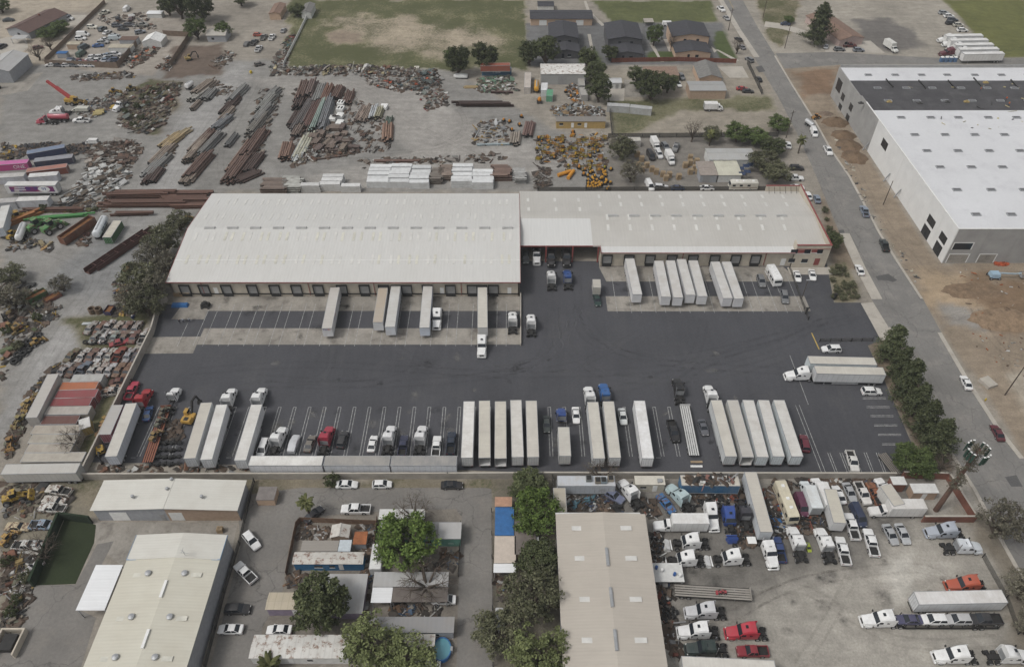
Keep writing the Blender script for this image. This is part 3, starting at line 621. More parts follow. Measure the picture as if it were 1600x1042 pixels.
def tractor(key, sleeper=True, hood='shut', roofz=3.75, aero=True, daycab_z=2.95):
 root = empty('truck_tractor'); back = -1.35 if sleeper else .35; P = M['paint']
 fr = MB()
 for s in (-1, 1): fr.box(s*.45-.06, s*.45+.06, -3.9, 3.4, .75, 1.0)
 for y in (-3.6, -2.6, -1.5, 0, 1.8, 3.2): fr.box(-.45, .45, y-.08, y+.08, .78, .98)
 fr.box(-1.1, 1.1, -3.5, -3.2, .45, .6); fr.box(-1.1, 1.1, -2.2, -1.9, .45, .6); fr.box(-.5, .5, -2.5, -1.6, .98, 1.06)
 fr.build('chassis', M['black'], root)
 MB().add([(-.5,-3.3,1.12),(-.15,-3.5,1.02),(.15,-3.5,1.02),(.5,-3.3,1.12),(.5,-2.3,1.2),(-.5,-2.3,1.2)], [(0,1,2,3,4,5)]).box(-.4, .4, -3.2, -2.4, 1.0, 1.11).build('fifth_wheel', M['black'], root)
 for s in (-1, 1):
  wheel(root, s*1.03, 2.75, .5, .3)
  for y in (-3.35, -2.05): wheel(root, s*.93, y, .5, .58)
  MB().cyl((s*.95, .1, .72), (s*.95, 1.35, .72), .3, 12).build('fuel_tank', M['chrome'], root)
  MB().box(s*1.02-.28, s*1.02+.28, -3.95, -3.92, .25, .9).build('mud_flap', M['black'], root)
  MB().box(s*1.45-.13, s*1.45+.13, 1.55, 1.68, 1.95, 2.5).bar((s*1.15,1.55,2.3), (s*1.4,1.6,2.3), .05, .05).build('mirror', M['black'], root)
 paintpart(MB().loft([ring(3.75, 1.2, .4, .75, .82, 0), ring(4.0, 1.05, .42, .72, .8, 0)]).build('bumper', P, root))
 hd = MB()
 if hood != 'none':
  hd.loft([ring(1.6, 1.13, .95, 1.75, 2.0), ring(2.4, 1.08, .95, 1.6, 1.86), ring(3.3, .98, .9, 1.4, 1.66), ring(3.78, .80, .9, 1.2, 1.42)])
  for s in (-1, 1): hd.loft([[(s*x, y, z) for x, z in ((.8, .55), (1.2, .55), (1.23, 1.0), (1.12, 1.22), (.85, 1.3))][::s] for y in (2.15, 3.45)])
  o = paintpart(hd.build('hood', P, root, smooth=40))
  MB().box(-.55, .55, 3.77, 3.84, .75, 1.36).build('grille', M['black'], o)
  for s in (-1, 1): MB().box(s*.9-.17, s*.9+.17, 3.55, 3.72, .98, 1.2).build('headlight', M['lamp'], o)
  if hood == 'open':
   o.location = (0, 3.75*1 + .0, .0); o.rotation_euler = (R(-62), 0, 0); o.location = (0, 3.75 - (3.75*math.cos(R(62)) - .0) + .55, 3.75*math.sin(R(62)) - 1.6)
 if hood != 'shut':
  e = MB(); e.box(-.4, .4, 1.7, 3.1, .9, 1.55); e.cyl((0,3.1,1.2), (0,3.25,1.2), .42, 12); e.box(-.65, .65, 3.25, 3.4, .8, 1.7); e.box(.2, .6, 2.0, 2.7, 1.4, 1.75); e.cyl((-.45,1.8,1.5), (-.45,2.9,1.4), .1, 8)
  e.build('engine', M['black'], root)
 if hood == 'none': fr.v and None
 cab = MB(); w0 = 1.2; cz = 2.55
 cab.loft([[(-w0,y,.85),(w0,y,.85),(w0,y,z*.62),(w0*.97,y,z),(-w0*.97,y,z),(-w0,y,z*.62)] for y, z in ((1.75, 2.02), (1.72, 2.06), (.3, 2.1))][:2] + [[(-w0,back,.85),(w0,back,.85),(w0,back,1.4),(w0*.99,back,2.06),(-w0*.99,back,2.06),(-w0,back,1.4)]])
 top = roofz if sleeper else daycab_z
 if sleeper:
  pr = [(1.12, 2.82, 1.02), (.75, 3.15, 1.04), (.1, top-.12, 1.08), (-.5, top, 1.12), (back, top+.02, 1.14)]
 else: pr = [(1.12, 2.78, 1.02), (.8, daycab_z, 1.04), (back, daycab_z, 1.1)]
 rg = [[(-1.17,1.7,2.05),(1.17,1.7,2.05),(1.17,1.69,2.06),(1.1,1.66,2.1),(-1.1,1.66,2.1),(-1.17,1.69,2.06)]]
 for y, z, ww in pr: rg.append([(-1.19,y,2.04),(1.19,y,2.04),(ww+.04,y,z-.32),(ww*.84,y,z),(-ww*.84,y,z),(-ww-.04,y,z-.32)])
 cab.loft(rg)
 paintpart(cab.build('cab', P, root, smooth=32))
 MB().add([(-1.08,1.72,2.08),(1.08,1.72,2.08),(.96,1.17,2.80),(-.96,1.17,2.80)], [(0,1,2,3)]).box(-.05,.05,1.5,1.52,2.2,2.4).build('windshield', M['glass'], root)
 for s in (-1, 1):
  MB().add([(s*1.205,1.45,2.05),(s*1.205,.45,2.05),(s*1.135,.5,2.6),(s*1.125,1.15,2.62)], [(0,1,2,3)]).build('side_window', M['glass'], root)
  if sleeper: MB().add([(s*1.2,-.2,2.1),(s*1.2,-.75,2.1),(s*1.175,-.72,2.5),(s*1.175,-.25,2.5)], [(0,1,2,3)]).build('sleeper_window', M['glass'], root)
  if aero and sleeper: paintpart(MB().box(s*1.17-.03, s*1.17+.03, back-.55, back, 1.0, top-.3).build('side_fairing', P, root))
 if sleeper: MB().box(-.3, .3, .05, .55, top-.17, top-.09).build('roof_hatch', M['glass'], root)
 if not aero:
  for s in (-1, 1): MB().cyl((s*1.0, back-.2, 1.0), (s*1.0, back-.2, 3.9), .09, 8).build('exhaust_stack', M['chrome'], root)
 MB().box(-1.05, 1.05, back-.02, back-.002, 1.1, 2.5).build('back_panel', M['steel'], root)
 PROTO[key] = root
tractor('tractor'); tractor('tractor_open', hood='open'); tractor('tractor_nohood', hood='none'); tractor('tractor_flat', roofz=3.05, aero=False); tractor('daycab', sleeper=False, aero=False)

def trailer(key, L, doors=True, floorz=1.15, top=4.1, skirt=False, wall='wall', wheels=True, roofm='troof'):
 root = empty('semi_trailer'); h = L/2; w_ = 1.3; b = MB()
 b.box(-w_, w_, -h, h, floorz, floorz+.12); b.box(-w_, -w_+.06, -h, h, floorz+.12, top-.03); b.box(w_-.06, w_, -h, h, floorz+.12, top-.03)
 b.box(-w_+.06, w_-.06, h-.06, h, floorz+.12, top-.03)
 paintpart(b.build('body', M[wall], root))
 paintpart(MB().box(-w_+.05, w_-.05, -h+.04, h-.04, top-.05, top).build('roof', M[roofm], root))
 rails = MB()
 for s in (-1, 1): rails.box(s*w_-.045, s*w_+.045, -h, h, top-.12, top+.015); rails.box(s*w_-.03, s*w_+.03, -h, h, floorz-.06, floorz+.16)
 rails.box(-w_-.02, w_+.02, -h-.03, -h+.06, top-.12, top+.02); rails.box(-w_-.02, w_+.02, h-.05, h+.03, top-.12, top+.02)
 rails.box(-w_-.02, -w_+.1, -h-.03, -h+.03, floorz, top-.12); rails.box(w_-.1, w_+.02, -h-.03, -h+.03, floorz, top-.12); rails.box(-w_-.02, w_+.02, -h-.03, -h+.05, floorz-.1, floorz+.1)
 rails.build('frame_rail', M['steel'], root)
 if doors:
  for s in (-1, 1):
   d = paintpart(MB().box(s*.6-.58, s*.6+.58, -h+.005, -h+.05, floorz+.12, top-.14).build('door', M['objc'], root))
   lb = MB().cyl((s*.32, -h-.03, floorz+.1), (s*.32, -h-.03, top-.2), .025, 6).cyl((s*.8, -h-.03, floorz+.1), (s*.8, -h-.03, top-.2), .025, 6); lb.build('lock_bar', M['steel'], d)
 else:
  MB().box(-w_+.07, w_-.07, -h*.2, -h*.2+.05, floorz+.13, top-.06).build('shade_sheet', M['dark'], root)  # added dark sheet stands in for the shade deep in the open trailer
 if wheels:
  u = MB()
  for s in (-1, 1): u.box(s*.5-.06, s*.5+.06, -h+.3, -h+4.5, .75, floorz)
  for y in (-h+1.6, -h+2.9): u.box(-1.0, 1.0, y-.08, y+.08, .42, .58)
  u.box(-1.1, 1.1, -h+.02, -h+.1, .5, .62); u.box(-.8, -.7, -h+.02, -h+.1, .6, floorz); u.box(.7, .8, -h+.02, -h+.1, .6, floorz)
  u.build('bogie', M['black'], root)
  for s in (-1, 1):
   for y in (-h+1.6, -h+2.9): wheel(root, s*.98, y, .5, .56)
   MB().box(s*.9-.06, s*.9+.06, h-2.9, h-2.75, .1, floorz).box(s*.9-.13, s*.9+.13, h-2.97, h-2.68, 0, .1).build('landing_leg', M['steel'], root)
   if skirt: MB().box(s*1.24-.02, s*1.24+.02, -h*.32, h*.45, .35, floorz-.07).build('side_skirt', M['steel'], root)
   MB().box(s*1.1-.09, s*1.1+.09, -h-.045, -h-.03, floorz-.06, floorz+.05).build('taillight', M['tail'], root)
 PROTO[key] = root
trailer('trailer', 16.15); trailer('trailer_skirt', 16.15, skirt=True); trailer('trailer_open', 16.15, doors=False); trailer('trailer_48', 14.6); trailer('pup', 8.6)
trailer('container40', 12.19, True, .02, 2.6, wall='corr', wheels=False, roofm='corr'); trailer('container20', 6.06, True, .02, 2.6, wall='corr', wheels=False, roofm='corr')
LEN = dict(trailer=16.15, trailer_skirt=16.15, trailer_open=16.15, trailer_48=14.6, pup=8.6, container40=12.19, container20=6.06)

def flatbed(key, L, deckcol, planks=True):
 root = empty('flatbed_trailer'); h = L/2
 b = MB()
 for s in (-1, 1): b.box(s*.5-.07, s*.5+.07, -h, h-1.0, .75, 1.2); b.box(s*1.27-.03, s*1.27+.03, -h, h, 1.15, 1.36)
 for y in np.arange(-h+.4, h, 1.2): b.box(-1.25, 1.25, y-.05, y+.05, 1.08, 1.2)
 for y in (-h+1.4, -h+2.7): b.box(-1, 1, y-.08, y+.08, .42, .58)
 b.build('frame', M['black'], root)
 for i in range(5): paintpart(MB().box(-1.22+i*.5, -.88+i*.5, -h, h, 1.2, 1.25+.01*(i % 3)).build('deck_plank', M['objc'], root, color=deckcol))
 for s in (-1, 1):
  for y in (-h+1.4, -h+2.7): wheel(root, s*.95, y, .48, .5)
  MB().box(s*.85-.06, s*.85+.06, h-3.0, h-2.85, 0, 1.1).build('landing_leg', M['steel'], root)
 paintpart(MB().box(-1.25, 1.25, h-.05, h+.03, 1.2, 1.9).build('headboard', M['objc'], root, color=deckcol))
 PROTO[key] = root
flatbed('flatbed', 14.6, (.4, .4, .38))
def boxtruck(key, L, W, H):
 root = empty('box_truck'); bl = L*.68; y0 = -L/2
 fr = MB().box(-.5, .5, y0+.2, L/2-.4, .6, .85); fr.box(-1.0, 1.0, y0+.1, y0+.2, .5, .7); fr.build('chassis', M['black'], root)
 paintpart(MB().box(-W/2, W/2, y0, y0+bl, .95, H).build('cargo_box', M['wall'], root)); paintpart(MB().box(-W/2+.05, W/2-.05, y0+.05, y0+bl-.05, H, H+.03).build('roof', M['troof'], root))
 MB().box(-W/2+.12, W/2-.12, y0-.03, y0-.002, 1.0, H-.15).build('rear_door', M['steel'], root)
 c0 = y0+bl+.12; c1 = L/2; cw = W/2*.86
 def cr(y, z1, zt, ww): return [(-ww,y,.6),(ww,y,.6),(ww,y,z1),(ww*.86,y,zt),(-ww*.86,y,zt),(-ww,y,z1)]
 paintpart(MB().loft([cr(c0, 1.5, 2.35, cw), cr(c0+.8, 1.5, 2.35, cw), cr(c0+1.25, 1.45, 1.62, cw), cr(c1-.25, 1.2, 1.42, cw*.92), cr(c1, .9, 1.05, cw*.8)]).build('cab', M['paint'], root, smooth=32))
 MB().add([(-cw*.84,c0+1.24,1.64),(cw*.84,c0+1.24,1.64),(cw*.82,c0+.84,2.31),(-cw*.82,c0+.84,2.31)], [(0,1,2,3)]).build('windshield', M['glass'], root).location = (0, .03, .03)
 for s in (-1, 1):
  MB().add([(s*(cw+.006),c0+1.0,1.52),(s*(cw+.006),c0+.2,1.52),(s*(cw*.91),c0+.25,2.15),(s*(cw*.91),c0+.75,2.15)], [(0,1,2,3)]).build('side_window', M['glass'], root)
  wheel(root, s*(W/2-.25), c1-.9, .45, .28); wheel(root, s*(W/2-.3), y0+1.9, .45, .5)
  MB().box(s*cw*.62-.14, s*cw*.62+.14, c1-.1, c1-.02, .78, .98).build('headlight', M['lamp'], root)
  MB().box(s*(cw+.2)-.09, s*(cw+.2)+.09, c0+1.1, c0+1.2, 1.5, 1.85).build('mirror', M['black'], root)
 PROTO[key] = root
boxtruck('boxtruck', 8.4, 2.4, 3.5); boxtruck('boxtruck_big', 11.0, 2.5, 3.9); boxtruck('boxtruck_small', 6.8, 2.2, 3.0)
def motorhome(key, L, H=3.1):
 root = empty('motorhome'); h = L/2; w_ = 1.22
 def rg(y, z, k=1): return [(-w_*k,y,.5),(w_*k,y,.5),(w_*k,y,z-.2),(w_*k*.88,y,z),(-w_*k*.88,y,z),(-w_*k,y,z-.2)]
 paintpart(MB().loft([rg(-h, H-.1, .97), rg(-h+.2, H), rg(h-.9, H), rg(h-.35, H-.25), rg(h-.05, 1.7, .97), rg(h, 1.3, .95)]).build('body', M['paint'], root, smooth=32))
 MB().add([(-1.08,h-.055,1.75),(1.08,h-.055,1.75),(1.05,h-.36,2.75),(-1.05,h-.36,2.75)], [(0,1,2,3)]).build('windshield', M['glass'], root).location = (0,.03,.03)
 for s in (-1, 1):
  for y in (h-1.4, h*.2, -h*.35): MB().box(s*w_-.012, s*w_+.012, y-.5, y+.5, 1.7, 2.4).build('side_window', M['glass'], root)
  MB().box(s*w_-.008, s*w_+.008, -h+.2, h-.6, 1.2, 1.4).build('stripe', flat('brown_stripe', (.2,.13,.09), .6), root)
  wheel(root, s*1.05, h-1.7, .42, .26); wheel(root, s*1.0, -h+2.4, .42, .45)
 for y in (-h+1.5, 0, h-2.5): MB().box(-.35, .35, y-.35, y+.35, H, H+.22, t=.05).build('roof_vent', M['white'], root)
 MB().box(-1.15, 1.15, h-.02, h+.06, .45, .75).build('bumper', M['chrome'], root)
 PROTO[key] = root
motorhome('motorhome', 9.4); motorhome('camper', 7.0, 3.2)
def tanker(key, L, r, z):
 root = empty('tank_trailer'); h = L/2
 rings = [[(rr*math.sin(a), y, z - rr*math.cos(a)) for a in np.linspace(0, 2*math.pi, 19)[:-1]] for y, rr in ((-h, r*.55), (-h+.15, r*.9), (-h+.4, r), (h-.4, r), (h-.15, r*.9), (h, r*.55))]
 paintpart(MB().loft(rings).build('tank', M['paint'], root, smooth=40))
 f = MB().box(-.5, .5, -h+.2, h-.2, .65, .85)
 for y in (-h*.6, 0, h*.6): f.box(-.6, .6, y-.1, y+.1, .8, z-r*.75)
 f.build('frame', M['black'], root)
 MB().box(-.25, .25, -h*.8, h*.8, z+r-.02, z+r+.05).build('walkway', M['steel'], root)
 for s in (-1, 1):
  for y in (-h+1.2, -h+2.4): wheel(root, s*.95, y, .48, .5)
 PROTO[key] = root
tanker('tank', 9.0, 1.25, 2.3); tanker('smalltank', 5.5, 1.0, 1.9)
def excavator():
 root = empty('excavator')
 for s in (-1, 1):
  t_ = MB().loft([[(s*1.05+dx, 1.7*math.cos(a)*(1 if abs(math.cos(a)) > .1 else 1), .42+.4*math.sin(a)) for a in np.linspace(0, 2*math.pi, 13)[:-1]] for dx in (-.28, .28)])
  t_.build('track', M['black'], root)
 paintpart(MB().box(-1.25, 1.25, -2.0, .9, 1.0, 1.75).box(-1.2, 1.2, -2.2, -.6, 1.75, 2.15, t=.1).build('house', M['objc'], root))
 c = paintpart(MB().box(-1.25, -.3, -.1, 1.3, 1.75, 2.85, t=.06).build('cab', M['objc'], root))
 MB().box(-1.26, -.28, .1, 1.32, 2.1, 2.7, t=.05).build('window', M['glass'], c)
 MB().box(-.5, .5, -1.9, -.9, 2.15, 2.2).build('engine_cover', M['black'], root)
 MB().bar((.25, .8, 1.6), (.25, 2.6, 4.2), .4, .5).bar((.25, 2.5, 4.1), (.25, 4.4, 3.9), .38, .42).build('boom', M['black'], root)
 MB().bar((.25, 4.3, 4.0), (.25, 4.9, 1.6), .32, .36).build('stick', M['black'], root)
 MB().hexa([(-.25,4.6,1.6),(.75,4.6,1.6),(.75,5.2,1.5),(-.25,5.2,1.5)], [(-.25,4.3,.7),(.75,4.3,.7),(.75,4.8,.4),(-.25,4.8,.4)]).build('bucket', M['black'], root)
 PROTO['excavator'] = root
excavator()
def loader(key, S=1.0, bucket=True):
 root = empty('wheel_loader')
 paintpart(MB().box(-.85*S, .85*S, -2.4*S, -.4*S, .8*S, 1.9*S, t=.1).box(-.6*S, .6*S, -.4*S, 1.8*S, .8*S, 1.5*S).build('body', M['oldpaint'], root))
 c = MB().box(-.7*S, .7*S, -.7*S, .6*S, 1.9*S, 3.0*S, t=.08).build('cab_window', M['glass'], root); paintpart(MB().box(-.75*S, .75*S, -.75*S, .65*S, 3.0*S, 3.12*S).build('cab_roof', M['oldpaint'], root))
 for s in (-1, 1):
  wheel(root, s*1.05*S, 1.4*S, .75*S, .5*S); wheel(root, s*1.05*S, -1.6*S, .75*S, .5*S)
  paintpart(MB().bar((s*.55*S, .6*S, 1.9*S), (s*.55*S, 2.8*S, 1.0*S), .2*S, .35*S).build('lift_arm', M['oldpaint'], root))
 if bucket: paintpart(MB().hexa([(-1.3*S,2.6*S,.2),(1.3*S,2.6*S,.2),(1.3*S,3.7*S,.1),(-1.3*S,3.7*S,.1)], [(-1.3*S,2.5*S,1.2*S),(1.3*S,2.5*S,1.2*S),(1.3*S,2.9*S,1.3*S),(-1.3*S,2.9*S,1.3*S)]).build('bucket', M['oldpaint'], root))
 PROTO[key] = root
loader('loader'); loader('small_loader', .75)
def tyrering():
 prof = []
 o = MB(); n = 14
 rings = []
 for i in range(n):
  a = 2*math.pi*i/n; c = Vector((math.cos(a), math.sin(a), 0))
  rings.append([c*r + Vector((0,0,z)) for r, z in ((.28,.02),(.5,.0),(.55,.1),(.55,.2),(.5,.3),(.28,.28))])
 rings.append(rings[0]); o.loft(rings, cap=False)
 r = o.build('tyre', M['tyre'], smooth=50); PROTO['tyre'] = r
tyrering()
def axle():
 root = empty('truck_axle'); MB().box(-.9, .9, -.07, .07, .4, .55).box(-.2, .2, -.25, .25, .3, .7).build('beam', M['black'], root)
 for s in (-1, 1): wheel(root, s*.95, 0, .48, .5)
 PROTO['axle'] = root
axle()
def barricade():
 root = empty('road_barricade')
 for z in (.45, .95): paintpart(MB().box(-.75, .75, -.03, .03, z, z+.25).build('board', M['objc'], root))
 for s in (-1, 1): MB().bar((s*.6, -.4, .02), (s*.6, 0, 1.3), .06, .06).bar((s*.6, .4, .02), (s*.6, .02, 1.28), .06, .06).build('leg', M['black'], root)
 PROTO['barricade'] = root
 root = empty('mixer_drum'); paintpart(MB().lathe([(.2,.35),(.42,.6),(.42,.95),(.22,1.3)], n=10).build('drum', M['objc'], root, smooth=40))
 MB().box(-.5, .5, -.6, .6, .2, .36).box(-.35, .35, .35, .75, .36, .9).cyl((-.62,-.4,.25), (.62,-.4,.25), .25, 8).bar((-.55,0,.3), (-.55,0,1.0), .1, .1).build('stand', M['black'], root); PROTO['drum'] = root
barricade()
def dumpster():
 root = empty('skip_bin'); b = MB(); L, W, H = 2.8, 1.1, 1.9
 b.box(-W, W, -L, L, .2, .3); b.box(-W, -W+.08, -L, L, .3, H); b.box(W-.08, W, -L, L, .3, H); b.box(-W+.08, W-.08, -L, -L+.08, .3, H); b.box(-W+.08, W-.08, L-.08, L, .3, H)
 for y in np.arange(-L+.4, L, .8): b.box(-W-.06, -W, y-.05, y+.05, .3, H-.05); b.box(W, W+.06, y-.05, y+.05, .3, H-.05)
 paintpart(b.build('bin', M['oldpaint'], root)); MB().box(-W+.09, W-.09, -L+.09, L-.09, .3, 1.35).build('load', flat('rusty_load', (.2,.09,.035), .95, 0, .5, 1.5), root); PROTO['skip'] = root
dumpster()
def pallets():
 root = empty('pallet_stack')
 pm = MB()
 for i in range(5): pm.box(-.6+i*.265, -.6+i*.265+.14, -.5, .5, .1, .125)
 for y in (-.45, 0, .4): pm.box(-.6, .6, y, y+.09, 0, .1)
 me_ = pm.mesh('pallet', M['palletw'] if 'palletw' in M else M['wood'])
 for k in range(10): ob('pallet', me_, root, (rnd.uniform(-.05,.05), rnd.uniform(-.05,.05), k*.135), rnd.uniform(-.04,.04))
 PROTO['pallets'] = root
M['palletw'] = flat('pallet_timber', (.36, .27, .17), .9, 0, .3, .9)
pallets()
# bundles of pipes or boards
BM = {}
def bundle(px, py, L, ang, nxx, nz, r, color, label, cat='pipe stack', shape='pipe', group=None, zc=None, mat='rustmetal', jitter=.5, name=None):
 c = G(px, py, 0) if zc is None else zc; root = empty(name or ('pipe_stack' if shape == 'pipe' else 'beam_stack'), (c.x, c.y, 0), -R(ang)); tag(root, label, cat, group)
 k = (shape, round(L, 1), r, mat)
 if k not in BM:
  if shape == 'pipe': me_ = MB().cyl((0,-L/2,0), (0,L/2,0), r, 9, m=0, mc=1).mesh('pipe', [M[mat], M['dark']], 50)  # dark end caps paint in the shade of a hollow bore
  elif shape == 'beam': me_ = MB().box(-r, r, -L/2, L/2, -r, -r*.7).box(-r, r, -L/2, L/2, r*.7, r).box(-r*.15, r*.15, -L/2, L/2, -r*.7, r*.7).mesh('beam', M[mat])
  else: me_ = MB().box(-r, r, -L/2, L/2, -r*.35, r*.35).mesh('slab', M[mat])
  PAINTED.add(me_.name); BM[k] = me_
 dz = {'pipe': r*1.75, 'beam': 2*r+.02, 'slab': r*.7+.03}[shape]; z0 = {'pipe': r, 'beam': r, 'slab': r*.35}[shape] + .05
 for j in range(nz):
  n = nxx - (j if shape == 'pipe' else (0 if rnd.random() < .7 else 1))
  for i in range(n):
   s = rnd.uniform(.8, 1.25); x = (i - (n-1)/2) * (2*r+.015)
   ob({'pipe': 'pipe', 'beam': 'beam', 'slab': 'slab'}[shape], BM[k], root, (x, rnd.uniform(-jitter, jitter)*L*.25, z0 + j*dz), rnd.gauss(0, .012), (color[0]*s*.82, color[1]*s*.86, color[2]*s*.9))
 if shape != 'slab':
  MB().box(-nxx*r, nxx*r, -L*.3-.1, -L*.3+.1, 0, .05).box(-nxx*r, nxx*r, L*.3-.1, L*.3+.1, 0, .05).build('skid', M['wood'], root)
 return root
# heaps of scrap nobody could count
def scrap(name, label, pts, n, pal, size=(.3, 1.6), hmax=1.4, cat='scrap heap', tub=.3, ang=None):
 Q = [G(*p) for p in pts]; A = np.array([(q.x, q.y) for q in Q]); lo, hi = A.min(0), A.max(0); c = A.mean(0)
 V = []; Fc = []; Cc = []; r_ = random.Random(hash_(name + label)); k = 0; tries = 0
 while k < n and tries < n * 12:
  tries += 1
  x, y = r_.uniform(lo[0], hi[0]), r_.uniform(lo[1], hi[1])
  d = float(inside(np.array([x]), np.array([y]), [tuple(a) for a in A])[0])
  if d < 0: continue
  k += 1; s = r_.uniform(*size) * (r_.uniform(.5, 1) if r_.random() < .85 else r_.uniform(1, 1.7)); hgt = min(1, .25 + d/3) * hmax
  a = (R(ang) + r_.gauss(0, .12)) if ang is not None else r_.uniform(0, 6.28); z = r_.uniform(0, hgt)
  m_ = Matrix.Translation((x - c[0], y - c[1], z)) @ Euler((r_.gauss(0, .25), r_.gauss(0, .25), -a)).to_matrix().to_4x4()
  mb = MB()
  if k < n*.4 and hmax > .45: a1, a2 = r_.uniform(.4, 1.3), r_.uniform(.4, 1.3); m_.translation.z = 0; mb.box(-a1, a1, -a2, a2, -.02, r_.uniform(.1, .35)*hmax, t=.25); pl = [(.10,.07,.05), (.06,.05,.042), (.13,.09,.065)]
  elif r_.random() < tub: pl = pal; rr = r_.uniform(.05, .16); mb.cyl((0, -s*1.4, rr), (0, s*1.4, rr), rr, 6)
  if 0: rr = r_.uniform(.05, .16); mb.cyl((0, -s*1.4, rr), (0, s*1.4, rr), rr, 6)
  elif not mb.v:
   pl = pal; a1, a2, a3 = s*r_.uniform(.25, .6), s*r_.uniform(.3, 1.0), r_.uniform(.05, .5)*min(s, 1); mb.box(-a1, a1, -a2, a2, 0, a3, t=min(a1, a2)*r_.uniform(0, .3))
  b = len(V); V += [m_ @ Vector(p) for p in mb.v]; Fc += [tuple(b+i for i in f) for f in mb.f]
  cc = pl[(int(x/2.6)*7 + int(y/3.1)*13) % len(pl)] if r_.random() < .6 else r_.choice(pl); q = r_.uniform(.5, 1.05); Cc += [(cc[0]*q, cc[1]*q, cc[2]*q, 1)] * len(mb.v)
 me_ = bpy.data.meshes.new(name); me_.from_pydata(V, [], Fc); at_ = me_.color_attributes.new('col', 'FLOAT_COLOR', 'POINT'); at_.data.foreach_set('color', np.array(Cc, np.float32).ravel()); me_.materials.append(M['attr'])
 return tag(ob(name, me_, None, (c[0], c[1], 0)), label, cat, None, 'stuff')
def hash_(s):
 h = 7
 for ch in s: h = (h * 131 + ord(ch)) % 1000003
 return h

# ---------------------------------------------------------------- trees: trunk, limbs, crown of separate leaf sprays
LEAF = {'dark': leaf_mat('dark_evergreen_leaves', (.036,.046,.02), (.085,.095,.045)), 'mid': leaf_mat('mid_green_leaves', (.042,.062,.02), (.10,.13,.045)),
  'bright': leaf_mat('fresh_green_leaves', (.05,.082,.018), (.125,.175,.045)), 'olive': leaf_mat('olive_grey_leaves', (.052,.056,.03), (.125,.125,.075)),
  'pale': leaf_mat('pale_green_leaves', (.075,.09,.035), (.165,.185,.08)), 'dry': leaf_mat('dry_grey_brown_leaves', (.068,.064,.046), (.145,.135,.10)),
  'pine': leaf_mat('pine_needles', (.036,.046,.022), (.09,.10,.05)), 'palm': leaf_mat('palm_fronds', (.05,.06,.02), (.12,.12,.05))}
def quads_mesh(name, V, mat):
 n = len(V) // 4; me_ = bpy.data.meshes.new(name); me_.vertices.add(len(V)); me_.vertices.foreach_set('co', V.astype(np.float32).ravel())
 me_.loops.add(n*4); me_.loops.foreach_set('vertex_index', np.arange(n*4, dtype=np.int32)); me_.polygons.add(n); me_.polygons.foreach_set('loop_start', (np.arange(n)*4).astype(np.int32))
 me_.materials.append(mat); me_.update(); return me_
def leafquads(c, out, size, rs):
 n = len(c); a = rs.normal(size=(n, 3)) + out * .9; a /= np.linalg.norm(a, axis=1)[:, None]
 t1 = np.cross(a, rs.normal(size=(n, 3))); t1 /= np.linalg.norm(t1, axis=1)[:, None]; t2 = np.cross(a, t1)
 s = (size * rs.uniform(.55, 1.3, n))[:, None]; u = t1 * s; v = t2 * s * .55
 V = np.empty((n*4, 3)); V[0::4] = c - u; V[1::4] = c + v + a*s*.15; V[2::4] = c + u; V[3::4] = c - v + a*s*.15; return V
def tree_proto(key, h, r, kind, nleaf, leaf, seed, gap=.0, lobes=9, base=.25, twig=0, cone=0.0):
 rs = np.random.RandomState(seed); root = empty('tree'); tr = MB(); ch = h * (1 - base); cz = h * base + ch * .5
 def cyl(a, b, r1, r2): tr.cyl(a, b, r1, 6, r2)
 cyl((0,0,0), (0.1*r*rs.normal(), .1*r*rs.normal(), h*base*1.1), r*.09+.05, r*.07+.04); top = Vector((0,0,h*base)); L = []
 for i in range(lobes):
  a = 2.4*i + rs.uniform(-.4, .4); q = (i + .5)/lobes; el = -0.55 + 1.5*q
  rad = r*.62*math.cos(min(1.4, abs(el)*1.0)) * (1 - cone*q); c = np.array([rad*math.cos(a), rad*math.sin(a), cz + ch*.40*math.sin(el)])
  L.append((c, r*rs.uniform(.30, .48)*(1 - cone*.5*q))); mid = Vector((c[0]*.45, c[1]*.45, (h*base + c[2])*.5)); cyl(top, mid, r*.05+.03, r*.035+.02); cyl(mid, Vector(c), r*.035+.02, .02)
  for j in range(twig):
   d = Vector(rs.normal(size=3)); d.z = abs(d.z)*.6; e = Vector(c) + d.normalized()*r*.42; cyl(Vector(c)*.8 + mid*.2, e, .035, .012)
   for kk in range(2): d2 = Vector(rs.normal(size=3)).normalized()*r*.22; cyl(e.lerp(Vector(c), .35), e + d2, .018, .008)
 tr.build('trunk', M['bark'], root)
 cs = []; ou = []; per = nleaf // lobes
 for c, lr in L:
  ncl = 14; d = rs.normal(size=(ncl, 3)); d[:, 2] += .25; d /= np.linalg.norm(d, axis=1)[:, None]
  cc = c + d * lr * rs.uniform(.55, 1.05, (ncl, 1)) * np.array([1, 1, .8])
  for k in range(ncl):
   if rs.uniform() < gap: continue
   m_ = max(3, per // ncl); p = rs.normal(size=(m_, 3)); p /= np.linalg.norm(p, axis=1)[:, None]; p *= (rs.uniform(0, 1, (m_, 1)) ** .5) * lr * .42 * np.array([1, 1, .75])
   cs.append(cc[k] + p); ou.append(np.tile(d[k] + np.array([0, 0, .4]), (m_, 1)))
 if cs: ob('crown', quads_mesh('crown', leafquads(np.concatenate(cs), np.concatenate(ou), leaf, rs), LEAF[kind]), root)
 PROTO[key] = root
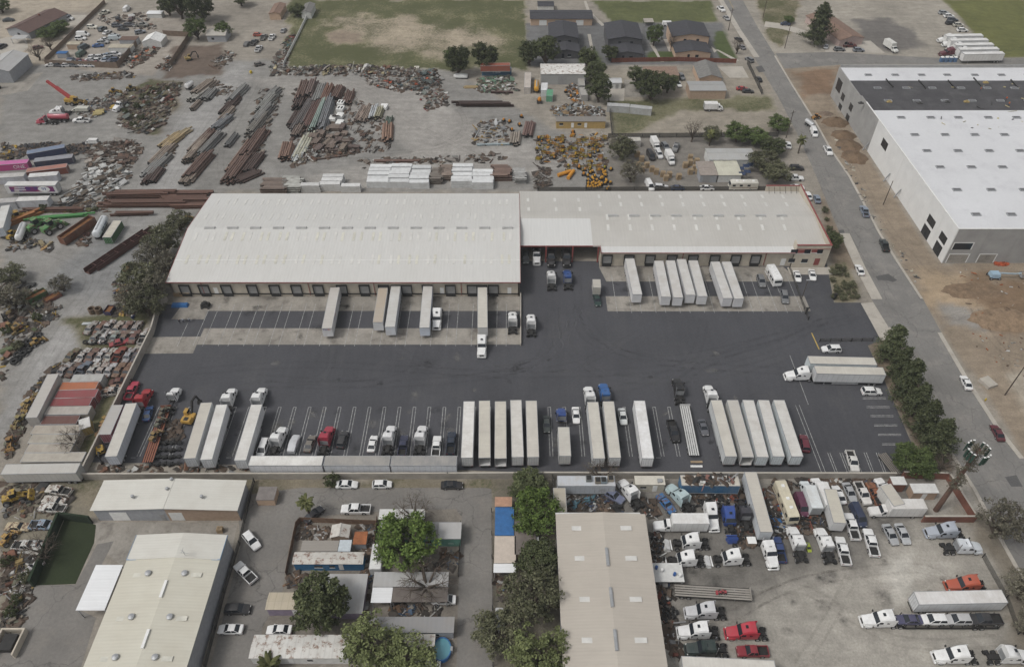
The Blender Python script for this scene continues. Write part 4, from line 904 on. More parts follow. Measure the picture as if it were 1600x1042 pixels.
def conifer(key, h, r, seed):
 rs = np.random.RandomState(seed); root = empty('tree'); tr = MB().cyl((0,0,0), (0,0,h*.95), .22, 7, .04); cs, ou = [], []; a = 0
 for i in range(80):
  f = .06 + .92*i/80; a += 2.4 + rs.uniform(-.3, .3); L_ = r*(1.05-f)**.75*rs.uniform(.55, 1.15) + .15; d = np.array([math.cos(a), math.sin(a), rs.uniform(.0, .5)]); p = np.array([0, 0, h*f]); tr.cyl(p, p + d*L_, .05, 4, .015)
  for q in np.linspace(.35, 1, 5):
   n = 20; c = p + d*L_*q + rs.normal(size=(n, 3))*np.array([.30, .30, .2])*(.5 + L_*.22); cs.append(c); ou.append(np.tile(d + np.array([0, 0, .5]), (n, 1)))
 tr.build('trunk', M['bark'], root); ob('crown', quads_mesh('crown', leafquads(np.concatenate(cs), np.concatenate(ou), .19, rs), LEAF['pine']), root); PROTO[key] = root
for i in range(2):
 tree_proto(f'dark{i}', 8, 4.0, 'dark', 7500, .23, 11+i, .12, 14, .12)
 tree_proto(f'mid{i}', 8, 4.0, 'mid', 7500, .22, 31+i, .14, 14, .12)
 tree_proto(f'bright{i}', 8, 4.2, 'bright', 7600, .22, 41+i, .16, 14, .14, twig=1)
 tree_proto(f'olive{i}', 7.5, 4.0, 'olive', 6500, .20, 51+i, .2, 14, .1, 2)
 tree_proto(f'pale{i}', 8, 4.2, 'pale', 7000, .22, 61+i, .2, 14, .14, twig=2)
 tree_proto(f'dry{i}', 7.5, 3.6, 'dry', 3600, .19, 71+i, .25, 14, .12, 4)
 conifer(f'pine{i}', 9, 3.0, 81+i)
 tree_proto(f'bush{i}', 2.2, 1.5, 'olive' if i else 'dark', 1100, .17, 91+i, .1, 7, .05)
tree_proto('bare', 7, 3.4, 'dry', 150, .12, 99, .8, 12, .2, 8)
def palm(key, h, seed):
 rs = np.random.RandomState(seed); root = empty('palm_tree'); MB().cyl((0,0,0), (.15,0,h), .28, 9, .2).build('trunk', M['bark'], root); V = []
 for i in range(46):
  a = i*2.4 + rs.uniform(-.2,.2); el = rs.uniform(-.7, 1.1); Lf = rs.uniform(1.7, 2.3); p = np.array([.15, 0, h]); d = np.array([math.cos(a)*math.cos(el), math.sin(a)*math.cos(el), math.sin(el)]); sd = np.array([-math.sin(a), math.cos(a), 0])
  for k in range(5):
   q = p + d*Lf/5; w0 = .34*math.sin(math.pi*(k+.6)/6.2); w1_ = .34*math.sin(math.pi*(k+1.6)/6.4)
   for s in (-1, 1):
    dr = np.array([0, 0, -.16]); V += [p, p + sd*s*w0 + dr*w0*3, q + sd*s*w1_ + dr*w1_*3, q]
   d = d + np.array([0, 0, -.24]); d /= np.linalg.norm(d); p = q
 ob('crown', quads_mesh('crown', np.array(V), LEAF['palm']), root); PROTO[key] = root
palm('palm', 5.5, 5); palm('shortpalm', 2.2, 6)
# a standing figure: one skinned body
def person(px, py, label, shirt, trousers, ang=0, z=0.0):
 g = G(px, py, z); r_ = empty('person', (g.x, g.y, z), R(ang)); tag(r_, label, 'person')
 J = [((0,0,.95),.15),((0,0,1.2),.145),((0,0,1.42),.16),((0,0,1.52),.065),((0,.02,1.62),.09),((0,.02,1.74),.085),((.1,0,.9),.1),((.12,.03,.5),.07),((.12,0,.08),.05),((.13,.14,.04),.045),((-.1,0,.9),.1),((-.12,-.02,.5),.07),((-.12,-.05,.08),.05),((-.13,.1,.04),.045),((.21,0,1.42),.06),((.27,0,1.14),.047),((.27,.12,.9),.035),((-.21,0,1.42),.06),((-.27,0,1.14),.047),((-.26,.1,.9),.035)]
 E = [(0,1),(1,2),(2,3),(3,4),(4,5),(0,6),(6,7),(7,8),(8,9),(0,10),(10,11),(11,12),(12,13),(2,14),(14,15),(15,16),(2,17),(17,18),(18,19)]
 me_ = bpy.data.meshes.new('body'); me_.from_pydata([j[0] for j in J], E, []); o = ob('body', me_, r_)
 sk = o.modifiers.new('skin', 'SKIN'); lay = me_.skin_vertices[0] if me_.skin_vertices else None
 if lay is None:
  bpy.context.view_layer.objects.active = o; bpy.ops.mesh.customdata_skin_add(); lay = me_.skin_vertices[0]
 for i, j in enumerate(J): lay.data[i].radius = (j[1], j[1]); lay.data[i].use_root = (i == 0)
 sb = o.modifiers.new('sub', 'SUBSURF'); sb.levels = 1; sb.render_levels = 1
 m_, t_, b_ = nmat('clothing_and_skin'); b_.inputs['Roughness'].default_value = .8
 sx = N(t_, 'ShaderNodeSeparateXYZ'); t_.links.new(objc(t_), sx.inputs[0]); rp = N(t_, 'ShaderNodeValToRGB'); rp.color_ramp.interpolation = 'CONSTANT'
 t_.links.new(mapr(t_, sx.outputs[2], 0, 2, 0, 1), rp.inputs[0]); e = rp.color_ramp.elements; e[0].color = (.03,.03,.03,1); e[1].position = .05; e[1].color = (*trousers, 1)
 for p_, c_ in ((.49, shirt), (.755, (.35,.2,.14)), (.85, (.03,.02,.015))): q = e.new(p_); q.color = (*c_, 1)
 t_.links.new(rp.outputs[0], b_.inputs['Base Color']); me_.materials.append(m_)
def text(s, parent, loc, rot, size, mat, ext=.004):
 cu = bpy.data.curves.new('lettering', 'FONT'); cu.body = s; cu.size = size; cu.extrude = ext; cu.align_x = 'CENTER'; cu.align_y = 'CENTER'; cu.resolution_u = 2
 tmp = bpy.data.objects.new('tmp', cu); COL.objects.link(tmp); dg = bpy.context.evaluated_depsgraph_get(); me_ = bpy.data.meshes.new_from_object(tmp.evaluated_get(dg)); bpy.data.objects.remove(tmp)
 me_.materials.clear(); me_.materials.append(mat); o = ob('lettering', me_, parent, loc); o.rotation_euler = rot; return o

# ---------------------------------------------------------------- main warehouse
M['roof_white'] = ribbed('white_metal_roof', (.575, .57, .55), 0.92, 0, .010, .5, .5, .05, (.50, .485, .45), seam=.05, seampitch=11)
M['roof_grey'] = ribbed('aged_metal_roof', (.50, .485, .455), 0.92, 0, .012, .55, .6, .06, (.39, .37, .335), seam=.08, seampitch=4.5)
M['roof_new'] = ribbed('recoated_metal_roof', (.59, .59, .575), 0.92, 0, .008, .5, .2, .08, (.6, .58, .55))
M['skylight'] = flat('skylight_panel', (.61, .595, .52), .4, 0, .3, .4, 'pos')
M['skylight_w'] = flat('white_skylight_panel', (.615, .605, .575), .4, 0, .2, .4, 'pos')
M['door_grey'] = flat('dock_door', (.30, .30, .295), .6, 0, .2, .6)
M['seal'] = flat('dock_seal', (.03, .03, .03), .9)
wh = empty('warehouse', (-2, 178, 0)); tag(wh, 'long white roofed warehouse with red trim and loading docks on the truck yard', 'warehouse')
WL = Vector((2, -178, 0))
def wp(mb, name, mat, parent=wh, **k): return mb.build(name, mat, parent, WL if parent is wh else None, **k)
X0, X1, Y0, YR, Y1, E, RZ = -95.6, 2.3, 157.2, 179.0, 201.0, 5.8, 8.3
wp(MB().add([(X0,Y0,E),(X1,Y0,E),(X1,YR,RZ),(X0,YR,RZ),(X0,Y0,E-.12),(X1,Y0,E-.12),(X1,YR,RZ-.12),(X0,YR,RZ-.12)], [(0,1,2,3),(7,6,5,4),(0,4,5,1),(1,5,6,2),(0,3,7,4)]), 'roof_slope', M['roof_white'])
wp(MB().add([(X0,YR,RZ),(X1,YR,RZ),(X1,Y1,E),(X0,Y1,E),(X0,YR,RZ-.12),(X1,YR,RZ-.12),(X1,Y1,E-.12),(X0,Y1,E-.12)], [(0,1,2,3),(7,6,5,4),(2,6,7,3),(1,5,6,2),(0,3,7,4)]), 'roof_slope', M['roof_white'])
g = MB()
g.box(X0+.5, X1-.3, Y0+.8, Y0+1.1, 0, E-.13); g.box(X0+.5, X1-.3, Y1-.6, Y1-.3, 0, E-.13)
for x in (X0+.5, X1-.6): g.add([(x,Y0+.8,0),(x,Y1-.3,0),(x,Y1-.3,E-.13),(x,YR,RZ-.13),(x,Y0+.8,E-.13),(x+.3,Y0+.8,0),(x+.3,Y1-.3,0),(x+.3,Y1-.3,E-.13),(x+.3,YR,RZ-.13),(x+.3,Y0+.8,E-.13)], [(0,1,2,3,4),(9,8,7,6,5),(0,4,9,5),(4,3,8,9),(3,2,7,8),(2,1,6,7)])
wp(g, 'wall', M['tan_wall'])
tr = MB(); tr.box(X0-.05, X1+.05, Y0-.1, Y0-.003, E-.22, E+.02)
for x in (X0-.1, X1+.003): tr.add([(x,Y0-.1,E-.3),(x,YR,RZ-.3),(x,Y1,E-.3),(x,Y1,E+.05),(x,YR,RZ+.05),(x,Y0-.1,E+.05),(x+.1,Y0-.1,E-.3),(x+.1,YR,RZ-.3),(x+.1,Y1,E-.3),(x+.1,Y1,E+.05),(x+.1,YR,RZ+.05),(x+.1,Y0-.1,E+.05)], [(0,1,4,5),(1,2,3,4),(6,11,10,7),(7,10,9,8),(5,4,10,11),(4,3,9,10),(0,5,11,6)])
wp(tr, 'fascia', M['red_trim'])
def slope_z(y, y0, yr, y1, e, rz): return e + (rz-e)*(y-y0)/(yr-y0) if y < yr else e + (rz-e)*(y1-y)/(y1-yr)
def skylight(x, y, L, wid, mat, args, parent=wh):
 y0, yr, y1, e, rz = args; z = slope_z(y, *args); a = math.atan2(rz-e, yr-y0) * (1 if y < yr else -1); k = ('sky', L, wid, mat)
 if k not in BM: BM[k] = MB().box(-wid/2, wid/2, -L/2, L/2, .01, .05).mesh('skylight', M[mat])
 o = ob('skylight', BM[k], parent, Vector((x, y, z)) + WL); o.rotation_euler = (a, 0, 0)
AL = (Y0, YR, Y1, E, RZ)
for yp in (314, 341, 374, 405):
 yw = G(560, yp, 6.9).y; x = X0 + 3 + rnd.uniform(0, 1); k = 0
 while x < X1 - 2: skylight(x, yw + rnd.uniform(-.15,.15), 3.6, .75, 'skylight' if yp > 360 and rnd.random() < .65 else 'skylight_w', AL); x += (2.1 if k % 2 else 3.3) + rnd.uniform(-.25, .25); k += 1
vent = MB().box(-1.55, 1.55, -.5, .5, 0, .22).box(-1.55, 1.55, -.28, .28, .22, .5).box(-1.5, 1.5, -.12, .12, .5, .56).mesh('ridge_vent', flat('vent_metal', (.46,.46,.45), .6))
x = X0 + 6.5
while x < X1 - 2: ob('ridge_vent', vent, wh, Vector((x, YR, RZ-.1)) + WL); x += 6.75
wp(MB().box(X0, X1, Y0+8.6, Y0+8.75, slope_z(Y0+8.7, *AL)-.02, slope_z(Y0+8.7, *AL)+.05), 'roof_batten', M['white'])
dd = MB().box(-1.25, 1.25, -.05, .02, 1.25, 4.0).mesh('dock_door', M['door_grey'])
ds = MB().box(-1.5, -1.25, -.35, .02, 1.1, 4.2).box(1.25, 1.5, -.35, .02, 1.1, 4.2).box(-1.5, 1.5, -.35, .02, 4.0, 4.25).box(-1.35, 1.35, -.3, .02, .3, 1.2).mesh('dock_seal', M['seal'])
dl = MB().box(-1.3, 1.3, -.07, -.05, 1.9, 1.95).box(-1.3, 1.3, -.07, -.05, 2.6, 2.65).box(-1.3, 1.3, -.07, -.05, 3.3, 3.35).mesh('door_rib', M['black'])
def dock(x, y):
 o = ob('dock_door', dd, wh, Vector((x, y, 0)) + WL); ob('dock_seal', ds, o); ob('door_rib', dl, o)
for px in (290,320,355,395,430,464,498,535,570,600,620,636,668,704,738,753,771): dock(G(px, 452, 2.5).x, Y0+.75)
for px in (312,480,583,720): wp(MB().box(G(px,445,5).x-.08, G(px,445,5).x+.08, Y0+.62, Y0+.79, .4, E-.33), 'downspout', M['red_trim'])
for px in (339, 691, 796): wp(MB().box(G(px,452,2).x-.55, G(px,452,2).x+.55, Y0+.72, Y0+.79, 1.0, 3.2), 'personnel_door', M['white'])
wp(MB().box(X0+2, X1-.5, Y0+.55, Y0+.78, .9, 1.15), 'dock_bumper', M['black'])
# right section
A0, A1, B0, BR, B1, E2, RZ2 = X1+.12, 92.0, 170.7, 186.6, 202.6, 5.6, 7.3
AR = (B0, BR, B1, E2, RZ2); XB = 25.8; YB = 173.6; zB = slope_z(YB, *AR)
def slab(x0, x1, ya, yb, args, mat, dz=0.0, th=.12, name='roof_slope'):
 za, zb = slope_z(ya, *args)+dz, slope_z(yb - 1e-4, *args)+dz
 return wp(MB().hexa([(x0,ya,za-th),(x1,ya,za-th),(x1,yb,zb-th),(x0,yb,zb-th)], [(x0,ya,za),(x1,ya,za),(x1,yb,zb),(x0,yb,zb)]), name, mat)
slab(A0, A1-.3, BR, B1, AR, M['roof_grey']); slab(XB-2.2, A1-.3, B0+2.6, BR-.002, AR, M['roof_grey']); slab(XB, 82, B0, B0+2.598, AR, M['roof_new'], .0)
slab(A0, XB-2.202, YB, BR-1.2, AR, M['roof_new'], .03); slab(A0, XB-2.202, BR-1.2, BR-.002, AR, M['roof_grey'])
g = MB(); g.box(XB+.3, 82.0, B0+.8, B0+1.1, 0, E2-.14); g.box(A0, A1-.3, B1-.5, B1-.2, 0, E2-.14)
g.box(XB, XB+.25, B0+.6, B0+12, 0, E2-.2)
wp(g, 'wall', M['tan_wall'])
wp(MB().box(A0+.1, XB, B0+17, B0+17.3, 0, 6.6).box(A0+.05, A0+.3, YB, B0+17, 0, 5.5), 'bay_wall', M['dark'])  # bay walls coloured near-black, the shade under the roof put into the colour
tr = MB(); tr.box(XB-.05, 82.05, B0-.1, B0-.003, E2-.22, E2+.02); tr.box(A0, XB-.06, YB-.1, YB-.004, zB-.35, zB+.05); tr.box(XB-.1, XB-.002, B0-.1, YB, E2-.3, E2+.4)
wp(tr, 'fascia', M['red_trim'])
for px in (852.5, 893.5, 933): wp(MB().box(G(px,408).x-.2, G(px,408).x+.2, YB-.35, YB+.05, 0, zB-.15), 'column', M['red_trim'])
for px, yp in [(p, y) for y in (306, 320) for p in range(936, 1240, 32)] + [(p, 357) for p in range(944, 1240, 33)] + [(p, 343) for p in range(944, 1240, 33)]:
 gg = G(px + (yp-306)*.25*(px-800)/300, yp, 6.4); skylight(gg.x, gg.y, 2.6, .8, 'skylight_w', AR)
for px, yp in ((825,311),(867,311),(904,311),(826,328),(869,328),(906,328)): gg = G(px, yp, 6.6); skylight(gg.x, gg.y, 2.4, .8, 'skylight_w', AR)
for i in range(12):
 ob('ridge_vent', vent, wh, Vector((30.6 + i*5.15*1.24, BR, RZ2-.1)) + WL) if 30.6 + i*6.39 < 88 else None
for px in (949,983,1016,1050,1083,1117,1150,1181): dock(G(px, 408, 2.5).x, B0+.75)
for px in (1068, 1198): wp(MB().box(G(px,402,4).x-.08, G(px,402,4).x+.08, B0+.62, B0+.79, .4, E2-.33), 'downspout', M['red_trim'])
wp(MB().box(G(1224,408,2).x-.7, G(1224,408,2).x+.7, B0+.72, B0+.79, .3, 2.8), 'personnel_door', M['white'])
# office end with parapet
OZ = 8.0; g = MB(); g.box(82.1, A1, B0+.2, B0+.5, 0, OZ); g.box(A1-.28, A1, B0+.5, B1+.2, 0, OZ); g.box(81, A1-.28, B1-.1, B1+.2, 0, OZ-.4); g.box(82.1, 82.4, B0+.5, B0+3, E2-.5, OZ)
wp(g, 'office_wall', M['tan_wall'])
tr = MB(); tr.box(82.0, A1+.1, B0+.1, B0+.6, OZ, OZ+.15); tr.box(A1-.34, A1+.1, B0+.6, B1+.3, OZ, OZ+.15); tr.box(80.9, A1-.36, B1-.16, B1+.3, OZ-.4, OZ-.25); tr.box(82.05, A1+.05, B0+.12, B0+.198, OZ-1.3, OZ-1.15)
wp(tr, 'parapet_cap', M['red_trim'])
for i in range(6): x = 83 + i*1.6; wp(MB().bar((x, B0+.52, OZ-.2), (x, B0+2.0, 6.0), .09, .09), 'parapet_strut', M['black'])
for i in range(6): x = 81.8 + i*1.75; wp(MB().bar((x, B1-.14, OZ-.6), (x, B1-1.8, 5.9), .09, .09), 'parapet_strut', M['black'])
for px, py, ww, hh, mm in ((1241,393,2.0,1.4,'glass'),(1252,393,2.0,1.2,'red_trim'),(1261.5,393,1.8,1.4,'glass'),(1272.5,392.5,1.6,1.0,'red_trim'),(1281,393,1.7,1.4,'glass'),(1237,407,1.8,1.3,'glass'),(1257,407.5,1.8,1.3,'glass'),(1276,409,1.5,2.4,'red_trim')):
 q = onY(px, py, B0+.2); o = wp(MB().box(q.x-ww/2, q.x+ww/2, B0+.12, B0+.197, q.z-hh/2, q.z+hh/2), 'office_door' if hh > 2 else 'office_window', M[mm])
 ob('window_sill', MB().box(q.x-ww/2-.1, q.x+ww/2+.1, B0+.08, B0+.19, q.z-hh/2-.12, q.z-hh/2-.01).mesh('window_sill', M['white']), o) if hh < 2 else None
q = G(1246, 419); wp(MB().box(81, A1+1.5, B0-3.2, B0+.1, 0, .14), 'entrance_walk', M['concrete_light'])

# ---------------------------------------------------------------- new tilt-up building on the right
M['tilt'] = flat('tilt_up_concrete', (.33, .325, .315), .9, 0, .2, .25, 'pos')
M['tiltw'] = flat('primed_white_panel', (.70, .70, .69), .85, 0, .10, .3, 'pos')
M['membrane'] = ground_mat('white_roof_membrane', (.60, .605, .62), .05, .05, .7, (.52, .52, .54), .05)
M['felt'] = ground_mat('black_roof_felt', (.06, .058, .062), .25, .15, .9, (.10, .098, .10), .08)
nb = empty('tilt_up_building', (190, 226, 0)); tag(nb, 'huge white and grey concrete building under construction with a half black roof', 'building')
NL = Vector((-190, -226, 0)); NX, NX2, NY, NY2, NZ = 127.4, 262.0, 173.0, 280.0, 12.3
def npart(mb, name, mat): return mb.build(name, mat, nb, NL)
# wall panels, each a slab of its own with a joint between
ycuts = [173.0, 181.5, 190, 201, 213, 225, 237, 246, 255, 263, 271.5, 280]
for a, b2 in zip(ycuts, ycuts[1:]):
 npart(MB().box(NX, NX+.3, a+.02, b2-.02, 0, NZ - (0 if a < 250 else .5)), 'wall_panel', M['tiltw'] if a < 236 else M['tilt'])
xc = list(np.arange(NX+.32, NX2, 9.0))
for a, b2 in zip(xc, xc[1:]):
 npart(MB().box(a+.02, b2-.02, NY, NY+.3, 0, NZ), 'wall_panel', M['tilt']); npart(MB().box(a+.02, b2-.02, NY2-.3, NY2, 0, NZ+(.4 if int(a) % 3 else 0)), 'wall_panel', M['tilt'])
npart(MB().box(NX2-.3, NX2, NY, NY2, 0, NZ), 'wall_panel', M['tilt'])
npart(MB().box(NX+.31, NX2-.31, NY+.31, 245, 11.3, 11.6), 'roof_deck', M['membrane']); npart(MB().box(NX+.31, NX2-.31, 245.005, 268.5, 11.3, 11.59), 'roof_deck', M['felt']); npart(MB().box(NX+.31, NX2-.31, 268.505, NY2-.31, 11.3, 11.6), 'roof_deck', M['membrane'])
npart(MB().box(NX-.06, NX+.36, NY-.06, NY2-30, NZ+.002, NZ+.1).box(NX+.37, NX2, NY-.06, NY+.36, NZ+.002, NZ+.1), 'parapet_cap', M['white'])
sk = MB().box(-1.25, 1.25, -.65, .65, 0, .3).box(-1.1, 1.1, -.5, .5, .3, .42, t=.2).mesh('roof_skylight', [flat('skylight_dome', (.13, .13, .135), .4, 0, .2)])
sk2 = MB().box(-1.3, -1.1, -.7, .7, 0, .34).box(1.1, 1.3, -.7, .7, 0, .34).box(-1.1, 1.1, .5, .7, 0, .34).box(-1.1, 1.1, -.7, -.5, 0, .34).mesh('curb', M['steel'])
for yy in (181, 194, 207, 217, 227.5, 239.5, 252, 262, 273):
 for k in range(12):
  o = ob('roof_skylight', sk, nb, Vector((136.2 + 10.2*k + rnd.uniform(-.3,.3), yy, 11.6)) + NL); ob('curb', sk2, o)
for px, py, wy, hz in ((1455,346,4.6,2.6),(1473.5,372,4.0,2.6),(1446,363,4.6,3.8),(1464.5,389,4.0,3.8),(1382,226,4.6,2.8),(1311,134,5,4.5),(1317,152,3.2,2.6),(1329.5,168,3.2,2.6),(1312.5,168,3.2,2.6),(1324,184.5,3.2,2.6)):
 q = onX(px, py, NX); o = npart(MB().box(NX-.03, NX-.004, q.y-wy/2, q.y+wy/2, max(.02, q.z-hz/2), q.z+hz/2), 'window_opening', M['glass'])
 ob('mullion', MB().box(NX-.06, NX-.031, q.y-.06, q.y+.06, max(.03, q.z-hz/2), q.z+hz/2).mesh('mullion', M['black']), o)
for px, py, wx, hz, mm in ((1504,385,5.4,2.3,'glass'),(1496,404,5.6,3.0,'concrete'),(1541,404,4.8,3.0,'concrete')):
 q = onY(px, py, NY); o = npart(MB().box(q.x-wx/2, q.x+wx/2, NY-.03, NY-.004, max(.02, q.z-hz/2), q.z+hz/2), 'window_opening', M[mm])
 ob('window_frame', MB().box(q.x-wx/2-.3, q.x+wx/2+.3, NY-.05, NY-.032, q.z+hz/2, q.z+hz/2+.3).box(q.x-wx/2-.3, q.x-wx/2, NY-.05, NY-.032, max(.02, q.z-hz/2), q.z+hz/2).box(q.x+wx/2, q.x+wx/2+.3, NY-.05, NY-.032, max(.02, q.z-hz/2), q.z+hz/2).mesh('window_frame', M['tiltw']), o)
for px in (1344,1378,1405): # temporary wall braces
 q = onX(px, 262 if px < 1360 else 305, NX); npart(MB().bar((NX-.2, q.y, 3.2), (NX-1.4, q.y, .1), .3, .3), 'wall_brace', M['steel'])

# ---------------------------------------------------------------- generic small buildings
def rmat(name, col, **k): return ribbed(name, col, k.pop('pitch', .6), k.pop('axis', 1), k.pop('depth', .01), k.pop('rough', .65), k.pop('dirt', .5), k.pop('dscale', .25), k.pop('dcol', (.3,.27,.23)), **k)
def building(name, label, xl, xr, yf, yb, h, rise, axis, wallm, roofm, win=(), over=.35, xb=None, cat='building', post=False, rise_at=.5, shingle=False):
 """eave outline read off the photo: front eave xl..xr at row yf, back eave at row yb"""
 a, b2 = G(xl, yf, h), G(xr, yf, h); yB = G((xl+xr)/2, yb, h).y; x0, x1, y0, y1 = a.x, b2.x, a.y, yB
 cx, cy = (x0+x1)/2, (y0+y1)/2; root = empty(name, (cx, cy, 0)); tag(root, label, cat); hx, hy = (x1-x0)/2, (y1-y0)/2; wx, wy = hx-over, hy-over
 if rise <= 0.02:
  MB().box(-hx, hx, -hy, hy, h-.12, h).build('roof', roofm, root)
  if post:
   for sx in (-1, 1):
    for sy in (-1, 1): MB().box(sx*wx-.08, sx*wx+.08, sy*wy-.08, sy*wy+.08, 0, h-.12).build('post', M['steel'], root)
  else: MB().box(-wx, wx, -wy, wy, 0, h-.125).build('wall', wallm, root)
 else:
  if axis == 'x':
   r_ = hy*(2*rise_at-1); P = [((-hx,-hy),(hx,-hy),(hx,r_),(-hx,r_)), ((hx,hy),(-hx,hy),(-hx,r_),(hx,r_))]
   gab = lambda s: [(s*wx,-wy,0),(s*wx,wy,0),(s*wx,wy,h-.12),(s*wx,r_,h+rise*.9),(s*wx,-wy,h-.12)]
  else:
   r_ = hx*(2*rise_at-1); P = [((-hx,hy),(-hx,-hy),(r_,-hy),(r_,hy)), ((hx,-hy),(hx,hy),(r_,hy),(r_,-hy))]
   gab = lambda s: [(-wx,s*wy,0),(wx,s*wy,0),(wx,s*wy,h-.12),(r_,s*wy,h+rise*.9),(-wx,s*wy,h-.12)]
  for q in P:
   lo = [(p[0], p[1], h if i < 2 else h+rise) for i, p in enumerate(q)]
   MB().hexa([(p[0],p[1],p[2]-.12) for p in lo], lo).build('roof_slope', roofm, root)
  wl = MB(); A_, B_ = gab(-1), gab(1); wl.add(A_ + B_, [(0,1,2,3,4),(9,8,7,6,5),(0,4,9,5),(1,6,7,2)]); wl.build('wall', wallm, root)
  MB().bar((-hx,r_,h+rise+.02) if axis == 'x' else (r_,-hy,h+rise+.02), (hx,r_,h+rise+.02) if axis == 'x' else (r_,hy,h+rise+.02), .3, .06).build('ridge_cap', roofm, root)
 for it in win:   # (position along front 0-1, z, w, h, kind)
  u, z, ww, hh, kd = it; x = -wx + 2*wx*u
  o = MB().box(x-ww/2, x+ww/2, -wy-.05, -wy-.004, z, z+hh).build('door' if kd == 'd' else ('garage_door' if kd == 'g' else 'window'), M['glass'] if kd == 'w' else (M['white'] if kd in 'gd' else M['door_grey']), root)
  if kd == 'w': MB().box(x-ww/2-.08, x+ww/2+.08, -wy-.09, -wy-.052, z-.12, z-.01).build('sill', M['white'], o)
 return root
cream = rmat('cream_metal_roof', (.56,.54,.46), dscale=.12, dcol=(.45,.41,.33)); paleroof = rmat('pale_metal_roof', (.60,.59,.54), dscale=.15, dcol=(.45,.42,.37)); whitem = rmat('white_metal_sheet', (.76,.77,.78), dirt=.12)
tanroof = rmat('tan_metal_roof', (.46,.42,.365), dscale=.1, dcol=(.36,.32,.28)); rusty = rmat('rusted_white_roof', (.55,.53,.49), pitch=.9, axis=0, rust=(.16,.07,.04)); greyroof = rmat('grey_metal_roof', (.25,.25,.255), pitch=.9, axis=0); lightgrey = rmat('light_grey_roof', (.42,.42,.42), pitch=1.2, axis=0)
brownroof = rmat('brown_flat_roof', (.12,.10,.09), pitch=1.0, axis=0); shed_blue = flat('blue_siding', (.03,.14,.28), .7, 0, .3); teal = flat('teal_siding', (.13,.30,.24), .7, 0, .3); lilac = flat('lilac_siding', (.30,.25,.33), .7); greyw = flat('grey_siding', (.33,.34,.36), .75, 0, .2); tanw = flat('tan_siding', (.42,.31,.23), .8, 0, .2); whitew = flat('white_siding', (.6,.6,.58), .7, 0, .2); darkw = flat('charcoal_siding', (.09,.09,.095), .8); peachw = flat('peach_stucco', (.50,.36,.26), .9, 0, .15)
shing = flat('charcoal_shingles', (.052,.052,.06), .9, 0, .35, 1.2); maroonsh = flat('maroon_shingles', (.12,.075,.065), .9, 0, .3, 1.2); brownsh = flat('brown_shingles', (.22,.145,.11), .9, 0, .3, 1.0); greysh = flat('grey_shingles', (.19,.185,.175), .9, 0, .3, 1.0)
tarp_blue = flat('blue_tarp', (.03,.13,.33), .6, 0, .3); orange_t = flat('rusty_orange_roof', (.36,.13,.05), .8, 0, .6, .5); tan_t = flat('tan_tarp', (.42,.38,.30), .8, 0, .25, .5); yellowmix = flat('yellow_siding', (.42,.29,.11), .8, 0, .2)
# lower left industrial sheds
o = building('workshop', 'wide workshop with pale ribbed roof, half grey half tan front and roll doors', 140, 371, 797.5, 750, 4.3, .7, 'y', greyw, paleroof, ((.16,.1,3.6,3.0,'g'), (.56,.1,2.8,2.9,'g'), (.46,.1,1.0,2.1,'x')))
hx = 0
q0, q1 = G(255, 797.5, 4.3), G(371, 797.5, 4.3)
MB().box(q0.x - o.location.x, q1.x - o.location.x - .36, G(255,797.5,4.3).y - o.location.y + .335, G(255,797.5,4.3).y - o.location.y + .347, .02, 4.15).build('tan_front', tanw, o)
for px, py in ((269,750),(262,765),(208,777),(316,777)): q = G(px, py, 4.8); MB().lathe([(.25,0),(.25,.4),(.4,.45),(.3,.75),(0.05,.8)]).build('roof_ventilator', M['steel'], o, q - o.location)
# cream roofed shed running toward the camera
cs = empty('cream_shed', (-57, 82, 0)); tag(cs, 'big cream roofed metal shed with round roof ventilators at the lower left corner', 'shed'); CL = Vector((57, -82, 0)); hz = 6.5
k0, k1 = G(215,836,hz), G(355,836,hz); k2, k3 = G(197,874.5,hz), G(344,875,hz); xl, xr = (k0.x + k2.x)/2, (k1.x + k3.x)/2; yb, ym, yf = k0.y, k2.y, 44.0; xm = (xl+xr)/2 + .6
def cslab(ya, yb_, mat, dz=0):
 for a_, b_ in ((xl, xm), (xr, xm)):
  L_ = [(a_,ya,hz+dz),(b_,ya,hz+.9+dz),(b_,yb_,hz+.9+dz),(a_,yb_,hz+dz)]
  if a_ > b_: L_ = [L_[1], L_[0], L_[3], L_[2]]
  MB().hexa([(p[0],p[1],p[2]-.12) for p in L_], L_).build('roof_slope', mat, cs, CL)
cslab(yf, ym-.005, cream); cslab(ym, yb, paleroof, .12)
MB().hexa([(xl+.2,yf,0),(xr-.2,yf,0),(xr-.2,yb-.2,0),(xl+.2,yb-.2,0)], [(xl+.2,yf,hz-.13),(xr-.2,yf,hz-.13),(xr-.2,yb-.2,hz-.13),(xl+.2,yb-.2,hz-.13)]).build('wall', greyw, cs, CL)
MB().box(xl, xr, ym-.1, ym+.1, hz+.13, hz+.17).box(xl-.06, xl-.003, ym, yb, hz-.2, hz+.2).box(xr+.003, xr+.06, ym, yb, hz-.2, hz+.2).build('blue_trim', flat('pale_blue_trim', (.25,.36,.5), .6), cs, CL)
for px, py in ((232,896),(289,896),(206,964),(266,964),(181,1027),(243,1027)):
 q = G(px, py, hz+.5); MB().lathe([(.45,-.1),(.45,.25),(.62,.3),(.55,.55),(.1,.7)], n=14).build('roof_ventilator', M['steel'], cs, Vector((q.x, q.y, hz+.45)) + CL, smooth=40)
 q2 = G(px + (-15 if px in (232,206,181) else 17), py+2, hz+.4); MB().box(-1.1, 1.1, -.45, .45, 0, .03).build('skylight', M['skylight'], cs, Vector((q2.x, q2.y, hz + .9*(1-abs(q2.x-xm)/(xr-xl)*2)+.03)) + CL)
